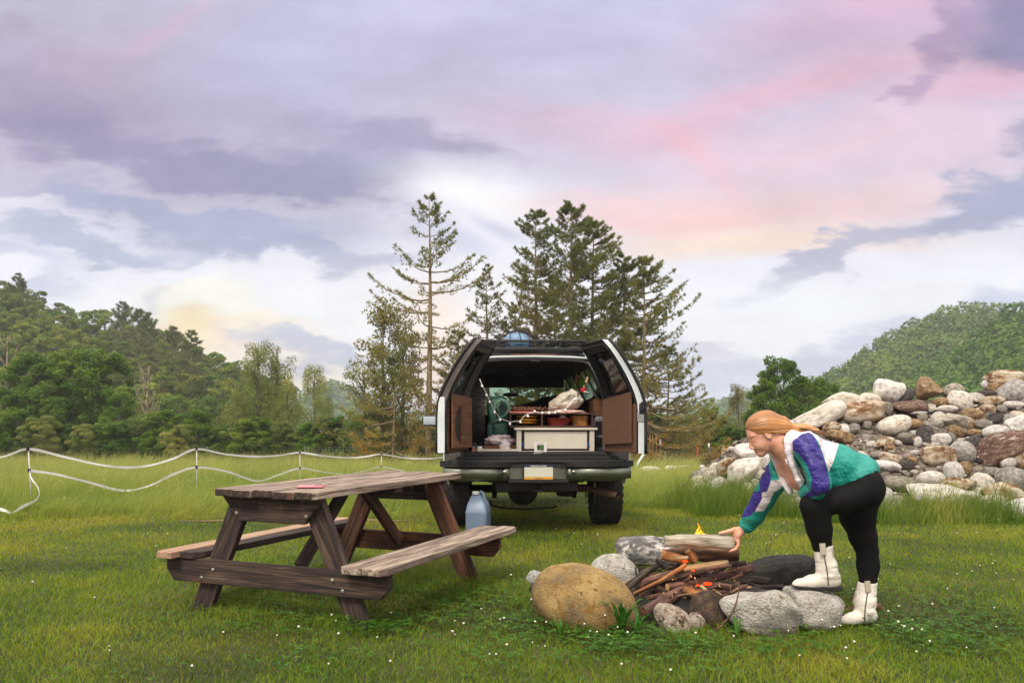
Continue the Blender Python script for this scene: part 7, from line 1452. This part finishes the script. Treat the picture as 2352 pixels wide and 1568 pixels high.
fpost(1660, 1022, 1070, 41, .085, [(150, 122, 88), (172, 146, 110)], 'thick wooden gate post nearest to the white boulders'); fpost(1688, 1025, 1068, 43, .06, [(150, 104, 72), (170, 126, 90)], 'thinner reddish gate post behind the gate')
q = MB(); g0, g1 = at(1662, 1032, 41), at(1712, 1034, 42)
for dz in (0, -.30, -.62): q.tube([g0+Vector((0, 0, dz)), g1+Vector((0, 0, dz))], .028, 6)
q.tube([g0.lerp(g1, .3)+Vector((0, 0, .0)), g0.lerp(g1, .3)+Vector((0, 0, -.9))], .03, 6); tag(q.build('gate', m_tape), 'white tube gate beside the thick wooden gate post', 'gate')
q = MB(); a_, b_ = at(1527, 1036, 40), at(1534, 1078, 40); q.tube([a_, b_], .03, 6); tag(q.build('stake', mat('green_stake', [(76, 150, 120)], rough=.6)), 'leaning green stake beside the metal fence post', 'stake')
for px, yt, lb in ((1493, 998, 'left of three tan bamboo stakes right of the vehicle'), (1499, 1000, 'middle of three tan bamboo stakes right of the vehicle'), (1507, 996, 'right of three tan bamboo stakes right of the vehicle')):
    a_, b_ = at(px, yt, 40), at(px+1, 1056, 40); q = MB(); q.tube([a_, b_], .022, 5); tag(q.build('bamboo_stake', mat('bamboo', [(150, 118, 56), (170, 138, 76)], scale=4)), lb, 'stake', 'bamboo stakes')
q = MB(); q.tube([at(1478, 1043, 30), at(1466, 1062, 30), at(1459, 1080, 30)], .045, 6); tag(q.build('leaning_board', m_tape), 'white leaning stick in the grass right behind the vehicle', 'stick')
q = MB(); q.tube([at(1540, 1073, 31), at(1584, 1069, 32)], .035, 6); tag(q.build('pipe', m_tape), 'white pipe lying flat in the long grass', 'pipe')
q = MB(); q.tube([at(1628, 1018, 40), at(1628, 1029, 40)], .05, 6); q.cur = 1; q.tube([at(1628, 1029, 40), at(1629, 1080, 40)], .02, 6); tag(q.build('fence_post', [m_cw, m_plas]), 'thin dark post with a white cap between rusty post and gate', 'fence post')
m_wire = mat('fence_wire', [(120, 124, 120)], rough=.5, metal=.6)
def wire(pxa, pxb, Y, yt, label):
    q = MB(); A0, B0 = at(pxa, yt, Y), at(pxb, yt, Y)
    for k in range(7): q.tube([A0+Vector((0, 0, -.17*k)), B0+Vector((0, 0, -.17*k))], .006, 4)
    n_ = int((B0-A0).length/.2)
    for k in range(n_+1): p = A0.lerp(B0, k/n_); q.tube([p, p-Vector((0, 0, 1.02))], .005, 4)
    for k in range(0, n_+1, 16): p = A0.lerp(B0, k/n_); q.tube([p+Vector((0, 0, .08)), p-Vector((0, 0, 1.2))], .02, 5)
    tag(q.build('wire_fence', m_wire), label, 'wire fence')
wire(1482, 1658, 41.3, 1030, 'woven wire fence between the vehicle and the gate'); wire(700, 1012, 46, 1027, 'woven wire fence across the meadow left of the vehicle')
# ------------------------------------------------------------------ grass and clover
def clear(P):
    k = np.ones(len(P), bool)
    for x, y, r_ in STONES: k &= np.hypot(P[:, 0]-x, (P[:, 1]-y)*1.15) > r_
    for x in (-.95, .95): pass
    return P[k]
P = clear(wedge(300000, 3.3, 11.2, 1.25, .86, .7)); el = lawn_edge(P[:, 0]); P = P[P[:, 1] < el+.1]
# the dirt track is sparse
trk = (P[:, 0] < -1.0) & (P[:, 0] > -3.9) & (np.abs(P[:, 1]-(lawn_edge(P[:, 0])-.12)) < .16); P = P[~trk | (rng.random(len(P)) < .3)]
n = len(P); nz = fbm(P, .8, 4); nz2 = fbm(P+50, 3.0, 3); dist = P[:, 1]
h = (.031+.018*nz+.024*np.clip(nz2, 0, 1)+.006*rng.random(n))*rng.uniform(.6, 1.35, n); h = np.clip(h, .012, .12)
bo = np.ones(n)
for x, y, r_ in STONES: d_ = np.hypot(P[:, 0]-x, P[:, 1]-y)-r_; bo = np.maximum(bo, 1+1.2*np.exp(-np.clip(d_, 0, 9)/.05))
h *= bo
ta = np.hypot((P[:, 0]+1.08), (P[:, 1]-5.45)); h *= 1+.7*(ta < 1.0)
lean = rng.normal(size=(n, 2))*(h*.55)[:, None]; wd = .0032*(.7+dist*.14)*rng.uniform(.7, 1.3, n)
V, F, hc = blades(P, h, wd, lean); v5 = (.33+.85*nz+.30*nz2+rng.uniform(-.25, .25, n)+.42*np.clip((dist-5.2)/2.5, 0, 1)).repeat(5)
dry = (rng.random(n) < .10+.22*np.clip(fbm(P+9, .7, 3)*2, 0, 1)).repeat(5).reshape(-1, 5)
tag(mesh_np('lawn_grass', V, F, m_lawn, attr=v5, colr=(np.clip(hc*.28+dry*.5, 0, 1)).ravel()), 'short mown lawn in the foreground', 'grass', kind='stuff')
# long meadow grass
def hmead(P): return .27+.40*np.clip((P[:, 1]-11)/24, 0, 1)
PA = wedge(110000, 9.5, 24, 1.3, .74, 1); PB = wedge(90000, 24, 62, 1.2, .74, 1); P = np.concatenate([PA, PB])
P = P[P[:, 1] > lawn_edge(P[:, 0])-.06]
pxx = 1176+FPX*P[:, 0]/P[:, 1]; msk = ~((pxx > 1600) & (P[:, 1] > 9.9)) & ~((pxx > 1780) & (P[:, 1] > 9.3)); under = (np.abs(P[:, 0]-.1) < 1.05) & (P[:, 1] < 13.6); P = P[msk]
n = len(P); nz = fbm(P, .45, 4); nz2 = fbm(P+30, 1.6, 3); h = hmead(P)*(1+.75*nz+.55*nz2)*rng.uniform(.55, 1.2, n); edge = np.clip((P[:, 1]-lawn_edge(P[:, 0]))/.9, .25, 1); h *= edge; h = np.where((np.abs(P[:, 0]-.1) < 1.1) & (P[:, 1] < 14), .05, h)
wind = np.stack([.34+.5*fbm(P+7, .5, 2), .25*fbm(P+70, .5, 2)-.12], 1); lean = (wind+rng.normal(size=(n, 2))*.22)*h[:, None]; wd = .0045*(.6+P[:, 1]*.085)*rng.uniform(.6, 1.3, n)
V, F, hc = blades(P, h, wd, lean); tall = (rng.random(n) < .12).repeat(5).reshape(-1, 5)
v5 = (.45+.75*nz+.35*nz2+rng.uniform(-.2, .25, n)+.15*np.clip((P[:, 1]-12)/20, 0, 1)).repeat(5)
tag(mesh_np('meadow_grass', V, F, m_mead, attr=v5, colr=np.clip(hc*.45*(P[:, 1] > 0)[:, None]+tall*hc*.4, 0, 1).ravel()), 'long wind-combed meadow grass beyond the lawn', 'grass', kind='stuff')
# seed heads
n = 9000; Ps = wedge(n, 10.5, 58, .9, .74, 1); pxx = 1176+FPX*Ps[:, 0]/Ps[:, 1]; Ps = Ps[~((pxx > 1600) & (Ps[:, 1] > 9.9)) & ~((np.abs(Ps[:, 0]-.1) < 1.1) & (Ps[:, 1] < 14))]; Ps = Ps[Ps[:, 1] > lawn_edge(Ps[:, 0])+.4]; n = len(Ps)
h = hmead(Ps)*rng.uniform(1.05, 1.5, n)*np.clip((Ps[:, 1]-lawn_edge(Ps[:, 0]))/2, .5, 1); V, F, hc = blades(Ps, h, np.full(n, .004)*(.5+Ps[:, 1]*.05), rng.normal(size=(n, 2))*.08+[.06, 0]); 
tips = V.reshape(-1, 5, 3)[:, 4]; L1, F1 = leaves(tips.repeat(4, 0)+rng.normal(size=(n*4, 3))*[.012, .012, .035], np.zeros((n*4, 3)), .018, .3)
V2 = np.concatenate([V, L1]); F2 = [F[0], np.asarray(F[1]), F1+len(V)]
tag(mesh_np('seed_heads', V2, F2, m_mead, attr=np.full(len(V2), .9), colr=np.concatenate([hc.ravel()*.5, np.full(len(L1), .8)])), 'pale seed heads standing above the meadow grass', 'grass', kind='stuff')
# tufts at the foot of the rock pile and around the white boulders
def tufts(cs, nper, hh, spread, name, label, mt=None, wind_=(.12, -.10)):
    Pt = []; hs = []
    for x, y, s in cs: a = rng.normal(size=(nper, 2))*spread*s; Pt.append(np.array([x, y])+a); hs.append(hh*s*np.exp(-np.hypot(a[:, 0], a[:, 1])/(spread*s*2.2))*rng.uniform(.5, 1.25, nper))
    Pt = np.concatenate(Pt); hs = np.concatenate(hs); lean = rng.normal(size=(len(Pt), 2))*.30*hs[:, None]+np.array(wind_)*hs[:, None]; V, F, hc = blades(Pt, hs, .0065*rng.uniform(.6, 1.3, len(Pt)), lean); nzv = fbm(Pt, 1.2, 3)
    return tag(mesh_np(name, V, F, mt or m_tuft, attr=(.4+.5*nzv+rng.uniform(-.2, .3, len(Pt))).repeat(5), colr=(hc*.35).ravel()), label, 'grass', kind='stuff')
cs = []
for px in np.arange(1555, 2480, 9.):
    yb = float(ybase(px)); Yb = CAMH*FPX/(yb-HY)
    for k in range(3):
        Yq = Yb-.12+rng.uniform(-.1, .45 if px < 1780 else .3); s = rng.uniform(.2, 1.0)**1.8*(1.0 if px < 1800 or 1935 < px < 2010 else .75); cs.append(((px-1176)/FPX*Yq+rng.normal()*.03, Yq, s))
tufts(cs, 120, .36, .09, 'tall_grass', 'rough tall grass growing along the foot of the rock pile', wind_=(.3, -.25))
cs = [((px-1176)/FPX*Y, Y, s) for px, Y, s in ((1965, 9.35, 1.25), (1985, 9.3, 1.1), (2100, 9.4, 1.1), (2180, 9.4, 1.2), (2230, 9.45, .9), (1625, 10.4, 1.2), (1665, 10.3, 1.1), (1700, 10.2, 1.2), (1730, 10.0, 1.2), (1640, 9.9, 1.0), (2290, 9.3, 1.1), (1600, 10.8, 1.2), (1570, 11, 1.2), (1780, 9.8, 1.1))]
tufts(cs, 520, .60, .17, 'tall_grass', 'high grass clumps rising before the foot boulders')
cs = []
for x in np.arange(-9, -.9, .05): yy = float(lawn_edge(np.array([x]))[0])+rng.uniform(.0, .9); cs.append((x, yy, rng.uniform(.35, 1.0)**1.4))
for x in np.arange(1.5, 3.0, .05): yy = float(lawn_edge(np.array([x]))[0])+rng.uniform(-.05, .6); cs.append((x, yy, rng.uniform(.3, .9)**1.4))
tufts(cs, 110, .34, .13, 'meadow_fringe', 'shaggy grass leaning over the edge of the lawn', m_mead, (.75, -.35))
# clover leaves
def clover(n, cen, sp_): return rng.normal(size=(n, 2))*np.array(sp_)+np.array(cen)
Pc = np.concatenate([clover(1800, (-.7, 4.7), (.6, .5)), clover(1900, (.9, 4.15), (.9, .22)), clover(1500, (2.0, 5.2), (1.1, .6)), clover(1100, (.1, 5.3), (.6, .5)), clover(1500, (-.1, 4.3), (.7, .28)), clover(900, (2.3, 4.2), (.6, .3)), wedge(1800, 3.4, 8.5, 1.2)])
Pc = Pc[(Pc[:, 1] > 3.3) & (Pc[:, 1] < 9)]; Pc = clear(Pc); Pc = Pc[fbm(Pc, 2.2, 3) > rng.uniform(-.35, .35, len(Pc))]; n = len(Pc); zc = rng.uniform(.015, .07, n); V = []; r_ = rng.uniform(.007, .014, n); a0 = rng.uniform(0, 2*PI, n)
for k in range(3):
    a = a0+k*2*PI/3; ca, sa = np.cos(a), np.sin(a); tl = rng.normal(size=n)*.25
    for u_, w_ in ((0, 0), (.8, -.62), (1.45, -.5), (1.55, .0), (1.45, .5), (.8, .62)): V.append(np.stack([Pc[:, 0]+(ca*u_-sa*w_)*r_, Pc[:, 1]+(sa*u_+ca*w_)*r_, zc+r_*(u_*tl*.5+abs(w_)*.25)], 1))
V = np.stack(V, 1).reshape(-1, 3); F = np.arange(len(V)).reshape(-1, 6)
m_clov = leafmat('clover_leaves', (30, 76, 14), (62, 112, 26), (108, 146, 50), nscale=2.5, trans=.3, rnd=0)
tag(mesh_np('clover', V, F, m_clov, attr=rng.uniform(.1, .8, n).repeat(18)), 'clover leaves mixed into the lawn', 'clover', kind='stuff')
Pf = np.concatenate([wedge(90, 3.5, 9, .6), clover(45, (1.0, 4.05), (1.3, .25)), clover(40, (2.6, 5.6), (.9, .8)), clover(20, (-.3, 4.4), (.9, .4))]); Pf = clear(Pf[Pf[:, 1] > 3.45]); b = MB(); r9 = random.Random(2)
for x, y in Pf:
    z = r9.uniform(.05, .11); s = r9.uniform(.0035, .007); b.cur = 0; b.ball((x, y, z), s, 6, (1, 1, .85)); 
    for k in range(5): a = k*1.256+x*9; b.ball((x+math.cos(a)*s*.6, y+math.sin(a)*s*.6, z+s*r9.uniform(-.3, .5)), s*.5, 4)
    b.cur = 1; b.tube([(x, y, 0), (x+.004, y, z-s*.7)], .0012, 4, cap=False)
tag(b.build('clover_flowers', [mat('clover_blossom', [(206, 198, 178), (226, 222, 210)], scale=60, rough=.8), m_clov]), 'scattered white clover blossoms in the lawn', 'clover', kind='stuff')
# weeds
def weed(px, py, Y, label, n=9, L=.12, seed=1, up=.6):
    p = at(px, py, Y); r_ = random.Random(seed); e = MB()
    for k in range(n):
        a = r_.uniform(0, 2*PI); l_ = L*r_.uniform(.6, 1.1); ca, sa = math.cos(a), math.sin(a); prev = None; rows = []
        for i in range(8):
            t = i/7; w_ = L*.10*math.sin(PI*min(1, t*1.02)**.7)*(1 if i % 2 else .45)+.001; c = Vector((ca*l_*t, sa*l_*t, l_*up*math.sin(t*2.0))); rows.append([c+Vector((-sa*w_, ca*w_, .004)), c, c+Vector((sa*w_, -ca*w_, .004))])
        e.loft(rows, False, False)
    return tag(e.build('weed', m_clovw, None, Matrix.Translation((p.x, Y, 0))), label, 'weed')
m_clovw = leafmat('weed_leaves', (54, 100, 26), (80, 128, 38), (110, 150, 60), nscale=6, trans=.3)
weed(1428, 1440, 4.36, 'dark green toothed weed growing before the right end of the ochre boulder', 16, .14, 3, 1.3)
weed(1462, 1440, 4.3, 'small upright weed between the ochre boulder and the craggy stone', 8, .09, 4, 1.4)
weed(1290, 1460, 4.25, 'round-leaved weed before the middle of the ochre boulder', 8, .08, 6, 1.2)
weed(1815, 1420, 4.36, 'leafy weed between the two pale boulders at the right front', 12, .10, 7, 1.2)
weed(1690, 1450, 4.25, 'small weed before the speckled white-grey boulder', 8, .08, 8, 1.2)
# ------------------------------------------------------------------ evening air
m_hz, t = newmat('haze'); pv = t.nodes.new('ShaderNodeVolumePrincipled'); pv.inputs['Color'].default_value = (.92, .94, 1, 1); pv.inputs['Density'].default_value = .0006; pv.inputs['Anisotropy'].default_value = .2
oo = t.nodes.new('ShaderNodeOutputMaterial'); t.links.new(pv.outputs[0], oo.inputs['Volume'])
q = MB(); q.box((0, 330, 28), (1700, 800, 68)); tag(q.build('haze', m_hz), 'thin evening haze over the valley', 'haze', kind='stuff')
